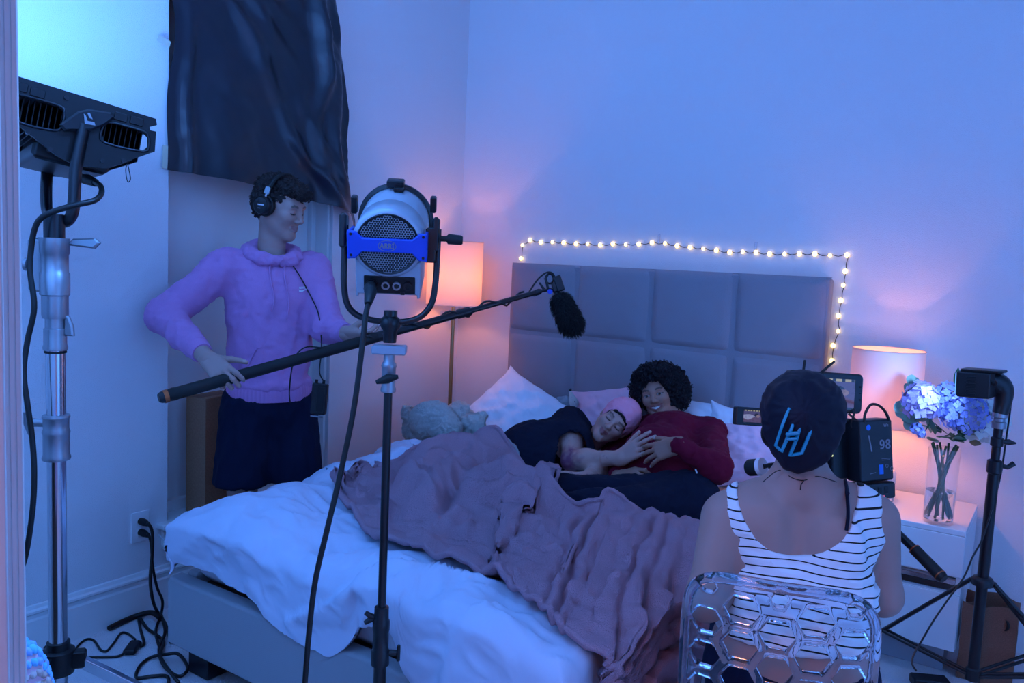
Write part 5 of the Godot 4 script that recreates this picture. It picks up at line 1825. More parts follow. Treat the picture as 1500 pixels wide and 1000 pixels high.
func make_bedding() -> void:
	puff_a = noise(1.7, 61, 2)
	puff_b = noise(4.5, 62, 2)
	puff_c = noise(5.5, 63, 2)
	bump_caps = [
		[B_HIP + V(0.0, 0, -0.02), B_HIP + V(-0.02, 0, 0.08), 0.13, 0.13], [B_HIP, B_KNEE_R, 0.12, 0.095], [B_KNEE_R, B_FOOT_R, 0.095, 0.07], [B_HIP, B_KNEE_L, 0.11, 0.09], [B_KNEE_L, B_FOOT_L, 0.09, 0.07],
		[W_HIP_R, W_KNEE_R, 0.11, 0.088], [W_KNEE_R, W_FOOT_R * 1.35 - W_KNEE_R * 0.35 + V(0.04, 0, 0.04), 0.088, 0.07], [W_HIP_L, W_KNEE_L, 0.11, 0.088], [W_KNEE_L, W_FOOT_L * 1.35 - W_KNEE_L * 0.35 + V(0.04, 0, 0.04), 0.088, 0.07]]
	var nz := noise(3.0, 64, 2)
	# duvet
	var hang := Curve.new()
	hang.max_value = 0.5
	for q in [Vector2(0, 0.16), Vector2(0.12, 0.22), Vector2(0.3, 0.265), Vector2(0.47, 0.29), Vector2(0.54, 0.22), Vector2(0.62, 0.19), Vector2(0.66, 0.29), Vector2(0.78, 0.27), Vector2(1, 0.31)]:
		hang.add_point(q)
	var f := func(i: int, j: int) -> Vector3:
		var u := i / 170.0
		var v := j / 130.0
		var x := lerpf(-2.58 - 0.02 * nz.get_noise_1d(v * 60.0), -0.76, u)
		var z1 := DZ + hang.sample(u) + 0.004 * nz.get_noise_1d(u * 60.0)
		var z0 := -2.93 + 0.04 * nz.get_noise_1d(u * 40.0 + 7.0)
		return duvet_point(x, lerpf(z0, z1, v))
	var du := thing("duvet", "rumpled pale blue duvet spread over the foot of the bed", "duvet", V(-1.9, 0.55, -2.1))
	part("cover", Geo.new().sheet(170, 130, f, 0.022), "duvet_cotton", du)
	make_blanket()
	make_pillows()
	make_plush()


func make_blanket() -> void:
	# lower edge and upper edge of the throw as laid out flat (past the foot or the side it turns down)
	var lo := [[0.0, -2.26, -2.19], [0.10, -2.02, -2.03], [0.22, -1.74, -1.89], [0.34, -1.53, -1.86], [0.44, -1.36, -1.86], [0.52, -1.22, -1.86], [0.60, -1.10, -1.82], [0.70, -0.97, -1.76], [0.80, -0.84, -1.77], [0.90, -0.70, -1.82], [1.0, -0.54, -1.88]]
	var hi := [[0.0, -2.22, -2.19], [0.09, -2.25, -2.44], [0.17, -2.19, -2.72], [0.24, -1.99, -2.86], [0.31, -1.79, -2.88], [0.36, -1.67, -2.80], [0.40, -1.59, -2.71], [0.44, -1.56, -2.65], [0.49, -1.76, -2.60], [0.53, -1.54, -2.53], [0.57, -1.41, -2.52], [0.61, -1.34, -2.57], [0.65, -1.32, -2.64], [0.72, -1.20, -2.68], [0.82, -1.04, -2.72], [0.90, -0.90, -2.74], [1.0, -0.52, -2.76]]
	var pick := func(tab: Array, u: float) -> Vector2:
		for k in tab.size() - 1:
			if u <= tab[k + 1][0]:
				var t: float = (u - tab[k][0]) / (tab[k + 1][0] - tab[k][0])
				var p0: Array = tab[maxi(k - 1, 0)]
				var p3: Array = tab[mini(k + 2, tab.size() - 1)]
				var a := Vector2(tab[k][1], tab[k][2])
				return a.cubic_interpolate(Vector2(tab[k + 1][1], tab[k + 1][2]), Vector2(p0[1], p0[2]), Vector2(p3[1], p3[2]), t) * 0.5 + a.lerp(Vector2(tab[k + 1][1], tab[k + 1][2]), t) * 0.5
		return Vector2(tab[-1][1], tab[-1][2])
	var n1 := noise(2.6, 71, 2)
	var n2 := noise(16.0, 72, 2)
	var n3 := noise(5.0, 73, 2)
	var NU := 260
	var NV := 100
	var fold_at := func(u: float, v: float, x: float, z: float) -> float:
		# pleats fanning from the gather by the knees down over the bed's side
		var fan := smoothstep(0.46, 0.62, u) * smoothstep(1.03, 0.95, u)
		var ph := u * 165.0 + 2.6 * n1.get_noise_2d(x * 1.2, z * 0.7) + 1.5 * v
		var y := 0.042 * fan * (0.6 + 0.4 * sin(u * 41.0 + v * 2.0)) * (pow(absf(sin(ph * 0.5)), 0.75) - 0.55) * (0.45 + 0.55 * smoothstep(0.0, 0.3, 1.0 - v))
		# swags on the left half, curving along the lower edge and over the hip
		var left := 1.0 - smoothstep(0.44, 0.62, u)
		y += 0.045 * left * (0.5 - absf(sin(v * 7.5 + 3.0 * n1.get_noise_2d(x, z) + u * 4.0))) * smoothstep(0.0, 0.15, v)
		y += 0.022 * left * (0.5 - absf(sin(u * 30.0 + v * 5.0 + 4.0 * n1.get_noise_2d(x * 1.4, z)))) * smoothstep(0.1, 0.4, v)
		y += 0.018 * (0.3 - absf(n3.get_noise_2d(x, z)) * 1.6) * (1.0 - 0.5 * fan)
		y += 0.007 * n2.get_noise_2d(x, z)
		return y
	var f := func(i: int, j: int) -> Vector3:
		var u := float(i) / NU
		var v := float(j) / NV
		var a: Vector2 = pick.call(lo, u)
		var b: Vector2 = pick.call(hi, u)
		var q := b.lerp(a, v)
		q += Vector2(n3.get_noise_2d(u * 3.0, v), n3.get_noise_2d(v, u * 3.0)) * 0.012
		var a2: Vector2 = pick.call(lo, minf(u + 0.004, 1.0))
		var b2: Vector2 = pick.call(hi, minf(u + 0.004, 1.0))
		var room := clampf(b2.lerp(a2, v).distance_to(b.lerp(a, v)) / 0.0035, 0.2, 1.0)
		var fold: float = fold_at.call(u, 1.0 - v, q.x, q.y) * room
		var base := duvet_top(minf(q.x, DR), minf(q.y, DZ)) + 0.008
		var y := maxf(base, bump_height(q.x, q.y) + 0.004)
		y = maxf(y + 0.036 + fold, maxf(base, bump_height(q.x, q.y)) + 0.016)
		var ox := over_edge(q.x - DR - 0.012, 0.085)
		var oz := over_edge(q.y - DZ - 0.01, 0.07)
		var drop := maxf(ox.y, oz.y) + 0.35 * minf(ox.y, oz.y)
		var p := V(q.x if ox.x <= 0.0 else DR + 0.012 + ox.x, y - drop, q.y if oz.x <= 0.0 else DZ + 0.01 + oz.x)
		if ox.y > 0.0:
			p.x += clampf(ox.y / 0.05, 0.0, 1.0) * (0.05 + fold * 1.6)
		if oz.y > 0.0:
			p.z += clampf(oz.y / 0.05, 0.0, 1.0) * (0.055 + fold * 1.3)
		return p
	var bl := thing("fleece_throw", "dusty pink fleece throw gathered over the legs and hanging off the foot", "blanket", V(-1.5, 0.6, -2.3))
	var cl := part("fleece", Geo.new().sheet(NU, NV, f, 0.014), "fleece", bl)
	var hem := []
	for i in range(0, NU + 1, 2):
		hem.append((f.call(i, NV) as Vector3) - V(0, 0.006, 0))
	part("hem", Geo.new().tube(hem, 0.011, 7), "fleece", cl)
	hem = []
	for i in range(0, NU + 1, 2):
		hem.append((f.call(i, 0) as Vector3) - V(0, 0.006, 0))
	part("hem", Geo.new().tube(hem, 0.011, 7), "fleece", cl)


# pillow: frame x along, y across, z through
func pillow(t: Transform3D, w: float, h: float, d: float, sd: int) -> Geo:
	var nz := noise(5.0, sd, 2)
	var g := Geo.new()
	for s in [1.0, -1.0]:
		var f := func(i: int, j: int) -> Vector3:
			var u := i / 14.0 - 1.0
			var v := 1.0 - j / 14.0
			var e := maxf((1.0 - pow(absf(u), 2.6)) * (1.0 - pow(absf(v), 2.6)), 0.0)
			var pinch := 1.0 - 0.10 * (1.0 - pow(absf(v), 3.0)) * pow(absf(u), 6.0)
			var pinch2 := 1.0 - 0.12 * (1.0 - pow(absf(u), 3.0)) * pow(absf(v), 6.0)
			var z := d * 0.5 * pow(e, 0.55) * (1.0 + 0.25 * nz.get_noise_2d(u * 0.6 + s * 3.0, v * 0.6))
			z += 0.006 * (0.3 - absf(nz.get_noise_2d(u + 9.0, v * 1.5))) * e
			return t * V(u * w * 0.5 * pinch * s, v * h * 0.5 * pinch2, z * s)
		g.sheet(28, 28, f)
	return g


func make_pillows() -> void:
	var p := thing("pillow", "large plump white pillow leaning on the headboard behind the black tee", "pillow", Vector3(-2.285, 0.617, -3.6), "pillows on the bed")
	var tl := Vector3(-2.494, 0.908, -3.72)
	var x := (Vector3(-1.877, 0.661, -3.68) - tl).normalized()
	var y := tl - Vector3(-2.379, 0.497, -3.32)
	y = (y - x * y.dot(x)).normalized()
	part("cover", pillow(Transform3D(Basis(x, y, x.cross(y)), tl + x * 0.31 - y * 0.235 + x.cross(y) * 0.03), 0.62, 0.47, 0.17, 81), "pillow_cotton", p)
	p = thing("pillow", "dusky pink pillow standing between the headboard and the curly-haired person", "pillow", Vector3(-1.905, 0.766, -3.7), "pillows on the bed")
	x = (Vector3(-1.712, 0.946, -3.66) - Vector3(-2.109, 0.854, -3.72)).normalized()
	y = V(0.05, 0.94, -0.3)
	y = (y - x * y.dot(x)).normalized()
	part("cover", pillow(Transform3D(Basis(x, y, x.cross(y)), Vector3(-1.891, 0.723, -3.67)), 0.47, 0.34, 0.12, 82), "pink_cotton", p)
	p = thing("pillow", "white pillow squashed behind the burgundy top", "pillow", V(-1.28, 0.7, -3.65), "pillows on the bed")
	part("cover", pillow(frame(V(-1.30, 0.72, -3.655), V(0.1, 0.5, 0.85), V(0, 0.85, -0.5)), 0.60, 0.36, 0.15, 83), "pillow_cotton", p)
	p = thing("pillow", "white pillow against the headboard beside the nightstand", "pillow", V(-1.08, 0.7, -3.66), "pillows on the bed")
	part("cover", pillow(frame(Vector3(-1.177, 0.719, -3.64), V(0.15, 0.4, 0.9), V(0.05, 0.9, -0.4)), 0.36, 0.34, 0.15, 84), "pillow_cotton", p)
	p = thing("pillow", "pale pink pillow at the bed's edge in the warm lamplight", "pillow", V(-1.0, 0.65, -3.4), "pillows on the bed")
	part("cover", pillow(frame(Vector3(-1.078, 0.723, -3.46), V(0.35, 0.5, 0.8), V(-0.3, 0.85, -0.42)), 0.34, 0.30, 0.13, 85), "pink_cotton", p)


func make_plush() -> void:
	# big white plush lying in the corner of the bed, back to us
	var tb := thing("plush_toy", "large fluffy white plush toy slumped on the bed by the floor lamp", "plush toy", Vector3(-2.456, 0.55, -3.081))
	var e := func(s: Sdf, px: Vector3, rx: float, ry: float, rz: float, k := 0.03) -> void:
		s.ell(px, V(rx, ry, rz), Basis(IR, IU, V(0.555, 0.098, 0.826)), k)
	var s := Sdf.new()
	e.call(s, Vector3(-2.67, 0.637, -3.16), 0.075, 0.105, 0.10, 0.02)
	fluffy(s, tb, "body")
	s = Sdf.new()
	e.call(s, Vector3(-2.501, 0.706, -3.07), 0.115, 0.098, 0.09)
	e.call(s, Vector3(-2.396, 0.681, -3.05), 0.07, 0.075, 0.07)
	fluffy(s, tb, "head")
	s = Sdf.new()
	e.call(s, Vector3(-2.689, 0.712, -3.1), 0.03, 0.05, 0.04)
	fluffy(s, tb, "ear")
	s = Sdf.new()
	e.call(s, Vector3(-2.474, 0.7, -3.24), 0.075, 0.085, 0.09)
	e.call(s, Vector3(-2.344, 0.687, -3.18), 0.065, 0.062, 0.07, 0.02)
	e.call(s, Vector3(-2.322, 0.738, -3.22), 0.03, 0.022, 0.03, 0.015)
	fluffy(s, tb, "arm")
	for q in [Vector3(-2.341, 0.619, -3), Vector3(-2.22, 0.634, -3.05)]:
		s = Sdf.new()
		e.call(s, q, 0.075, 0.055, 0.09)
		fluffy(s, tb, "leg")
	# small plush mouse between the pillows
	var m := thing("plush_mouse", "small grey and white plush mouse with a black nose between the pillows", "plush toy", Vector3(-2.063, 0.789, -3.62))
	s = Sdf.new()
	s.ell(Vector3(-2.099, 0.789, -3.64), V(0.035, 0.03, 0.03), Basis(), 0.01)
	s.ell(Vector3(-2.144, 0.788, -3.66), V(0.022, 0.02, 0.02), Basis(), 0.01)
	var g := Geo.new()
	s.build(g, 0.005)
	ruffle(g, 0.003, 50.0, 91)
	part("body", g, "grey_jersey", m)
	g = Geo.new()
	s = Sdf.new()
	s.cone(Vector3(-2.025, 0.797, -3.6), Vector3(-2.053, 0.844, -3.61), 0.024, 0.009, 0.01)
	s.build(g, 0.004)
	part("snout", g, "plush", m)
	part("nose", Geo.new().lathe(at(Vector3(-2.056, 0.858, -3.61)), [Vector2(0, -0.008), Vector2(0.007, -0.004), Vector2(0.008, 0.002), Vector2(0, 0.009)], 10), "black_satin", m)
	part("eye", Geo.new().lathe(at(Vector3(-2.004, 0.81, -3.57)), [Vector2(0, -0.004), Vector2(0.004, 0), Vector2(0, 0.004)], 8), "black_satin", m)


func fluffy(s: Sdf, parent: Node3D, called: String) -> void:
	var g := Geo.new()
	s.build(g, 0.0075)
	ruffle(g, 0.010, 13.0, 86, V(1, 1, 1), true)
	ruffle(g, 0.011, 45.0, 87)
	part(called, g, "plush", parent)

func paint(g: Geo, from: int, f: Callable) -> void:
	for k in range(from, g.v.size()):
		g.c[k] = f.call(g.v[k])


func frame(o: Vector3, fwd: Vector3, up: Vector3, sc := 1.0) -> Transform3D:
	var z := fwd.normalized()
	var x := up.cross(z).normalized()
	return Transform3D(Basis(x * sc, z.cross(x) * sc, z * sc), o)


# skull, jaw, brow, nose, lids, lips and ears in the head's own frame: z out of the face, y up, x to the person's left
func head_prims(s: Sdf, t: Transform3D, o := {}) -> void:
	var sc := t.basis.x.length()
	var b := t.basis.orthonormalized()
	var e := func(x: float, y: float, z: float, rx: float, ry: float, rz: float, k: float, cut := 0) -> void:
		s.ell(t * V(x, y, z), V(rx, ry, rz) * sc, b, k * sc, cut)
	var c := func(a: Vector3, d: Vector3, ra: float, rb: float, k: float) -> void:
		s.cone(t * a, t * d, ra * sc, rb * sc, k * sc)
	var jw: float = o.get("jaw", 1.0)
	var smile: float = o.get("smile", 0.0)
	e.call(0, 0.03, -0.015, 0.074, 0.084, 0.093, 0.02)
	e.call(0, -0.03, 0.028, 0.058 * jw, 0.074, 0.058, 0.03)
	c.call(V(0.047 * jw, -0.052, 0.0), V(0.012, -0.095, 0.066), 0.022, 0.018, 0.03)
	c.call(V(-0.047 * jw, -0.052, 0.0), V(-0.012, -0.095, 0.066), 0.022, 0.018, 0.03)
	e.call(0, -0.097, 0.07, 0.02, 0.015, 0.014, 0.02)
	e.call(0.036, -0.022 + 0.004 * smile, 0.062, 0.025, 0.022 + 0.003 * smile, 0.022 + 0.004 * smile, 0.025)
	e.call(-0.036, -0.022 + 0.004 * smile, 0.062, 0.025, 0.022 + 0.003 * smile, 0.022 + 0.004 * smile, 0.025)
	c.call(V(-0.036, 0.022, 0.072), V(0.036, 0.022, 0.072), 0.0135, 0.0135, 0.02)
	e.call(0.031, 0.003, 0.092, 0.017, 0.0115, 0.013, 0.014, 1)
	e.call(-0.031, 0.003, 0.092, 0.017, 0.0115, 0.013, 0.014, 1)
	e.call(0.031, 0.001, 0.0745, 0.0145, 0.0115, 0.0125, 0.005)
	e.call(-0.031, 0.001, 0.0745, 0.0145, 0.0115, 0.0125, 0.005)
	c.call(V(0, 0.012, 0.084), V(0, -0.024, 0.104), 0.0075, 0.0095, 0.012)
	e.call(0, -0.027, 0.104, 0.0105, 0.009, 0.0095, 0.008)
	e.call(0.0115, -0.031, 0.095, 0.0075, 0.007, 0.009, 0.007)
	e.call(-0.0115, -0.031, 0.095, 0.0075, 0.007, 0.009, 0.007)
	var mw := 0.022 + 0.008 * smile
	var my := 0.006 * smile
	c.call(V(0, -0.0555, 0.0905), V(mw, -0.0585 + my, 0.078), 0.0062, 0.004, 0.006)
	c.call(V(0, -0.0555, 0.0905), V(-mw, -0.0585 + my, 0.078), 0.0062, 0.004, 0.006)
	c.call(V(0, -0.067 - 0.003 * smile, 0.0895), V(mw * 0.8, -0.0645 + my * 0.6, 0.079), 0.0072, 0.0045, 0.006)
	c.call(V(0, -0.067 - 0.003 * smile, 0.0895), V(-mw * 0.8, -0.0645 + my * 0.6, 0.079), 0.0072, 0.0045, 0.006)
	for sd in [1, -1]:
		e.call(sd * 0.074, -0.006, -0.008, 0.009, 0.031, 0.019, 0.006)
		e.call(sd * 0.083, -0.003, -0.004, 0.006, 0.018, 0.010, 0.006, 1)


# colours of the face by place (linear): lips, brows, lashes or eyes
func face_color(t: Transform3D, skin: Color, lip: Color, brow: Color, o := {}) -> Callable:
	var inv := t.affine_inverse()
	var smile: float = o.get("smile", 0.0)
	var open: float = o.get("eyes", 0.0)
	var nz := noise(30.0, 3, 2)
	return func(p: Vector3) -> Color:
		var q := inv * p
		var c := skin.lerp(Color(skin.r * 1.06, skin.g * 0.9, skin.b * 0.88), clampf(nz.get_noise_3dv(p) * 0.8 + 0.2, 0.0, 1.0))
		if q.z > 0.04:
			var ax := absf(q.x)
			var my := 0.006 * smile * clampf(ax / 0.024, 0.0, 1.0)
			var lw := 0.023 + 0.008 * smile
			if ax < lw and q.z > 0.07:
				var dy := q.y - my
				if dy < -0.0505 + 0.002 * (ax / lw) and dy > -0.0735 - 0.003 * smile + 0.011 * (ax / lw):
					c = c.lerp(lip, 0.85)
				if smile > 0.3 and ax < 0.021 and absf(dy + 0.0607) < 0.0042 * (1.0 - pow(ax / 0.023, 2.0)) + 0.0006:
					c = Color(0.62, 0.6, 0.58)
			if absf(ax - 0.032) < 0.017:
				var by := 0.0245 + 0.004 * (1.0 - absf(ax - 0.036) / 0.02) - 0.12 * maxf(ax - 0.038, 0.0)
				if absf(q.y - by) < 0.0042:
					c = c.lerp(brow, 0.8)
				var ey := q.y - 0.0005
				var er := Vector2((ax - 0.031) / 0.0135, ey / 0.0042)
				if open > 0.0:
					if er.length() < 1.0:
						c = Color(0.34, 0.30, 0.28)
						if Vector2(ax - 0.031 - o.get("gaze", 0.0) * signf(q.x), ey - 0.001).length() < 0.006:
							c = Color(0.02, 0.012, 0.01)
					elif er.length() < 1.5 and ey > -0.001:
						c = c.lerp(Color(0.02, 0.015, 0.015), 0.85)
				else:
					if absf(ey + 0.0055 - 10.0 * pow(ax - 0.031, 2.0)) < 0.0024 and absf(ax - 0.031) < 0.0155:
						c = Color(0.03, 0.02, 0.02)
		return c


# a hand: y towards the fingers, z out of its back, the thumb on the side of x * side; curls per finger (index to little), in degrees
func hand_prims(s: Sdf, t: Transform3D, side: float, curls: Array, spread := 1.0, thumb := [V(0.75, 0.6, -0.45), 20.0], nails: Array = []) -> void:
	var sc := t.basis.x.length()
	var c := func(a: Vector3, d: Vector3, ra: float, rb: float, k: float) -> void:
		s.cone(t * a, t * d, ra * sc, rb * sc, k * sc)
	c.call(V(0.010, -0.018, 0), V(0.012, 0.012, 0), 0.0205, 0.018, 0.012)
	c.call(V(-0.010, -0.018, 0), V(-0.012, 0.012, 0), 0.0205, 0.018, 0.012)
	var xs := [0.030, 0.0105, -0.0095, -0.0285]
	var ys := [0.088, 0.093, 0.088, 0.079]
	var lens := [[0.042, 0.026, 0.019], [0.046, 0.029, 0.020], [0.043, 0.027, 0.020], [0.033, 0.020, 0.017]]
	for f in 4:
		var k := V(xs[f] * side, ys[f], 0.0)
		c.call(V(xs[f] * 0.62 * side, 0.005, -0.002), k, 0.0165, 0.0118, 0.014)
		var ang := 0.0
		var p := k
		var rad := [0.0098, 0.0090, 0.0082, 0.0066]
		if f == 3:
			rad = [0.0086, 0.0078, 0.0071, 0.006]
		var fan: float = (1.5 - f) * 0.09 * spread * side
		for j in 3:
			ang += deg_to_rad(curls[f][j])
			var d := V(fan * cos(ang), cos(ang), -sin(ang)).normalized()
			var q: Vector3 = p + d * lens[f][j]
			c.call(p, q, rad[j], rad[j + 1], 0.004)
			if j == 2:
				nails.append(t * (q - d * 0.003 + V(0, sin(ang), cos(ang)) * 0.006))
			p = q
	var b := V(0.022 * side, 0.02, -0.006)
	var d0: Vector3 = thumb[0]
	d0 = V(d0.x * side, d0.y, d0.z).normalized()
	var m := b + d0 * 0.045
	c.call(b, m, 0.017, 0.012, 0.012)
	var up := V(0, 1, 0)
	var d1 := d0.slerp(up, clampf(thumb[1] / 90.0, 0.0, 1.0))
	var n := m + d1 * 0.033
	c.call(m, n, 0.0112, 0.0098, 0.005)
	var d2 := d0.slerp(up, clampf(thumb[1] / 60.0, 0.0, 1.0))
	c.call(n, n + d2 * 0.026, 0.0098, 0.0078, 0.004)
	nails.append(t * (n + d2 * 0.022 + V(0, 0, 0.006)))


func nail_paint(g: Geo, from: int, nails: Array, col: Color, r := 0.0062) -> void:
	for k in range(from, g.v.size()):
		for q in nails:
			if g.v[k].distance_squared_to(q) < r * r:
				g.c[k] = col


func skin_material() -> void:
	var m := mat("skin", Color(1, 1, 1), 0.52)
	m.vertex_color_use_as_albedo = true
	m.subsurf_scatter_enabled = true
	m.subsurf_scatter_strength = 0.06
	m.metallic_specular = 0.4
	var d := mat("hair_dark", Color(1, 1, 1), 0.6)
	d.metallic_specular = 0.3
	d.vertex_color_use_as_albedo = true
	var sm := mat("stripes", Color(1, 1, 1), 0.95)
	var im := Image.create(4, 64, false, Image.FORMAT_RGB8)
	for y in 64:
		for x in 4:
			im.set_pixel(x, y, Color(0.05, 0.05, 0.06) if y >= 26 and y < 36 else Color(0.9, 0.9, 0.91))
	sm.albedo_texture = ImageTexture.create_from_image(im)


func ruffle(g: Geo, amp: float, freq: float, sd: int, stretch := V(1, 1, 1), ridge := false, from := 0) -> void:
	var nz := noise(freq, sd, 3)
	for k in range(from, g.v.size()):
		var q := g.v[k] * stretch
		var w := nz.get_noise_3dv(q)
		if ridge:
			w = 0.5 - 2.0 * absf(w)
		g.v[k] += g.n[k] * (w * amp)
	g.smooth()


func make_people() -> void:
	skin_material()
	make_boom_operator()
	make_lying_pair()
	make_camera_operator()


func make_boom_operator() -> void:
	var O := V(-2.74, 0, -2.28)
	var F := V(0.90, 0, 0.43).normalized()
	var Rt := V(-F.z, 0, F.x)
	var J := func(h: float, a: float, b: float) -> Vector3: return O + V(0, h, 0) + F * a + Rt * b
	var man := thing("person", "standing person in a lilac hoodie and black shorts holding the boom pole", "person", O)
	var skin := Color(0.44, 0.26, 0.22)
	# head turned to the bed and bowed
	var hd := Vector3(-2.7, 1.671, -2.288)
	var ft := frame(hd, V(0.93, -0.30, -0.28), V(0.30, 0.95, -0.05), 1.04)
	var s := Sdf.new()
	head_prims(s, ft, {"jaw": 1.04})
	s.cone(ft * V(0, -0.05, -0.02), J.call(1.44, -0.01, 0.0), 0.052, 0.058, 0.03)
	var g := Geo.new()
	s.build(g, 0.0034)
	paint(g, 0, face_color(ft, skin, Color(0.33, 0.13, 0.12), Color(0.05, 0.03, 0.025), {"eyes": 0.0}))
	# body under the clothes, legs and shoes' ankles
	var n0 := g.v.size()
	s = Sdf.new()
	s.ell(J.call(1.26, 0.0, 0), V(0.15, 0.22, 0.10), frame(Vector3.ZERO, F, Vector3.UP).basis, 0.05)
	s.ell(J.call(0.98, 0.0, 0), V(0.145, 0.16, 0.10), frame(Vector3.ZERO, F, Vector3.UP).basis, 0.05)
	s.cone(J.call(1.40, 0, 0), J.call(1.50, 0.0, 0), 0.06, 0.052, 0.03)
	for sd in [1, -1]:
		s.chain([J.call(0.92, 0, 0.09 * sd), J.call(0.50, 0.02, 0.11 * sd), J.call(0.10, -0.02, 0.11 * sd)], [0.08, 0.055, 0.038], 0.03)
		s.cone(J.call(0.055, -0.03, 0.11 * sd), J.call(0.04, 0.13, 0.12 * sd), 0.04, 0.032, 0.03)
	var sR: Vector3 = J.call(1.415, -0.01, 0.185)
	var eR := Vector3(-2.895, 1.225, -1.897)
	var wR := Vector3(-2.511, 1.099, -1.819)
	var sL: Vector3 = J.call(1.415, 0.0, -0.175)
	var eL := Vector3(-2.532, 1.186, -2.402)
	var wL := Vector3(-2.357, 1.178, -2.349)
	s.chain([sR, eR, wR], [0.05, 0.042, 0.03], 0.03)
	s.chain([sL, eL, wL], [0.05, 0.042, 0.03], 0.03)
	s.build(g, 0.012)
	var n1 := g.v.size()
	paint(g, n0, func(_p: Vector3) -> Color: return skin)
	# hands closed on the pole
	var nails := []
	s = Sdf.new()
	var bd := (BOOM_B - BOOM_A).normalized()
	var hy := (Vector3(-2.342, 1.036, -1.792) - wR).normalized()
	var hz := (V(0.74, 0.22, 0.62) - hy * V(0.74, 0.22, 0.62).dot(hy)).normalized()
	var ht := Transform3D(Basis(hy.cross(hz), hy, hz), wR + hy * 0.008)
	hand_prims(s, ht, 1.0 if ht.basis.x.dot(bd) > 0 else -1.0, [[22, 40, 45], [26, 48, 50], [30, 50, 50], [34, 50, 50]], 0.9, [V(0.8, 0.6, -0.35), 30.0], nails)
	s.cone(wR - hy * 0.02, eR.lerp(wR, 0.6), 0.025, 0.033, 0.02)
	s.build(g, 0.0034)
	s = Sdf.new()
	var ly := (Vector3(-2.216, 1.164, -2.345) - wL).normalized()
	var lz := (V(0.3, -0.6, 0.7) - ly * V(0.3, -0.6, 0.7).dot(ly)).normalized()
	var lt := Transform3D(Basis(ly.cross(lz), ly, lz), wL)
	hand_prims(s, lt, -1.0, [[25, 55, 30], [30, 60, 30], [35, 60, 30], [38, 60, 30]], 0.8, [V(0.5, 0.8, -0.5), 20.0], nails)
	s.build(g, 0.004)
	paint(g, n1, func(_p: Vector3) -> Color: return skin)
	nail_paint(g, n1, nails, Color(0.5, 0.33, 0.28))
	part("body", g, "skin", man)
	# curly dark hair, short at the neck
	var hs := Sdf.new()
	var hb := ft.basis.orthonormalized()
	hs.ell(ft * V(0, 0.043, -0.026), V(0.086, 0.085, 0.098), hb, 0.02)
	hs.ell(ft * V(0, 0.0, -0.06), V(0.078, 0.075, 0.06), hb, 0.02)
	hs.ell(ft * V(0, 0.085, 0.045), V(0.06, 0.034, 0.05), hb, 0.025)
	hs.ell(ft * V(0, 0.075, 0.088), V(0.05, 0.024, 0.022), hb, 0.02)
	hs.ell(ft * V(0, -0.04, 0.105), V(0.072, 0.095, 0.075), hb, 0.012, 1)
	hs.ell(ft * V(-0.09, -0.05, 0.04), V(0.04, 0.07, 0.05), hb, 0.012, 1)
	hs.ell(ft * V(0.09, -0.05, 0.04), V(0.04, 0.07, 0.05), hb, 0.012, 1)
	hair_mesh(hs, man, Color(0.026, 0.018, 0.018), 0.0045, 0.012, 55.0, 260, 0.011)
	# hoodie
	var h := Geo.new()
	var fb := frame(Vector3.ZERO, F, Vector3.UP).basis
	s = Sdf.new()
	s.ell(J.call(1.29, 0.005, 0), V(0.185, 0.19, 0.125), fb, 0.06)
	s.ell(J.call(1.10, 0.005, 0), V(0.178, 0.21, 0.13), fb, 0.06)
	s.cone(J.call(1.415, -0.01, 0.165), J.call(1.415, -0.01, -0.155), 0.072, 0.072, 0.05)
	s.chain([sR, eR, eR.lerp(wR, 0.72)], [0.075, 0.064, 0.043], 0.035)
	s.chain([sL, eL, eL.lerp(wL, 0.7)], [0.075, 0.062, 0.042], 0.035)
	s.ell(eR.lerp(wR, 0.45), V(0.055, 0.055, 0.055), Basis(), 0.02)
	# pouch pocket and slouched waist
	s.ell(J.call(1.03, 0.085, 0.0), V(0.12, 0.095, 0.05), fb, 0.025)
	s.ell(J.call(0.945, 0.01, 0.0), V(0.172, 0.05, 0.135), fb, 0.03)
	# cut for neck and waist opening
	s.cone(J.call(1.50, 0.02, 0.0), J.call(1.62, 0.03, 0.0), 0.062, 0.08, 0.01, 1)
	s.build(h, 0.009)
	ruffle(h, 0.010, 6.0, 11, V(1, 0.6, 1), true)
	ruffle(h, 0.004, 18.0, 12, V(1, 2.0, 1))
	var hoodie := part("hoodie", h, "hoodie", man, "lilac hooded sweatshirt")
	# hood lying round the neck: two rolled lips meeting at the throat and a bag behind
	var hg := Geo.new()
	s = Sdf.new()
	var ring := []
	for k in 13:
		var a := lerpf(-2.55, 2.55, k / 12.0)
		ring.append(J.call(1.475 + 0.035 * (1.0 - cos(a)) * 0.5 - 0.028 * (1.0 + cos(a)) * 0.5 + 0.02, 0.012 - cos(a + PI) * 0.075, sin(a) * 0.098))
	# a = 0 is the front of the neck here, the lips part at the throat
	var lip := []
	for k in 13:
		var a := lerpf(0.22, TAU - 0.22, k / 12.0)
		lip.append(J.call(1.452 + 0.052 * (1.0 - cos(a)) * 0.5, 0.012 + cos(a) * 0.082, sin(a) * 0.094))
	for k in 12:
		s.cone(lip[k], lip[k + 1], 0.023 + 0.008 * sin(k / 12.0 * PI), 0.023 + 0.008 * sin((k + 1) / 12.0 * PI), 0.02)
	s.ell(J.call(1.45, -0.105, 0.0), V(0.11, 0.075, 0.05), fb, 0.04)
	s.build(hg, 0.008)
	ruffle(hg, 0.008, 20.0, 15, V(1, 1, 1), true)
	part("hood", hg, "hoodie", hoodie)
	# ribbed hem and cuffs
	var rib := Geo.new()
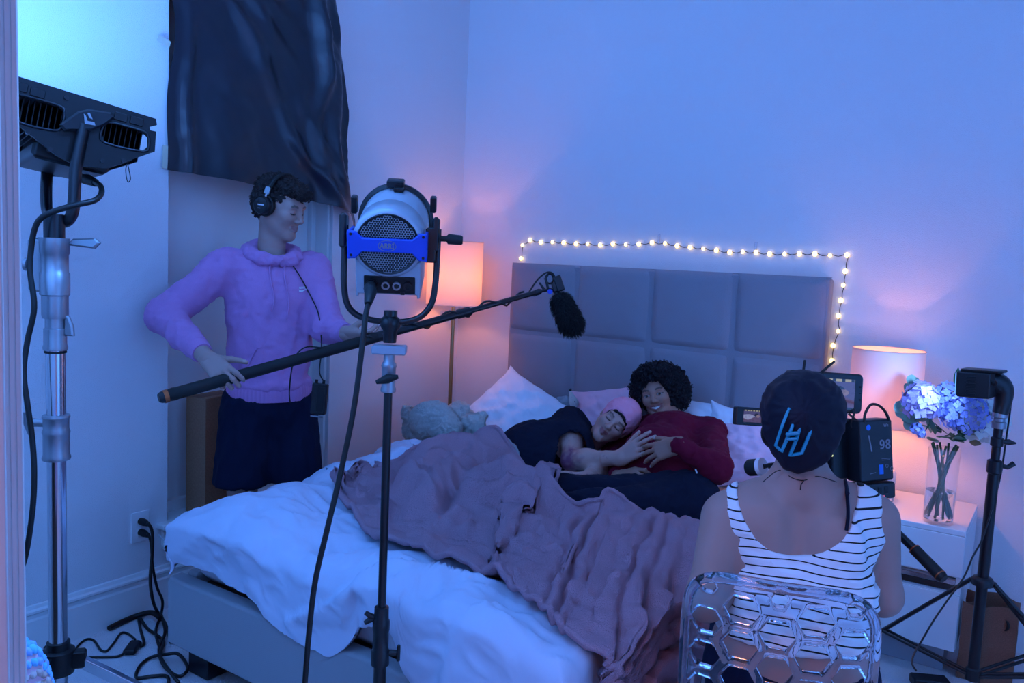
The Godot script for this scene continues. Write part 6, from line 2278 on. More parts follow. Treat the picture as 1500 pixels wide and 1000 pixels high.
	rib_band(rib, J.call(0.915, 0.01, 0.0), fb, 0.170, 0.128, 0.065, 64)
	part("hem_band", rib, "hoodie", hoodie)
	for w in [[eR, wR], [eL, wL]]:
		var cg := Geo.new()
		var a: Vector3 = w[0].lerp(w[1], 0.66)
		var b: Vector3 = w[0].lerp(w[1], 0.86)
		cg.tube([a, a.lerp(b, 0.15), a.lerp(b, 0.85), b], [0.042, 0.0445, 0.041, 0.036], 20)
		part("cuff", cg, "hoodie", hoodie)
	# pocket edge seams, drawstrings, chest logo
	var seam := Geo.new()
	seam.tube(spline([surf(J.call(1.105, 0.2, -0.085), -F, s_of(h)), surf(J.call(1.105, 0.2, 0.085), -F, s_of(h))], 4), 0.003, 5)
	var pk := []
	for q in [V(1.10, 0, 0.088), V(1.06, 0, 0.105), V(1.0, 0, 0.125), V(0.965, 0, 0.128)]:
		pk.append(surf(J.call(q.x, 0.25, q.z), -F, s_of(h)))
	seam.tube(spline(pk, 4), 0.0035, 5)
	part("pocket_seam", seam, "hoodie", hoodie)
	for sd in [0.028, -0.03]:
		var pts := []
		for k in 6:
			var yy := lerpf(1.44, 1.22 + (0.03 if sd > 0 else 0.0), k / 5.0)
			pts.append(surf(J.call(yy, 0.25, sd + 0.006 * sin(k * 1.3)), -F, s_of(h)) + F * 0.004)
		part("drawstring", Geo.new().tube(spline(pts, 4), 0.0036, 6), "hoodie", hoodie)
	var lg: Vector3 = surf(J.call(1.34, 0.25, -0.098), -F, s_of(h))
	var lf := along_z(lg + F * 0.004, F)
	part("chest_logo", Geo.new().prism(lf, [Vector2(-0.019, 0.003), Vector2(-0.014, -0.008), Vector2(-0.004, -0.010), Vector2(0.022, 0.006), Vector2(-0.003, -0.003), Vector2(-0.012, -0.002)], 0.003), "logo_white", hoodie, "small white embroidered curved logo")
	letters("NIKE", lf * at(V(-0.002, 0.008, 0.0005), V(0, 0, 6)), 0.0085, "logo_white", hoodie, "logo_lettering")
	# black shorts
	var sh := Geo.new()
	s = Sdf.new()
	s.ell(J.call(0.86, 0.0, 0), V(0.178, 0.12, 0.13), fb, 0.06)
	for sd in [1, -1]:
		s.cone(J.call(0.84, 0.0, 0.088 * sd), J.call(0.52, 0.02, 0.115 * sd), 0.108, 0.112, 0.045)
		s.ell(J.call(0.44, 0.02, 0.118 * sd), V(0.5, 0.09, 0.5), fb, 0.008, 1)
	s.build(sh, 0.01)
	ruffle(sh, 0.010, 8.0, 21, V(1, 0.5, 1), true)
	part("shorts", sh, "navy_cloth", man, "loose black shorts")
	for sd in [1, -1]:
		var fg := Geo.new()
		s = Sdf.new()
		s.cone(J.call(0.06, -0.04, 0.11 * sd), J.call(0.04, 0.14, 0.125 * sd), 0.05, 0.042, 0.03)
		s.ell(J.call(-0.05, 0.05, 0.12 * sd), V(0.3, 0.052, 0.3), Basis(), 0.005, 1)
		s.build(fg, 0.01)
		part("shoe", fg, "black_cloth", man)
	make_headphones(ft)
	# belt transmitter and its leads
	var tp := Vector3(-2.459, 0.911, -2.297)
	var pack := thing("audio_pack", "black audio transmitter pack clipped at the shorts' waist", "transmitter", tp)
	var tt := along_z(tp, V(0.5, 0.05, 0.85)) * at(Vector3.ZERO, V(0, 0, -3))
	part("case", Geo.new().box(tt, V(0.062, 0.125, 0.03), 0.005), "black_plastic", pack)
	part("face_plate", Geo.new().box(tt * at(V(0.008, 0, 0.0155)), V(0.03, 0.10, 0.003), 0.001), "black_satin", pack)
	for x in [-0.018, 0.012]:
		part("jack", Geo.new().tube([tt * V(x, 0.06, 0), tt * V(x, 0.076, 0)], 0.006, 8), "dark_metal", pack)
	part("clip", Geo.new().tube([tt * V(-0.03, -0.072, 0), tt * V(0.02, -0.072, 0)], 0.004, 6), "cast_metal", pack)
	var lead := []
	for q in [V(1.455, 0.25, -0.05), V(1.40, 0.25, -0.085), V(1.33, 0.25, -0.125), V(1.25, 0.25, -0.148), V(1.15, 0.22, -0.155)]:
		lead.append(surf(J.call(q.x, q.y, q.z), -F, s_of(h)) + F * 0.006)
	lead.append_array([Vector3(-2.396, 1.097, -2.241), Vector3(-2.409, 1.028, -2.248), tt * V(0.012, 0.07, 0)])
	var cd := part("headphone_lead", Geo.new().tube(spline(lead, 5), 0.0026, 6), "cable", self)
	tag(cd, "thin black headphone lead running down the lilac hoodie", "cable")
	var l2 := part("audio_lead", Geo.new().tube(spline([Vector3(-2.28, 1.145, -2.131), Vector3(-2.306, 1.148, -2.089), Vector3(-2.316, 1.129, -2.056), Vector3(-2.327, 1.093, -2.044), Vector3(-2.377, 1.034, -2.076), Vector3(-2.422, 0.961, -2.11), Vector3(-2.439, 0.917, -2.13)], 5), 0.0028, 6), "cable", self)
	tag(l2, "thin black lead looped over the boom pole before the hoodie", "cable")


var surf_cache := {}


func s_of(g: Geo) -> Geo:
	return g


# first point of a mesh met by a ray from p along d
func surf(p: Vector3, d: Vector3, g: Geo) -> Vector3:
	var best := 9.0
	var hit := p + d * 0.1
	for k in g.v.size():
		var r := g.v[k] - p
		var a := r.dot(d)
		if a > 0.0 and a < best and (r - d * a).length_squared() < 0.0001:
			best = a
			hit = p + d * a
	return hit


# ribbed knit band: an oval ring with fine upright ribs
func rib_band(g: Geo, c: Vector3, b: Basis, rx: float, rz: float, hgt: float, ribs: int) -> void:
	var nn := ribs * 4
	var f := func(i: int, j: int) -> Vector3:
		var a := TAU * i / nn
		var v := j / 8.0
		var w := 1.0 + 0.006 * cos(a * ribs) + 0.03 * sin(v * PI)
		return c + b * V(cos(a) * rx * w, (0.5 - v) * hgt, -sin(a) * rz * w)
	g.sheet(nn, 8, f, 0.004, true)


# hair: a mass from the field with lumps, plus short curls
func hair_mesh(s: Sdf, parent: Node3D, col: Color, cell: float, amp: float, freq: float, curls: int, cr: float) -> MeshInstance3D:
	var g := Geo.new()
	s.build(g, cell)
	var nz := noise(freq, 17, 3)
	for k in g.v.size():
		g.v[k] += g.n[k] * (amp * nz.get_noise_3dv(g.v[k]))
	g.smooth()
	var rng := RandomNumberGenerator.new()
	rng.seed = 99
	var m := g.v.size()
	for k in m:
		g.c[k] = col
	for k in curls:
		var j := rng.randi() % m
		var p := g.v[j]
		var n := g.n[j]
		var t := n.cross(V(rng.randf() - 0.5, rng.randf() - 0.5, rng.randf() - 0.5)).normalized()
		var u := n.cross(t)
		var pts := []
		var rr := cr * rng.randf_range(0.6, 1.1)
		var turns := rng.randf_range(1.0, 1.6)
		for q in 9:
			var a := TAU * turns * q / 8.0
			pts.append(p + (t * cos(a) + n * sin(a) * 0.8) * rr * 0.6 + u * (q - 4) * rr * 0.14 + n * rr * 0.1)
		g.col = col.lerp(Color(col.r * 2.4 + 0.004, col.g * 2.2 + 0.003, col.b * 2.0 + 0.002), rng.randf())
		g.tube(pts, rr * 0.16, 4)
	g.col = Color.WHITE
	return part("hair", g, "hair_dark", parent)


func make_headphones(ft: Transform3D) -> void:
	var hp := thing("headphones", "black studio headphones on the standing person's head", "headphones", ft.origin)
	for sd in [-1, 1]:
		var cup := along_y(ft * V(sd * 0.086, 0.0, -0.012), ft.basis.x.normalized() * sd, ft.basis.y)
		var c := part("ear_cup", Geo.new().lathe(cup, [Vector2(0.0, 0.034), Vector2(0.026, 0.034), Vector2(0.034, 0.03), Vector2(0.0365, 0.024), Vector2(0.0375, 0.012), Vector2(0.0375, 0.006)], 28, false), "black_satin", hp)
		part("ear_pad", Geo.new().lathe(cup, [Vector2(0.034, 0.01), Vector2(0.042, 0.007), Vector2(0.0445, 0.0), Vector2(0.042, -0.012), Vector2(0.034, -0.016), Vector2(0.02, -0.012)], 28, false), "black_rubber", c)
		part("cup_ring", Geo.new().lathe(cup, [Vector2(0.030, 0.0335), Vector2(0.0325, 0.0345), Vector2(0.034, 0.032)], 28, false), "dark_metal", c)
		part("printed_name", Geo.new().box(cup * at(V(0.002, 0.0345, 0.004), V(0, 12, 0)) * at(Vector3.ZERO), V(0.005, 0.0012, 0.028), 0.0003), "logo_white", c)
		part("printed_name", Geo.new().box(cup * at(V(-0.013, 0.0345, 0.0), V(0, 12, 0)), V(0.003, 0.0012, 0.012), 0.0003), "logo_grey", c)
	var bandp := []
	var wide := []
	for k in 19:
		var a := lerpf(-0.12, PI + 0.12, k / 18.0)
		bandp.append(ft * V(cos(a) * 0.101, 0.028 + sin(a) * 0.100, -0.008 - 0.004 * sin(a)))
	part("head_band", Geo.new().tube(bandp.slice(3, 16), 0.0135, 8, false, Vector2(1.15, 0.42)), "black_rubber", hp)
	part("band_spring", Geo.new().tube(bandp, 0.0052, 8), "chrome", hp)
	for sd in [-1, 1]:
		part("slider", Geo.new().box(along_y(ft * V(sd * 0.098, 0.058, -0.009), ft.basis.y.normalized() - ft.basis.x.normalized() * 0.16 * sd, ft.basis.x), V(0.008, 0.03, 0.024), 0.002), "cast_metal", hp)

const CAMDIR_W := Vector3(0.394, 0.153, 0.907)
const IR := Vector3(0.827, 0.044, -0.561)
const IU := Vector3(-0.092, 0.994, -0.057)

# joints of the two people on the bed
const W_HIP := Vector3(-1.18, 0.61, -3.03)
const W_CHEST := Vector3(-1.405, 0.735, -3.40)
const W_BELLY := Vector3(-1.388, 0.695, -3.20)
const W_HIP_R := Vector3(-1.26, 0.605, -2.98)
const W_HIP_L := Vector3(-1.13, 0.605, -3.0)
const W_KNEE_R := Vector3(-1.57, 0.605, -2.73)
const W_KNEE_L := Vector3(-1.38, 0.60, -2.66)
const W_FOOT_R := Vector3(-1.90, 0.59, -2.53)
const W_FOOT_L := Vector3(-1.66, 0.59, -2.45)
const B_HIP := Vector3(-1.99, 0.605, -2.98)
const B_KNEE_R := Vector3(-2.06, 0.63, -2.56)
const B_KNEE_L := Vector3(-1.97, 0.60, -2.50)
const B_FOOT_R := Vector3(-1.92, 0.61, -2.24)
const B_FOOT_L := Vector3(-1.82, 0.60, -2.2)


# frame of a hand: y from the wrist to the finger tips, z towards back
func hand_frame(w: Vector3, tip: Vector3, back: Vector3, sc := 1.0) -> Transform3D:
	var y := (tip - w).normalized()
	var z := (back - y * back.dot(y)).normalized()
	return Transform3D(Basis(y.cross(z) * sc, y * sc, z * sc), w)


func make_lying_pair() -> void:
	var cam := V(0.4, 0.16, 0.9).normalized()
	# --- the person in burgundy, leaning back with one arm round the other
	var pw := thing("person", "smiling person with dark curly hair in a burgundy top reclining against the headboard", "person", W_HIP)
	var skin := Color(0.36, 0.185, 0.135)
	var hd := Vector3(-1.531, 0.916, -3.5)
	var ft := frame(hd, CAMDIR_W * 0.93 - IR * 0.26 + V(0, -0.06, 0), IU * 0.96 - IR * 0.26, 0.97)
	var s := Sdf.new()
	head_prims(s, ft, {"smile": 1.0, "jaw": 1.0})
	s.cone(ft * V(0, -0.05, -0.025), Vector3(-1.429, 0.789, -3.5), 0.047, 0.055, 0.03)
	var g := Geo.new()
	s.build(g, 0.0028)
	paint(g, 0, face_color(ft, skin, Color(0.22, 0.06, 0.06), Color(0.02, 0.012, 0.01), {"smile": 1.0, "eyes": 1.0}))
	var n0 := g.v.size()
	# trunk and limbs under the clothes
	s = Sdf.new()
	s.cone(W_HIP, W_CHEST, 0.10, 0.10, 0.05)
	s.ell(W_BELLY, V(0.125, 0.125, 0.125), Basis(), 0.06)
	var shR := V(-1.545, 0.75, -3.49)
	var shL := V(-1.235, 0.79, -3.40)
	s.cone(shR, shL, 0.05, 0.05, 0.03)
	var elL := Vector3(-1.076, 0.735, -3.06)
	var wrL := Vector3(-1.217, 0.811, -2.995)
	var elR := V(-1.70, 0.63, -3.42)
	var wrR := Vector3(-1.475, 0.631, -3.02)
	s.chain([shL, elL, wrL], [0.045, 0.04, 0.027], 0.03)
	s.chain([shR, elR, wrR], [0.04, 0.035, 0.027], 0.03)
	s.chain([W_HIP_R, W_KNEE_R, W_FOOT_R], [0.075, 0.05, 0.035], 0.03)
	s.chain([W_HIP_L, W_KNEE_L, W_FOOT_L], [0.075, 0.05, 0.035], 0.03)
	s.cone(Vector3(-1.429, 0.789, -3.5), W_CHEST, 0.055, 0.08, 0.03)
	s.build(g, 0.013)
	var n1 := g.v.size()
	var nails := []
	s = Sdf.new()
	var ht := hand_frame(wrL, Vector3(-1.347, 0.75, -2.985), cam + V(-0.2, 0.35, 0), 0.98)
	hand_prims(s, ht, 1.0, [[12, 18, 10], [14, 18, 10], [14, 18, 10], [12, 18, 10]], 1.7, [V(0.55, 0.8, -0.3), 15.0], nails)
	s.cone(wrL, wrL.lerp(elL, 0.3), 0.026, 0.03, 0.015)
	s.build(g, 0.0032)
	s = Sdf.new()
	ht = hand_frame(wrR, Vector3(-1.352, 0.681, -2.98), V(-0.2, 0.75, 0.55), 0.95)
	hand_prims(s, ht, -1.0, [[25, 45, 25], [40, 55, 30], [48, 60, 30], [52, 60, 30]], 0.8, [V(0.5, 0.8, -0.4), 30.0], nails)
	s.build(g, 0.0034)
	paint(g, n0, func(_p: Vector3) -> Color: return skin)
	nail_paint(g, n1, nails, Color(0.62, 0.5, 0.46), 0.0066)
	part("body", g, "skin", pw)
	var hs := Sdf.new()
	var hb := ft.basis.orthonormalized()
	hs.ell(ft * V(0, 0.035, -0.035), V(0.128, 0.108, 0.115), hb, 0.02)
	hs.ell(ft * V(0.035, 0.0, -0.045), V(0.098, 0.105, 0.09), hb, 0.03)
	hs.ell(ft * V(0, 0.10, 0.03), V(0.085, 0.04, 0.055), hb, 0.03)
	hs.ell(ft * V(0, -0.035, 0.10), V(0.070, 0.100, 0.095), hb, 0.012, 1)
	hair_mesh(hs, pw, Color(0.011, 0.010, 0.014), 0.005, 0.022, 42.0, 900, 0.014)
	# long-sleeved burgundy top
	s = Sdf.new()
	s.cone(V(-1.225, 0.635, -3.10), W_CHEST, 0.115, 0.125, 0.06)
	s.ell(W_BELLY, V(0.145, 0.142, 0.145), Basis(), 0.07)
	s.ell(V(-1.36, 0.80, -3.34), V(0.085, 0.075, 0.08), Basis(), 0.05)
	s.ell(V(-1.47, 0.77, -3.38), V(0.08, 0.07, 0.08), Basis(), 0.05)
	s.cone(shR, shL, 0.066, 0.068, 0.05)
	s.chain([shL, elL, wrL.lerp(elL, 0.05)], [0.066, 0.055, 0.037], 0.035)
	s.chain([shR, elR, wrR.lerp(elR, 0.1)], [0.062, 0.05, 0.036], 0.035)
	s.ell(ft * V(0.01, -0.15, 0.04), V(0.074, 0.055, 0.06), hb, 0.01, 1)
	var tg := Geo.new()
	s.build(tg, 0.009)
	ruffle(tg, 0.008, 10.0, 31, V(1, 1.4, 1), true)
	part("top", tg, "burgundy", pw, "burgundy long-sleeved top")
	# black trousers and socks
	s = Sdf.new()
	s.cone(V(-1.20, 0.61, -3.04), V(-1.15, 0.61, -3.0), 0.105, 0.105, 0.05)
	s.chain([W_HIP_R, W_KNEE_R, W_FOOT_R.lerp(W_KNEE_R, 0.15)], [0.088, 0.068, 0.052], 0.04)
	s.chain([W_HIP_L, W_KNEE_L, W_FOOT_L.lerp(W_KNEE_L, 0.15)], [0.088, 0.068, 0.052], 0.04)
	tg = Geo.new()
	s.build(tg, 0.01)
	ruffle(tg, 0.008, 9.0, 33, V(1, 1.4, 1), true)
	part("trousers", tg, "black_cloth", pw, "black trousers")
	for f in [[W_KNEE_R, W_FOOT_R], [W_KNEE_L, W_FOOT_L]]:
		s = Sdf.new()
		var d: Vector3 = (f[1] - f[0]).normalized()
		s.cone(f[1] - d * 0.08, f[1], 0.042, 0.042, 0.03)
		s.cone(f[1], f[1] + d * 0.07 + V(0.06, 0.01, 0.06), 0.042, 0.032, 0.03)
		tg = Geo.new()
		s.build(tg, 0.01)
		part("sock", tg, "navy_cloth", pw)
	part("hip_tag", Geo.new().box(at(Vector3(-1.131, 0.725, -2.99), V(0, 30, 25)), V(0.006, 0.018, 0.003), 0.001), "logo_white", pw)

	# --- the person in the black tee, asleep on the other's chest
	var pb := thing("person", "sleeping person in a black tee and pink cap lying on the other's chest", "person", B_HIP)
	skin = Color(0.52, 0.295, 0.245)
	hd = Vector3(-1.658, 0.793, -3.34)
	ft = frame(hd, V(0.436, 0.187, 0.88) * 0.95 - IU * 0.10 - IR * 0.16, IR * 0.74 + IU * 0.64, 0.95)
	s = Sdf.new()
	head_prims(s, ft, {"jaw": 0.98})
	var nk := Vector3(-1.788, 0.68, -3.36)
	s.cone(ft * V(0, -0.05, -0.025), nk, 0.048, 0.055, 0.03)
	g = Geo.new()
	s.build(g, 0.0028)
	var fc := face_color(ft, skin, Color(0.34, 0.11, 0.12), Color(0.06, 0.035, 0.03), {})
	var inv := ft.affine_inverse()
	paint(g, 0, func(p: Vector3) -> Color:
		var c: Color = fc.call(p)
		var q := inv * p
		# make-up: bruised cheek and reddened nose
		if q.z > 0.03:
			c = c.lerp(Color(0.25, 0.07, 0.11), 0.55 * exp(-pow(V(q.x - 0.045, q.y + 0.025, q.z - 0.06).length() / 0.02, 2.0)))
		return c)
	n0 = g.v.size()
	shR = V(-1.885, 0.755, -3.32)
	shL = V(-1.79, 0.63, -3.24)
	elR = Vector3(-1.722, 0.65, -3.07)
	wrR = Vector3(-1.475, 0.71, -3.04)
	elL = V(-1.60, 0.63, -3.08)
	wrL = Vector3(-1.559, 0.63, -2.9)
	s = Sdf.new()
	s.cone(V(-1.86, 0.67, -3.27), B_HIP, 0.095, 0.09, 0.05)
	s.cone(nk, V(-1.86, 0.68, -3.28), 0.052, 0.08, 0.04)
	s.chain([shR, elR, wrR], [0.05, 0.045, 0.027], 0.025)
	s.chain([shL, elL, wrL], [0.045, 0.038, 0.026], 0.025)
	s.ell(elR.lerp(shR, 0.5), V(0.052, 0.052, 0.052), Basis(), 0.03)
	s.ell(elR.lerp(wrR, 0.3), V(0.045, 0.045, 0.045), Basis(), 0.03)
	s.chain([B_HIP + V(-0.02, 0.02, 0.0), B_KNEE_R, B_FOOT_R], [0.085, 0.055, 0.035], 0.03)
	s.chain([B_HIP + V(0.03, -0.03, 0.0), B_KNEE_L, B_FOOT_L], [0.085, 0.055, 0.035], 0.03)
	s.build(g, 0.010)
	n1 = g.v.size()
	nails = []
	s = Sdf.new()
	ht = hand_frame(wrR, Vector3(-1.332, 0.813, -3.02), cam + V(-0.25, 0.25, 0), 0.97)
	hand_prims(s, ht, -1.0, [[6, 10, 6], [8, 10, 6], [8, 10, 6], [8, 10, 6]], 0.9, [V(0.5, 0.85, -0.25), 12.0], nails)
	s.cone(wrR, wrR.lerp(elR, 0.3), 0.0265, 0.034, 0.015)
	s.build(g, 0.0032)
	s = Sdf.new()
	ht = hand_frame(wrL, Vector3(-1.626, 0.635, -2.84), V(0.2, 0.85, 0.5), 0.93)
	hand_prims(s, ht, 1.0, [[12, 35, 18], [14, 40, 18], [18, 42, 18], [22, 42, 18]], 0.9, [V(0.6, 0.75, -0.4), 15.0], nails)
	s.cone(wrL, wrL.lerp(elL, 0.4), 0.026, 0.033, 0.015)
	s.build(g, 0.0034)
	var bruise := elR + V(0.0, 0.005, 0.03)
	var nz := noise(28.0, 8, 3)
	paint(g, n0, func(p: Vector3) -> Color:
		var d := p.distance_to(bruise)
		var k := clampf(1.5 - d / 0.055 + nz.get_noise_3dv(p) * 0.8, 0.0, 1.0)
		k = maxf(k * 0.9, clampf(nz.get_noise_3dv(p * 1.3) * 2.0 - 0.7, 0.0, 0.35) * float(d < 0.24))
		return skin.lerp(Color(0.16, 0.03, 0.09), k))
	nail_paint(g, n1, nails, Color(0.52, 0.33, 0.3), 0.006)
	part("body", g, "skin", pb)
	var rg := []
	var rc := ht * V(-0.0095, 0.112, -0.008)
	for k in 14:
		rg.append(rc + (ht.basis.x * cos(TAU * k / 14) + ht.basis.z * sin(TAU * k / 14)) * 0.0115)
	part("finger_ring", Geo.new().tube(rg, 0.0018, 6, true), "chrome", pb, "silver ring")
	# soft pink cap close round the skull
	s = Sdf.new()
	hb = ft.basis.orthonormalized()
	s.ell(ft * V(0, 0.036, -0.018), V(0.084, 0.092, 0.102), hb, 0.02)
	s.ell(ft * V(0, -0.005, -0.055), V(0.078, 0.075, 0.062), hb, 0.02)
	s.ell(ft * V(0, -0.052, 0.092), V(0.078, 0.108, 0.078), hb, 0.008, 1)
	s.ell(ft * V(0, -0.13, 0.0), V(0.2, 0.10, 0.2), hb, 0.01, 1)
	tg = Geo.new()
	s.build(tg, 0.005)
	ruffle(tg, 0.004, 22.0, 35, V(1, 1, 1), true)
	part("cap", tg, "cap_pink", pb, "pink close-fitting cap")
	# dark hair line under the cap's edge
	s = Sdf.new()
	s.ell(ft * V(0, 0.03, -0.016), V(0.0785, 0.088, 0.0995), hb, 0.02)
	s.ell(ft * V(0, -0.062, 0.095), V(0.077, 0.108, 0.080), hb, 0.006, 1)
	s.ell(ft * V(0, -0.12, 0.0), V(0.2, 0.10, 0.2), hb, 0.01, 1)
	tg = Geo.new()
	s.build(tg, 0.006)
	paint(tg, 0, func(_p: Vector3) -> Color: return Color(0.012, 0.009, 0.009))
	part("hair", tg, "hair_dark", pb)
	# black tee with short sleeve
	s = Sdf.new()
	s.cone(V(-1.86, 0.675, -3.27), V(-1.945, 0.65, -3.09), 0.128, 0.122, 0.05)
	s.cone(V(-1.945, 0.65, -3.09), B_HIP.lerp(V(-1.945, 0.65, -3.09), 0.4), 0.122, 0.122, 0.05)
	s.cone(shR, shL, 0.064, 0.06, 0.06)
	s.cone(shR, shR.lerp(elR, 0.50), 0.066, 0.064, 0.035)
	s.cone(shL, shL.lerp(elL, 0.5), 0.06, 0.055, 0.035)
	s.ell(V(-1.80, 0.70, -3.20), V(0.085, 0.08, 0.08), Basis(), 0.05)
	s.cone(V(-1.75, 0.62, -3.10), V(-1.88, 0.62, -3.0), 0.085, 0.085, 0.05)
	s.ell(nk + V(0.05, 0.02, 0.06), V(0.06, 0.055, 0.06), Basis(), 0.012, 1)
	s.cone(shR.lerp(elR, 0.56), elR.lerp(shR, -0.3), 0.07, 0.08, 0.006, 1)
	tg = Geo.new()
	s.build(tg, 0.008)
	ruffle(tg, 0.009, 9.0, 37, V(1, 1.3, 1), true)
	part("tee", tg, "black_cloth", pb, "black short-sleeved tee")
	# grey shorts at the hip
	s = Sdf.new()
	s.cone(B_HIP + V(0.01, 0, -0.05), B_HIP + V(-0.02, 0, 0.10), 0.122, 0.115, 0.05)
	tg = Geo.new()
	s.build(tg, 0.011)
	ruffle(tg, 0.008, 10.0, 39, V(1, 1, 1), true)
	part("shorts", tg, "grey_jersey", pb, "grey shorts at the hip")


func make_camera_operator() -> void:
	var po := thing("person", "seated person in a striped tank top with hair clipped up, seen from behind", "person", V(-0.47, 0.45, -1.95))
	var skin := Color(0.40, 0.24, 0.20)
	var f := V(-0.26, 0, -0.966)
	var rt := V(0.966, 0, -0.26)
	var fb := frame(Vector3.ZERO, f, Vector3.UP).basis
	var pel := Vector3(-0.482, 0.566, -1.986)
	var wai := Vector3(-0.492, 0.686, -2.018)
	var che := Vector3(-0.5, 0.832, -2.042)
	var shL := Vector3(-0.658, 0.896, -1.944)
	var shR := Vector3(-0.347, 0.907, -2.153)
	var hd := Vector3(-0.513, 1.146, -2.034)
	var nk := Vector3(-0.503, 0.984, -2.034)
	# skin: trunk, neck, arms
	var s := Sdf.new()
	torso_prims(s, pel, wai, che, shL, shR, fb, 0.0)
	s.cone(nk, Vector3(-0.508, 1.08, -2.03), 0.062, 0.054, 0.04)
	s.cone(Vector3(-0.55, 0.933, -2.02), nk, 0.05, 0.05, 0.05)
	s.cone(Vector3(-0.459, 0.938, -2.082), nk, 0.05, 0.05, 0.05)
	var elL := Vector3(-0.658, 0.712, -1.861)
	var elR := Vector3(-0.325, 0.71, -2.181)
	var wrL := elL + f * 0.2 + V(0, 0.06, 0) + rt * 0.06
	var wrR := elR + f * 0.2 + V(0, 0.06, 0) - rt * 0.06
	s.chain([shL, elL, wrL], [0.054, 0.046, 0.03], 0.03)
	s.chain([shR, elR, wrR], [0.054, 0.046, 0.03], 0.03)
	# shoulder blades and the furrow of the spine
	s.ell(che + V(0, 0.03, 0) - rt * 0.085 - f * 0.085, V(0.05, 0.075, 0.025), fb, 0.05)
	s.ell(che + V(0, 0.03, 0) + rt * 0.085 - f * 0.085, V(0.05, 0.075, 0.025), fb, 0.05)
	s.cone(nk - f * 0.095 + V(0, -0.05, 0), wai - f * 0.14, 0.018, 0.018, 0.04, 1)
	for sd in [1, -1]:
		s.chain([pel + rt * 0.09 * sd, pel + rt * 0.12 * sd + f * 0.42 + V(0, -0.02, 0), pel + rt * 0.12 * sd + f * 0.40 + V(0, -0.50, 0)], [0.10, 0.06, 0.04], 0.04)
	var g := Geo.new()
	s.build(g, 0.0095)
	s = Sdf.new()
	var ft := frame(hd, f + V(0, -0.12, 0), V(0, 1, 0) + f * 0.12, 1.0)
	head_prims(s, ft)
	s.build(g, 0.0045)
	for q in [[wrL, elL, -1.0], [wrR, elR, 1.0]]:
		s = Sdf.new()
		hand_prims(s, hand_frame(q[0], q[0] + (q[0] - q[1]), V(0, 1, 0)), q[2], [[25, 40, 25], [30, 45, 25], [32, 45, 25], [35, 45, 25]])
		s.build(g, 0.0045)
	paint(g, 0, func(_p: Vector3) -> Color: return skin)
	part("body", g, "skin", po)
	# hair twisted up, held by a teal claw clip
	s = Sdf.new()
	var hb := ft.basis.orthonormalized()
	s.ell(ft * V(0, 0.028, -0.028), V(0.098, 0.092, 0.108), hb, 0.02)
	s.ell(ft * V(0, -0.02, -0.075), V(0.082, 0.085, 0.055), hb, 0.04)
	s.ell(ft * V(0.012, 0.03, -0.115), V(0.055, 0.06, 0.03), hb, 0.04)
	s.cone(ft * V(0.0, -0.07, -0.06), ft * V(0.01, 0.01, -0.13), 0.045, 0.03, 0.04)
	s.ell(ft * V(0, -0.04, 0.10), V(0.09, 0.12, 0.10), hb, 0.02, 1)
	var hg := Geo.new()
	s.build(hg, 0.005)
	var nz := noise(9.0, 19, 2)
	for k in hg.v.size():
		var q := ft.affine_inverse() * hg.v[k]
		var a := atan2(q.x, q.y - 0.02)
		hg.v[k] += hg.n[k] * (0.0012 * sin(a * 16.0 + nz.get_noise_3dv(hg.v[k] * 1.2) * 5.0) + 0.004 * nz.get_noise_3dv(hg.v[k]))
		hg.c[k] = Color(0.010, 0.011, 0.020)
	hg.smooth()
	var hair := part("hair", hg, "hair_dark", po)
	mat("teal_plastic", Color(0.10, 0.55, 0.66), 0.25)
	var clip := thing("hair_clip", "teal claw clip in the dark hair of the seated person", "hair clip", Vector3(-0.488, 1.141, -1.881))
	for ring in [[Vector3(-0.504, 1.195, -1.879), Vector3(-0.491, 1.182, -1.886), Vector3(-0.493, 1.151, -1.869), Vector3(-0.509, 1.098, -1.864), Vector3(-0.523, 1.11, -1.863), Vector3(-0.511, 1.159, -1.862)], [Vector3(-0.476, 1.175, -1.887), Vector3(-0.457, 1.181, -1.909), Vector3(-0.458, 1.144, -1.892), Vector3(-0.471, 1.097, -1.887), Vector3(-0.493, 1.09, -1.874), Vector3(-0.48, 1.134, -1.874)]]:
		var dense := []
		for k in 6:
			for q in 4:
				dense.append((ring[k] as Vector3).lerp(ring[(k + 1) % 6], q / 4.0))
		part("arm", Geo.new().tube(dense, 0.0046, 6, true, Vector2(1.25, 0.8)), "teal_plastic", clip)
	part("hinge", Geo.new().box(along_z(Vector3(-0.488, 1.142, -1.864), -f) * at(Vector3.ZERO, V(0, 0, 12)), V(0.03, 0.009, 0.01), 0.003), "teal_plastic", clip)
	part("hinge", Geo.new().box(along_z(Vector3(-0.488, 1.13, -1.863), -f) * at(Vector3.ZERO, V(0, 0, 12)), V(0.026, 0.007, 0.01), 0.003), "teal_plastic", clip)
	# striped tank top, scooped at the back
	s = Sdf.new()
	torso_prims(s, pel + V(0, 0.02, 0), wai, che, shL, shR, fb, 0.007)
	s.ell(che + V(0, 0.03, 0) - rt * 0.085 - f * 0.087, V(0.055, 0.08, 0.028), fb, 0.05)
	s.ell(che + V(0, 0.03, 0) + rt * 0.085 - f * 0.087, V(0.055, 0.08, 0.028), fb, 0.05)
	s.ell(Vector3(-0.509, 1.003, -2.02), V(0.138, 0.163, 0.5), fb, 0.006, 1)
	s.ell(Vector3(-0.719, 0.932, -1.87), V(0.083, 0.105, 0.6), fb, 0.008, 1)
	s.ell(Vector3(-0.278, 0.936, -2.228), V(0.083, 0.105, 0.6), fb, 0.008, 1)
	s.ell(pel + V(0, -0.14, 0), V(0.6, 0.215, 0.6), fb, 0.008, 1)
	var tg := Geo.new()
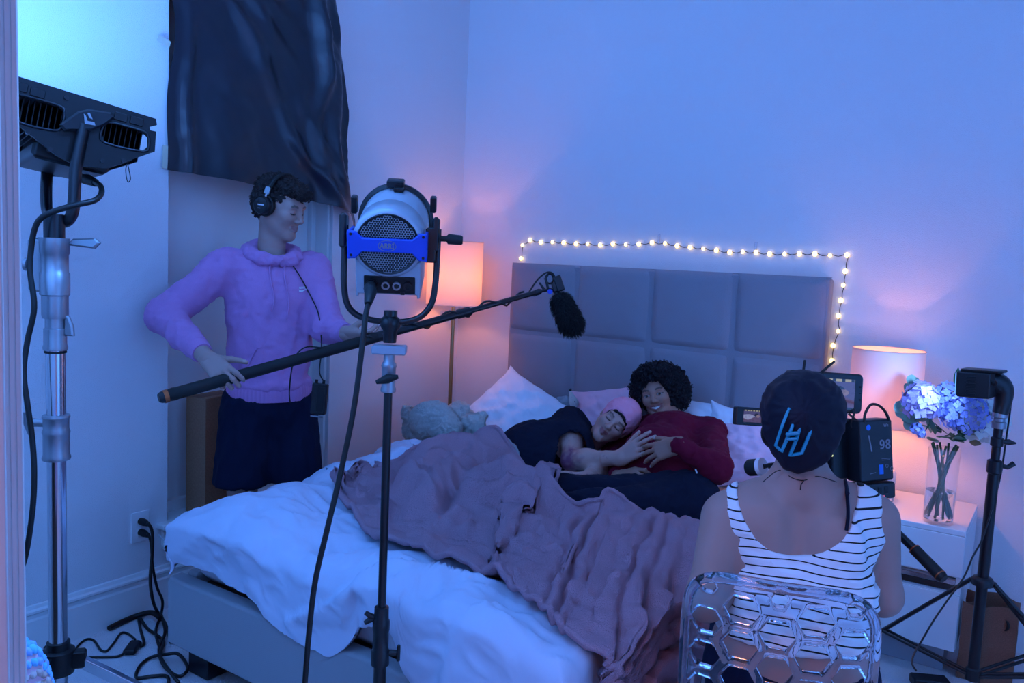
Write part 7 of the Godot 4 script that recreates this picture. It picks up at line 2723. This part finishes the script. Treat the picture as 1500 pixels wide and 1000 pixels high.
	s.build(tg, 0.0055)
	var fold := noise(5.0, 27, 2)
	for k in tg.v.size():
		var p := tg.v[k]
		var w := fold.get_noise_3d(p.x * 1.2, p.y * 4.0, p.z * 1.2)
		var low := smoothstep(0.90, 0.74, p.y)
		tg.v[k] = p + tg.n[k] * (0.010 * (0.5 - 2.0 * absf(w)) * low + 0.003 * w)
		var across := (p - che).dot(rt)
		tg.uv[k] = Vector2(0.5, (p.y + 0.10 * across * across + 0.004 * w - 0.02 * low * cos(across * 9.0)) / 0.0215)
	tg.smooth()
	part("tank_top", tg, "stripes", po, "white tank top with thin black stripes")
	# dark strap beside the right shoulder strap
	var st := []
	for q in [Vector3(-0.392, 1.026, -1.98), Vector3(-0.381, 1.01, -1.961), Vector3(-0.376, 0.979, -1.961), Vector3(-0.374, 0.948, -1.959), Vector3(-0.375, 0.92, -1.954)]:
		st.append(surf(q + f * -0.2, f, g) - f * 0.002)
	part("under_strap", Geo.new().tube(spline(st, 4), 0.004, 6), "black_cloth", po)
	var nl := []
	for q in [Vector3(-0.547, 1.043, -1.878), Vector3(-0.52, 1.029, -1.894), Vector3(-0.493, 1.019, -1.911), Vector3(-0.47, 1.017, -1.927), Vector3(-0.445, 1.028, -1.945), Vector3(-0.415, 1.05, -1.967)]:
		nl.append(surf(q - f * 0.2, f, g) - f * 0.0015)
	part("necklace", Geo.new().tube(spline(nl, 5), 0.0011, 5), "dark_metal", po)
	var pd := surf(Vector3(-0.475, 1.006, -1.922) - f * 0.2, f, g)
	part("necklace", Geo.new().tube([nl[3], pd - f * 0.002, pd - f * 0.002 + V(0, -0.012, 0)], 0.0011, 5), "dark_metal", po)
	# black shorts
	s = Sdf.new()
	s.ell(pel + V(0, -0.075, 0), V(0.19, 0.115, 0.155), fb, 0.05)
	for sd in [1, -1]:
		s.cone(pel + rt * 0.09 * sd + V(0, -0.02, 0), pel + rt * 0.125 * sd + f * 0.36 + V(0, -0.02, 0), 0.11, 0.09, 0.05)
	tg = Geo.new()
	s.build(tg, 0.011)
	ruffle(tg, 0.006, 10.0, 43, V(1, 1, 1), true)
	part("shorts", tg, "navy_cloth", po, "black shorts")
	for sd in [1, -1]:
		s = Sdf.new()
		var a: Vector3 = pel + rt * 0.12 * sd + f * 0.40
		s.cone(V(a.x, 0.05, a.z), V(a.x, 0.045, a.z) + f * 0.17, 0.048, 0.04, 0.03)
		tg = Geo.new()
		s.build(tg, 0.012)
		part("shoe", tg, "black_cloth", po)
	make_clear_chair(pel, f, rt)


func torso_prims(s: Sdf, pel: Vector3, wai: Vector3, che: Vector3, shL: Vector3, shR: Vector3, fb: Basis, more: float) -> void:
	s.ell(pel, V(0.175 + more, 0.14 + more, 0.125 + more), fb, 0.06)
	s.ell(wai, V(0.16 + more, 0.14, 0.112 + more), fb, 0.07)
	s.ell(che, V(0.165 + more, 0.17, 0.105 + more), fb, 0.07)
	s.ell(wai + V(0, 0.055, 0), V(0.172 + more, 0.075, 0.118 + more), fb, 0.05)
	s.cone(shL.lerp(shR, 0.08), shL.lerp(shR, 0.92), 0.062 + more, 0.062 + more, 0.06)
	s.cone(shL.lerp(shR, 0.2) + V(0, 0.03, 0), shL.lerp(shR, 0.8) + V(0, 0.03, 0), 0.05 + more, 0.05 + more, 0.06)


func make_clear_chair(pel: Vector3, f: Vector3, rt: Vector3) -> void:
	var tl := Vector3(-0.642, 0.821, -1.715)
	var tr := Vector3(-0.279, 0.829, -1.815)
	var x := V(tr.x - tl.x, 0, tr.z - tl.z).normalized()
	var out := x.cross(Vector3.UP)
	var y := (Vector3.UP + out * 0.16).normalized()
	var z := x.cross(y)
	var b := Basis(x, y, z)
	var mid := (tl + tr) / 2
	var chair := thing("clear_chair", "transparent plastic chair with a honeycomb back under the seated person", "chair", V(mid.x, 0, mid.z))
	var hw := tl.distance_to(tr) / 2 + 0.012
	var hh := 0.205
	var s := Sdf.new()
	s.comb_plate(mid - y * hh + V(0, 0.0, 0), V(hw, hh, 0.011), b, -0.75)
	var g := Geo.new()
	s.build(g, 0.0042)
	part("backrest", g, "clear_plastic", chair, "clear honeycomb backrest")
	# rounded rim round the backrest
	var rim := []
	for k in 64:
		var a := TAU * k / 64
		var q := Vector2(signf(cos(a)) * pow(absf(cos(a)), 0.42) * hw, signf(sin(a)) * pow(absf(sin(a)), 0.42) * hh)
		rim.append(mid - y * hh + x * q.x + y * q.y + z * (-0.75 * q.x * q.x))
	part("rim", Geo.new().tube(rim, 0.0125, 10, true), "clear_plastic", chair)
	# seat slab and four legs
	var back := mid - y * (hh * 2.0) - z * 0.0
	var fw := -out
	var sy := 0.43
	var c0 := V(back.x, sy, back.z)
	var f2 := func(i: int, j: int) -> Vector3:
		var u := i / 16.0 - 0.5
		var v := j / 16.0
		return c0 + x * u * (0.42 + 0.04 * v) + fw * (v * 0.44 - 0.02) + V(0, 0.02 * pow(absf(u * 2.0), 2.0) + 0.025 * pow(1.0 - v, 3.0) - 0.02 * pow(v, 4.0), 0)
	part("seat", Geo.new().sheet(16, 16, f2, 0.016), "clear_plastic", chair)
	for q in [[-0.19, 0.0], [0.19, 0.0], [-0.2, 0.38], [0.2, 0.38]]:
		var a: Vector3 = c0 + x * q[0] + fw * q[1] + V(0, -0.03, 0)
		var e: Vector3 = V(a.x, 0, a.z) + x * signf(q[0]) * 0.03 + fw * (0.04 if q[1] > 0.1 else -0.05)
		part("leg", Geo.new().tube([a, e], [0.02, 0.013], 12), "clear_plastic", chair)

func make_small_things() -> void:
	make_flowers()
	make_paper_bag()
	make_cables()
	make_crochet()
	# thin rod with a pink vane leaning between the wall and the bed corner
	var rod := thing("arrow", "thin grey arrow with a pink vane leaning by the bed corner", "arrow", Vector3(-2.75, 0.356, -1.837))
	part("shaft", Geo.new().tube([Vector3(-2.9, 0.357, -1.879), Vector3(-2.62, 0.327, -1.809)], 0.003, 8), "grey_paint", rod)
	part("vane", Geo.new().prism(along_z(Vector3(-2.74, 0.339, -1.85), V(0.6, 0.1, 0.8)), [Vector2(-0.02, -0.02), Vector2(0.024, -0.034), Vector2(0.014, 0.012), Vector2(0.0, 0.03), Vector2(-0.012, 0.02)], 0.002), "pink_cotton", rod)


func petal(g: Geo, p: Vector3, n: Vector3, d: Vector3, l: float, w: float, cup: float) -> void:
	var s := n.cross(d).normalized()
	var nn := n
	var a := g.vert(p, nn)
	var b := g.vert(p + d * l * 0.55 + s * w * 0.5 + n * cup * l * 0.4, nn)
	var c := g.vert(p + d * l + n * cup * l, (nn - d * 0.3).normalized())
	var e := g.vert(p + d * l * 0.55 - s * w * 0.5 + n * cup * l * 0.4, nn)
	g.tri_out(a, b, c, nn)
	g.tri_out(a, c, e, nn)


# round head of many small four-petalled florets
func hydrangea(c: Vector3, r: float, cols: Array, sd: int, count := 90, ps := 0.017) -> Geo:
	var g := Geo.new()
	var rng := RandomNumberGenerator.new()
	rng.seed = sd
	for k in count:
		var y := 1.0 - 2.0 * (k + 0.5) / count
		var a := k * 2.39996
		var n := V(sqrt(1.0 - y * y) * cos(a), y, sqrt(1.0 - y * y) * sin(a))
		if n.y < -0.75:
			continue
		var p := c + n * r * rng.randf_range(0.82, 1.06)
		n = (n + V(rng.randf() - 0.5, rng.randf() - 0.5, rng.randf() - 0.5) * 0.5).normalized()
		var t := n.cross(V(rng.randf() - 0.5, rng.randf() - 0.5, rng.randf() - 0.5)).normalized()
		g.col = (cols[rng.randi() % cols.size()] as Color).lerp(cols[0], rng.randf() * 0.5)
		for q in 4:
			var d := t.rotated(n, TAU * q / 4.0 + rng.randf() * 0.2)
			petal(g, p, n, d, ps, ps * 0.95, 0.18)
	g.col = Color.WHITE
	return g


func leaf_mesh(l: float, w: float, rnd: float) -> ArrayMesh:
	var g := Geo.new()
	var f := func(i: int, j: int) -> Vector3:
		var u := i / 4.0 - 0.5
		var v := j / 6.0
		var ww := w * pow(sin(PI * clampf(v * 0.94 + 0.04, 0.0, 1.0)), rnd)
		return V(u * ww, v * l, -0.18 * absf(u) * ww - 0.15 * v * v * l)
	g.sheet(4, 6, f)
	return g.mesh()


func make_flowers() -> void:
	var c := V(-0.345, 0.582, -3.462)
	var vase := thing("glass_vase", "tall clear glass vase half full of water on the nightstand", "vase", c)
	part("glass", Geo.new().lathe(at(c), [Vector2(0.0, 0.0), Vector2(0.052, 0.0), Vector2(0.0545, 0.004), Vector2(0.0545, 0.285), Vector2(0.053, 0.287), Vector2(0.0515, 0.285), Vector2(0.0515, 0.014), Vector2(0.0, 0.014)], 40), "vase_glass", vase)
	part("water", Geo.new().lathe(at(c), [Vector2(0.0, 0.0145), Vector2(0.051, 0.0145), Vector2(0.051, 0.122), Vector2(0.0, 0.122)], 40), "water", vase)
	var bq := thing("flower_bouquet", "bouquet of blue, lilac and white flowers with eucalyptus in the glass vase", "flowers", c + V(0, 0.28, 0))
	var pm := mat("petals", Color(1, 1, 1), 0.8)
	pm.vertex_color_use_as_albedo = true
	pm.backlight_enabled = true
	pm.backlight = Color(0.35, 0.35, 0.4)
	mat("leaf_dark", Color(0.22, 0.40, 0.27), 0.5)
	mat("leaf_pale", Color(0.56, 0.68, 0.60), 0.6)
	mat("stem", Color(0.22, 0.32, 0.20), 0.6)
	var blue := [Color(0.30, 0.36, 0.80), Color(0.18, 0.24, 0.68), Color(0.42, 0.46, 0.88)]
	var lilac := [Color(0.62, 0.50, 0.82), Color(0.72, 0.60, 0.88), Color(0.52, 0.42, 0.78)]
	var white := [Color(0.75, 0.80, 0.74), Color(0.82, 0.85, 0.80)]
	part("lilac_bloom", hydrangea(Vector3(-0.428, 1.039, -3.42), 0.07, lilac, 1, 70, 0.026), pm, bq, "pale lilac bloom")
	part("blue_bloom", hydrangea(Vector3(-0.35, 1.039, -3.46), 0.075, blue, 2, 110), pm, bq)
	part("blue_bloom", hydrangea(Vector3(-0.283, 1.015, -3.4), 0.082, blue, 3, 120), pm, bq)
	part("white_bloom", hydrangea(Vector3(-0.23, 0.983, -3.47), 0.085, white, 4, 80, 0.024), pm, bq, "white bloom")
	part("small_buds", hydrangea(Vector3(-0.437, 0.936, -3.4), 0.022, blue, 5, 26, 0.009), pm, bq)
	part("small_buds", hydrangea(Vector3(-0.42, 0.92, -3.4), 0.015, blue, 6, 18, 0.009), pm, bq)
	var rng := RandomNumberGenerator.new()
	rng.seed = 12
	var pale := leaf_mesh(0.046, 0.046, 0.55)
	var dark := leaf_mesh(0.075, 0.038, 0.9)
	var off := bq.position
	for k in 34:
		var o := mesh_part("eucalyptus_leaf", pale, "leaf_pale", bq)
		var t := k / 33.0
		var row := k % 3
		var p: Vector3 = [Vector3(-0.452, 0.931, -3.42).lerp(Vector3(-0.486, 1.081, -3.44), t), Vector3(-0.432, 0.918, -3.42).lerp(Vector3(-0.509, 0.996, -3.42), t), Vector3(-0.453, 0.947, -3.45).lerp(Vector3(-0.463, 1.086, -3.47), t)][row]
		p += V(rng.randf() - 0.5, rng.randf() - 0.5, rng.randf() - 0.5) * 0.03
		o.transform = Transform3D(Basis.from_euler(V(rng.randf() * 1.6 - 0.3, rng.randf() * TAU, rng.randf() * 1.6 - 0.8)), p - off)
	for k in 22:
		var o := mesh_part("leaf", dark, "leaf_dark" if k % 3 else "leaf_pale", bq)
		var p: Vector3 = Vector3(-0.408, 0.917, -3.42).lerp(Vector3(-0.256, 0.93, -3.42), k / 21.0) + V(rng.randf() - 0.5, rng.randf() * 0.8 - 0.5, rng.randf() - 0.5) * 0.06
		o.transform = Transform3D(Basis.from_euler(V(rng.randf() * 1.4 + 0.4, rng.randf() * TAU, rng.randf() * 1.2 - 0.6)), p - off)
	for k in 5:
		var o := mesh_part("leaf", dark, "leaf_dark", bq)
		o.transform = Transform3D(Basis.from_euler(V(rng.randf() * 0.5, rng.randf() * TAU, rng.randf() - 0.5)), Vector3(-0.329, 1.098, -3.47).lerp(Vector3(-0.218, 1.094, -3.47), k * 0.25) - off)
	for k in 9:
		var a := TAU * k / 9.0
		var top := c + V(cos(a) * 0.045, 0.30, sin(a) * 0.04)
		var mid := c + V(cos(a + 0.8) * 0.012, 0.19, sin(a + 0.8) * 0.012)
		var low := c + V(-cos(a) * 0.036, 0.022, -sin(a) * 0.036)
		part("stem", Geo.new().tube(spline([low, mid, top], 5), 0.0042, 7), "stem", bq)


func make_paper_bag() -> void:
	var b := thing("paper_bag", "brown kraft paper bag with a cut-out handle beside the nightstand", "bag", V(-0.145, 0, -3.55))
	var g := Geo.new()
	var x0 := -0.235
	var x1 := -0.055
	var z0 := -3.62
	var z1 := -3.47
	var hgt := 0.30
	var nz := noise(7.0, 3, 2)
	for w in 4:
		var c0: Vector3 = [V(x0, 0, z1), V(x1, 0, z1), V(x1, 0, z0), V(x0, 0, z0)][w]
		var c1: Vector3 = [V(x1, 0, z1), V(x1, 0, z0), V(x0, 0, z0), V(x0, 0, z1)][w]
		var f := func(i: int, j: int) -> Vector3:
			var u := i / 10.0
			var v := j / 10.0
			var p := c0.lerp(c1, u)
			p.y = lerpf(hgt - 0.012 * sin(u * 6.0 + w), 0.0, v)
			# gusset: sides fold inwards towards the top
			var inw := (1.0 - v) * sin(u * PI) * (0.045 if w % 2 else 0.004)
			p += (V((x0 + x1) / 2, p.y, (z0 + z1) / 2) - p).normalized() * (inw + 0.004 * nz.get_noise_2d(u * 2.0 + w, v * 2.0))
			return p
		part("side", Geo.new().sheet(10, 10, f, 0.001), "kraft", b)
	part("bottom", Geo.new().box(at(V((x0 + x1) / 2, 0.003, (z0 + z1) / 2)), V(x1 - x0 - 0.01, 0.004, z1 - z0 - 0.01), 0.001), "kraft", b)
	var arc := []
	for k in 9:
		var a := lerpf(-1.2, 1.2, k / 8.0)
		arc.append(V(-0.10 + 0.016 * cos(a), 0.245 + 0.022 * sin(a), z1 + 0.003))
	part("handle_slot", Geo.new().tube(arc, [0.001, 0.003, 0.005, 0.006, 0.006, 0.006, 0.005, 0.003, 0.001], 6), "black_rubber", b)


func make_cables() -> void:
	# two plugs in the wall outlet and the tangle of leads they feed
	var l := thing("power_leads", "two black leads plugged into the wall outlet, falling to the carpet", "cable", Vector3(-2.98, 0.378, -1.868))
	for k in 2:
		var y := 0.395 - 0.045 * k
		part("plug", Geo.new().tube([V(XL + 0.006, y, -1.862), V(XL + 0.028, y, -1.862), V(XL + 0.05, y - 0.006, -1.868)], [0.014, 0.015, 0.009], 10), "black_rubber", l)
	part("lead", Geo.new().tube(spline([V(XL + 0.045, 0.39, -1.866), Vector3(-2.94, 0.394, -1.861), Vector3(-2.93, 0.361, -1.869), Vector3(-2.92, 0.281, -1.863), Vector3(-2.9, 0.181, -1.842), Vector3(-2.88, 0.103, -1.841), Vector3(-2.909, 0.03, -1.883), Vector3(-2.829, 0.012, -1.864), Vector3(-2.688, 0.012, -1.791)], 5), 0.0065, 7), "cable", l)
	part("lead", Geo.new().tube(spline([V(XL + 0.045, 0.345, -1.866), Vector3(-2.95, 0.352, -1.864), Vector3(-2.94, 0.316, -1.87), Vector3(-2.93, 0.22, -1.872), Vector3(-2.92, 0.134, -1.884), Vector3(-2.9, 0.08, -1.895), Vector3(-2.9, 0.025, -1.889), Vector3(-2.806, 0.012, -1.805), Vector3(-2.643, 0.012, -1.723)], 5), 0.0055, 7), "cable", l)
	var defs := [
		["extension_lead", "thick black lead end lying along the baseboard", 0.011, [Vector3(-2.964, 0.013, -1.71), Vector3(-2.978, 0.013, -1.769), Vector3(-2.983, 0.014, -1.835), Vector3(-2.935, 0.03, -1.87), Vector3(-2.857, 0.03, -1.861)]],
		["switch_lead", "thin black lead with an inline switch on the carpet", 0.0045, [Vector3(-2.939, 0.006, -1.51), Vector3(-2.888, 0.006, -1.505), Vector3(-2.881, 0.006, -1.524), Vector3(-2.934, 0.006, -1.577), Vector3(-2.955, 0.006, -1.617), Vector3(-2.923, 0.006, -1.628), Vector3(-2.84, 0.006, -1.605), Vector3(-2.813, 0.006, -1.613), Vector3(-2.853, 0.006, -1.665), Vector3(-2.906, 0.006, -1.724), Vector3(-2.88, 0.006, -1.738), Vector3(-2.815, 0.008, -1.726)]],
		["coiled_lead", "black lead lying in loops beside the bed leg", 0.006, [Vector3(-2.89, 0.03, -1.883), Vector3(-2.764, 0.02, -1.818), Vector3(-2.68, 0.008, -1.738), Vector3(-2.553, 0.008, -1.675), Vector3(-2.45, 0.008, -1.665), Vector3(-2.456, 0.02, -1.704), Vector3(-2.55, 0.03, -1.732), Vector3(-2.583, 0.03, -1.705), Vector3(-2.644, 0.008, -1.685), Vector3(-2.617, 0.008, -1.623), Vector3(-2.552, 0.008, -1.57), Vector3(-2.521, 0.008, -1.607), Vector3(-2.482, 0.008, -1.639), Vector3(-2.424, 0.008, -1.608)]],
		["looped_lead", "black lead looping from the outlet past the bed corner", 0.0055, [Vector3(-2.964, 0.012, -1.832), Vector3(-2.873, 0.008, -1.784), Vector3(-2.765, 0.008, -1.731), Vector3(-2.75, 0.008, -1.708), Vector3(-2.788, 0.01, -1.715)]],
		["snaking_lead", "black lead snaking behind the bed corner", 0.006, [Vector3(-2.952, 0.016, -1.831), Vector3(-2.856, 0.012, -1.802), Vector3(-2.776, 0.012, -1.792), Vector3(-2.707, 0.012, -1.775), Vector3(-2.591, 0.03, -1.685), Vector3(-2.455, 0.03, -1.637), Vector3(-2.403, 0.012, -1.633)]],
		["flat_lead", "black lead from the inline switch to the chrome stand", 0.0045, [Vector3(-2.748, 0.008, -1.648), Vector3(-2.745, 0.006, -1.615), Vector3(-2.781, 0.006, -1.579), Vector3(-2.816, 0.006, -1.543), Vector3(-2.784, 0.006, -1.511), Vector3(-2.788, 0.006, -1.488), Vector3(-2.847, 0.006, -1.466)]]]
	for d in defs:
		var o := part(d[0], Geo.new().tube(spline(d[3], 6), d[2], 7), "cable", self)
		tag(o, d[1], "cable")
		if d[0] == "switch_lead":
			part("inline_switch", Geo.new().box(along_z(Vector3(-2.752, 0.014, -1.677), Vector3(-2.8, 0.014, -1.723) - Vector3(-2.728, 0.014, -1.641)), V(0.045, 0.024, 0.085), 0.008), "black_plastic", o)


func make_crochet() -> void:
	var ch := thing("wooden_chest", "low wooden chest under the crochet blanket by the door", "chest", V(-1.75, 0, -0.47))
	part("box", Geo.new().box(at(V(-1.75, 0.42, -0.46)), V(0.86, 0.78, 0.36), 0.01), "wood_dark", ch)
	for x in [-2.1, -1.4]:
		part("foot", Geo.new().box(at(V(x, 0.02, -0.46)), V(0.06, 0.04, 0.3), 0.004), "wood_dark", ch)
	var bl := thing("crochet_blanket", "crochet blanket in rows of pink, brown, blue and purple yarn by the door", "blanket", V(-1.5, 0.78, -0.5))
	var ym := mat("yarn", Color(1, 1, 1), 0.95)
	ym.vertex_color_use_as_albedo = true
	var cols := [Color(0.62, 0.22, 0.30), Color(0.42, 0.22, 0.16), Color(0.70, 0.30, 0.36), Color(0.08, 0.42, 0.75), Color(0.14, 0.5, 0.8), Color(0.45, 0.28, 0.22), Color(0.42, 0.20, 0.62), Color(0.50, 0.25, 0.68), Color(0.8, 0.72, 0.78)]
	var g := Geo.new()
	var base := Geo.new()
	var fold := func(u: float, v: float) -> Vector3:
		# over the chest's right and far corner: top, then down the side
		var x := -1.75 + u
		var z := -0.655 + v
		var y := 0.85 + 0.012 * sin(u * 9.0) * sin(v * 8.0)
		var dx := maxf(x + 1.345, 0.0)
		var dz := maxf(-0.625 - z, 0.0)
		x = minf(x, -1.345 + 0.045 * (1.0 - exp(-dx / 0.045)))
		z = maxf(z, -0.625 - 0.045 * (1.0 - exp(-dz / 0.045)))
		return V(x, y - maxf(dx - 0.02, 0.0) - maxf(dz - 0.02, 0.0), z)
	base.sheet(50, 40, func(i: int, j: int) -> Vector3: return fold.call(i / 50.0 * 0.72, 0.32 - j / 40.0 * 0.6) - V(0, 0.006, 0), 0.006)
	part("backing", base, "pink_cotton", bl)
	var rng := RandomNumberGenerator.new()
	rng.seed = 5
	for r in 44:
		var colr: Color = cols[(r / 2) % cols.size()]
		for k in 52:
			var u := r * 0.0165
			var v := 0.32 - (k + 0.5 * (r % 2)) * 0.0118
			var p: Vector3 = fold.call(u, v)
			if p.x < -1.62 or p.y < 0.35:
				continue
			g.col = colr.lerp(cols[(r / 2 + 3) % cols.size()], 0.35 * rng.randf())
			var prof := [Vector2(0.0, -0.0105), Vector2(0.0055, -0.006), Vector2(0.007, 0.0), Vector2(0.0055, 0.006), Vector2(0.0, 0.0105)]
			g.lathe(at(p, V(rng.randf() * 50.0, 0, 45.0 + rng.randf() * 40.0)), prof, 6, false)
	part("stitches", g, ym, bl).set_meta("kind", "stuff")
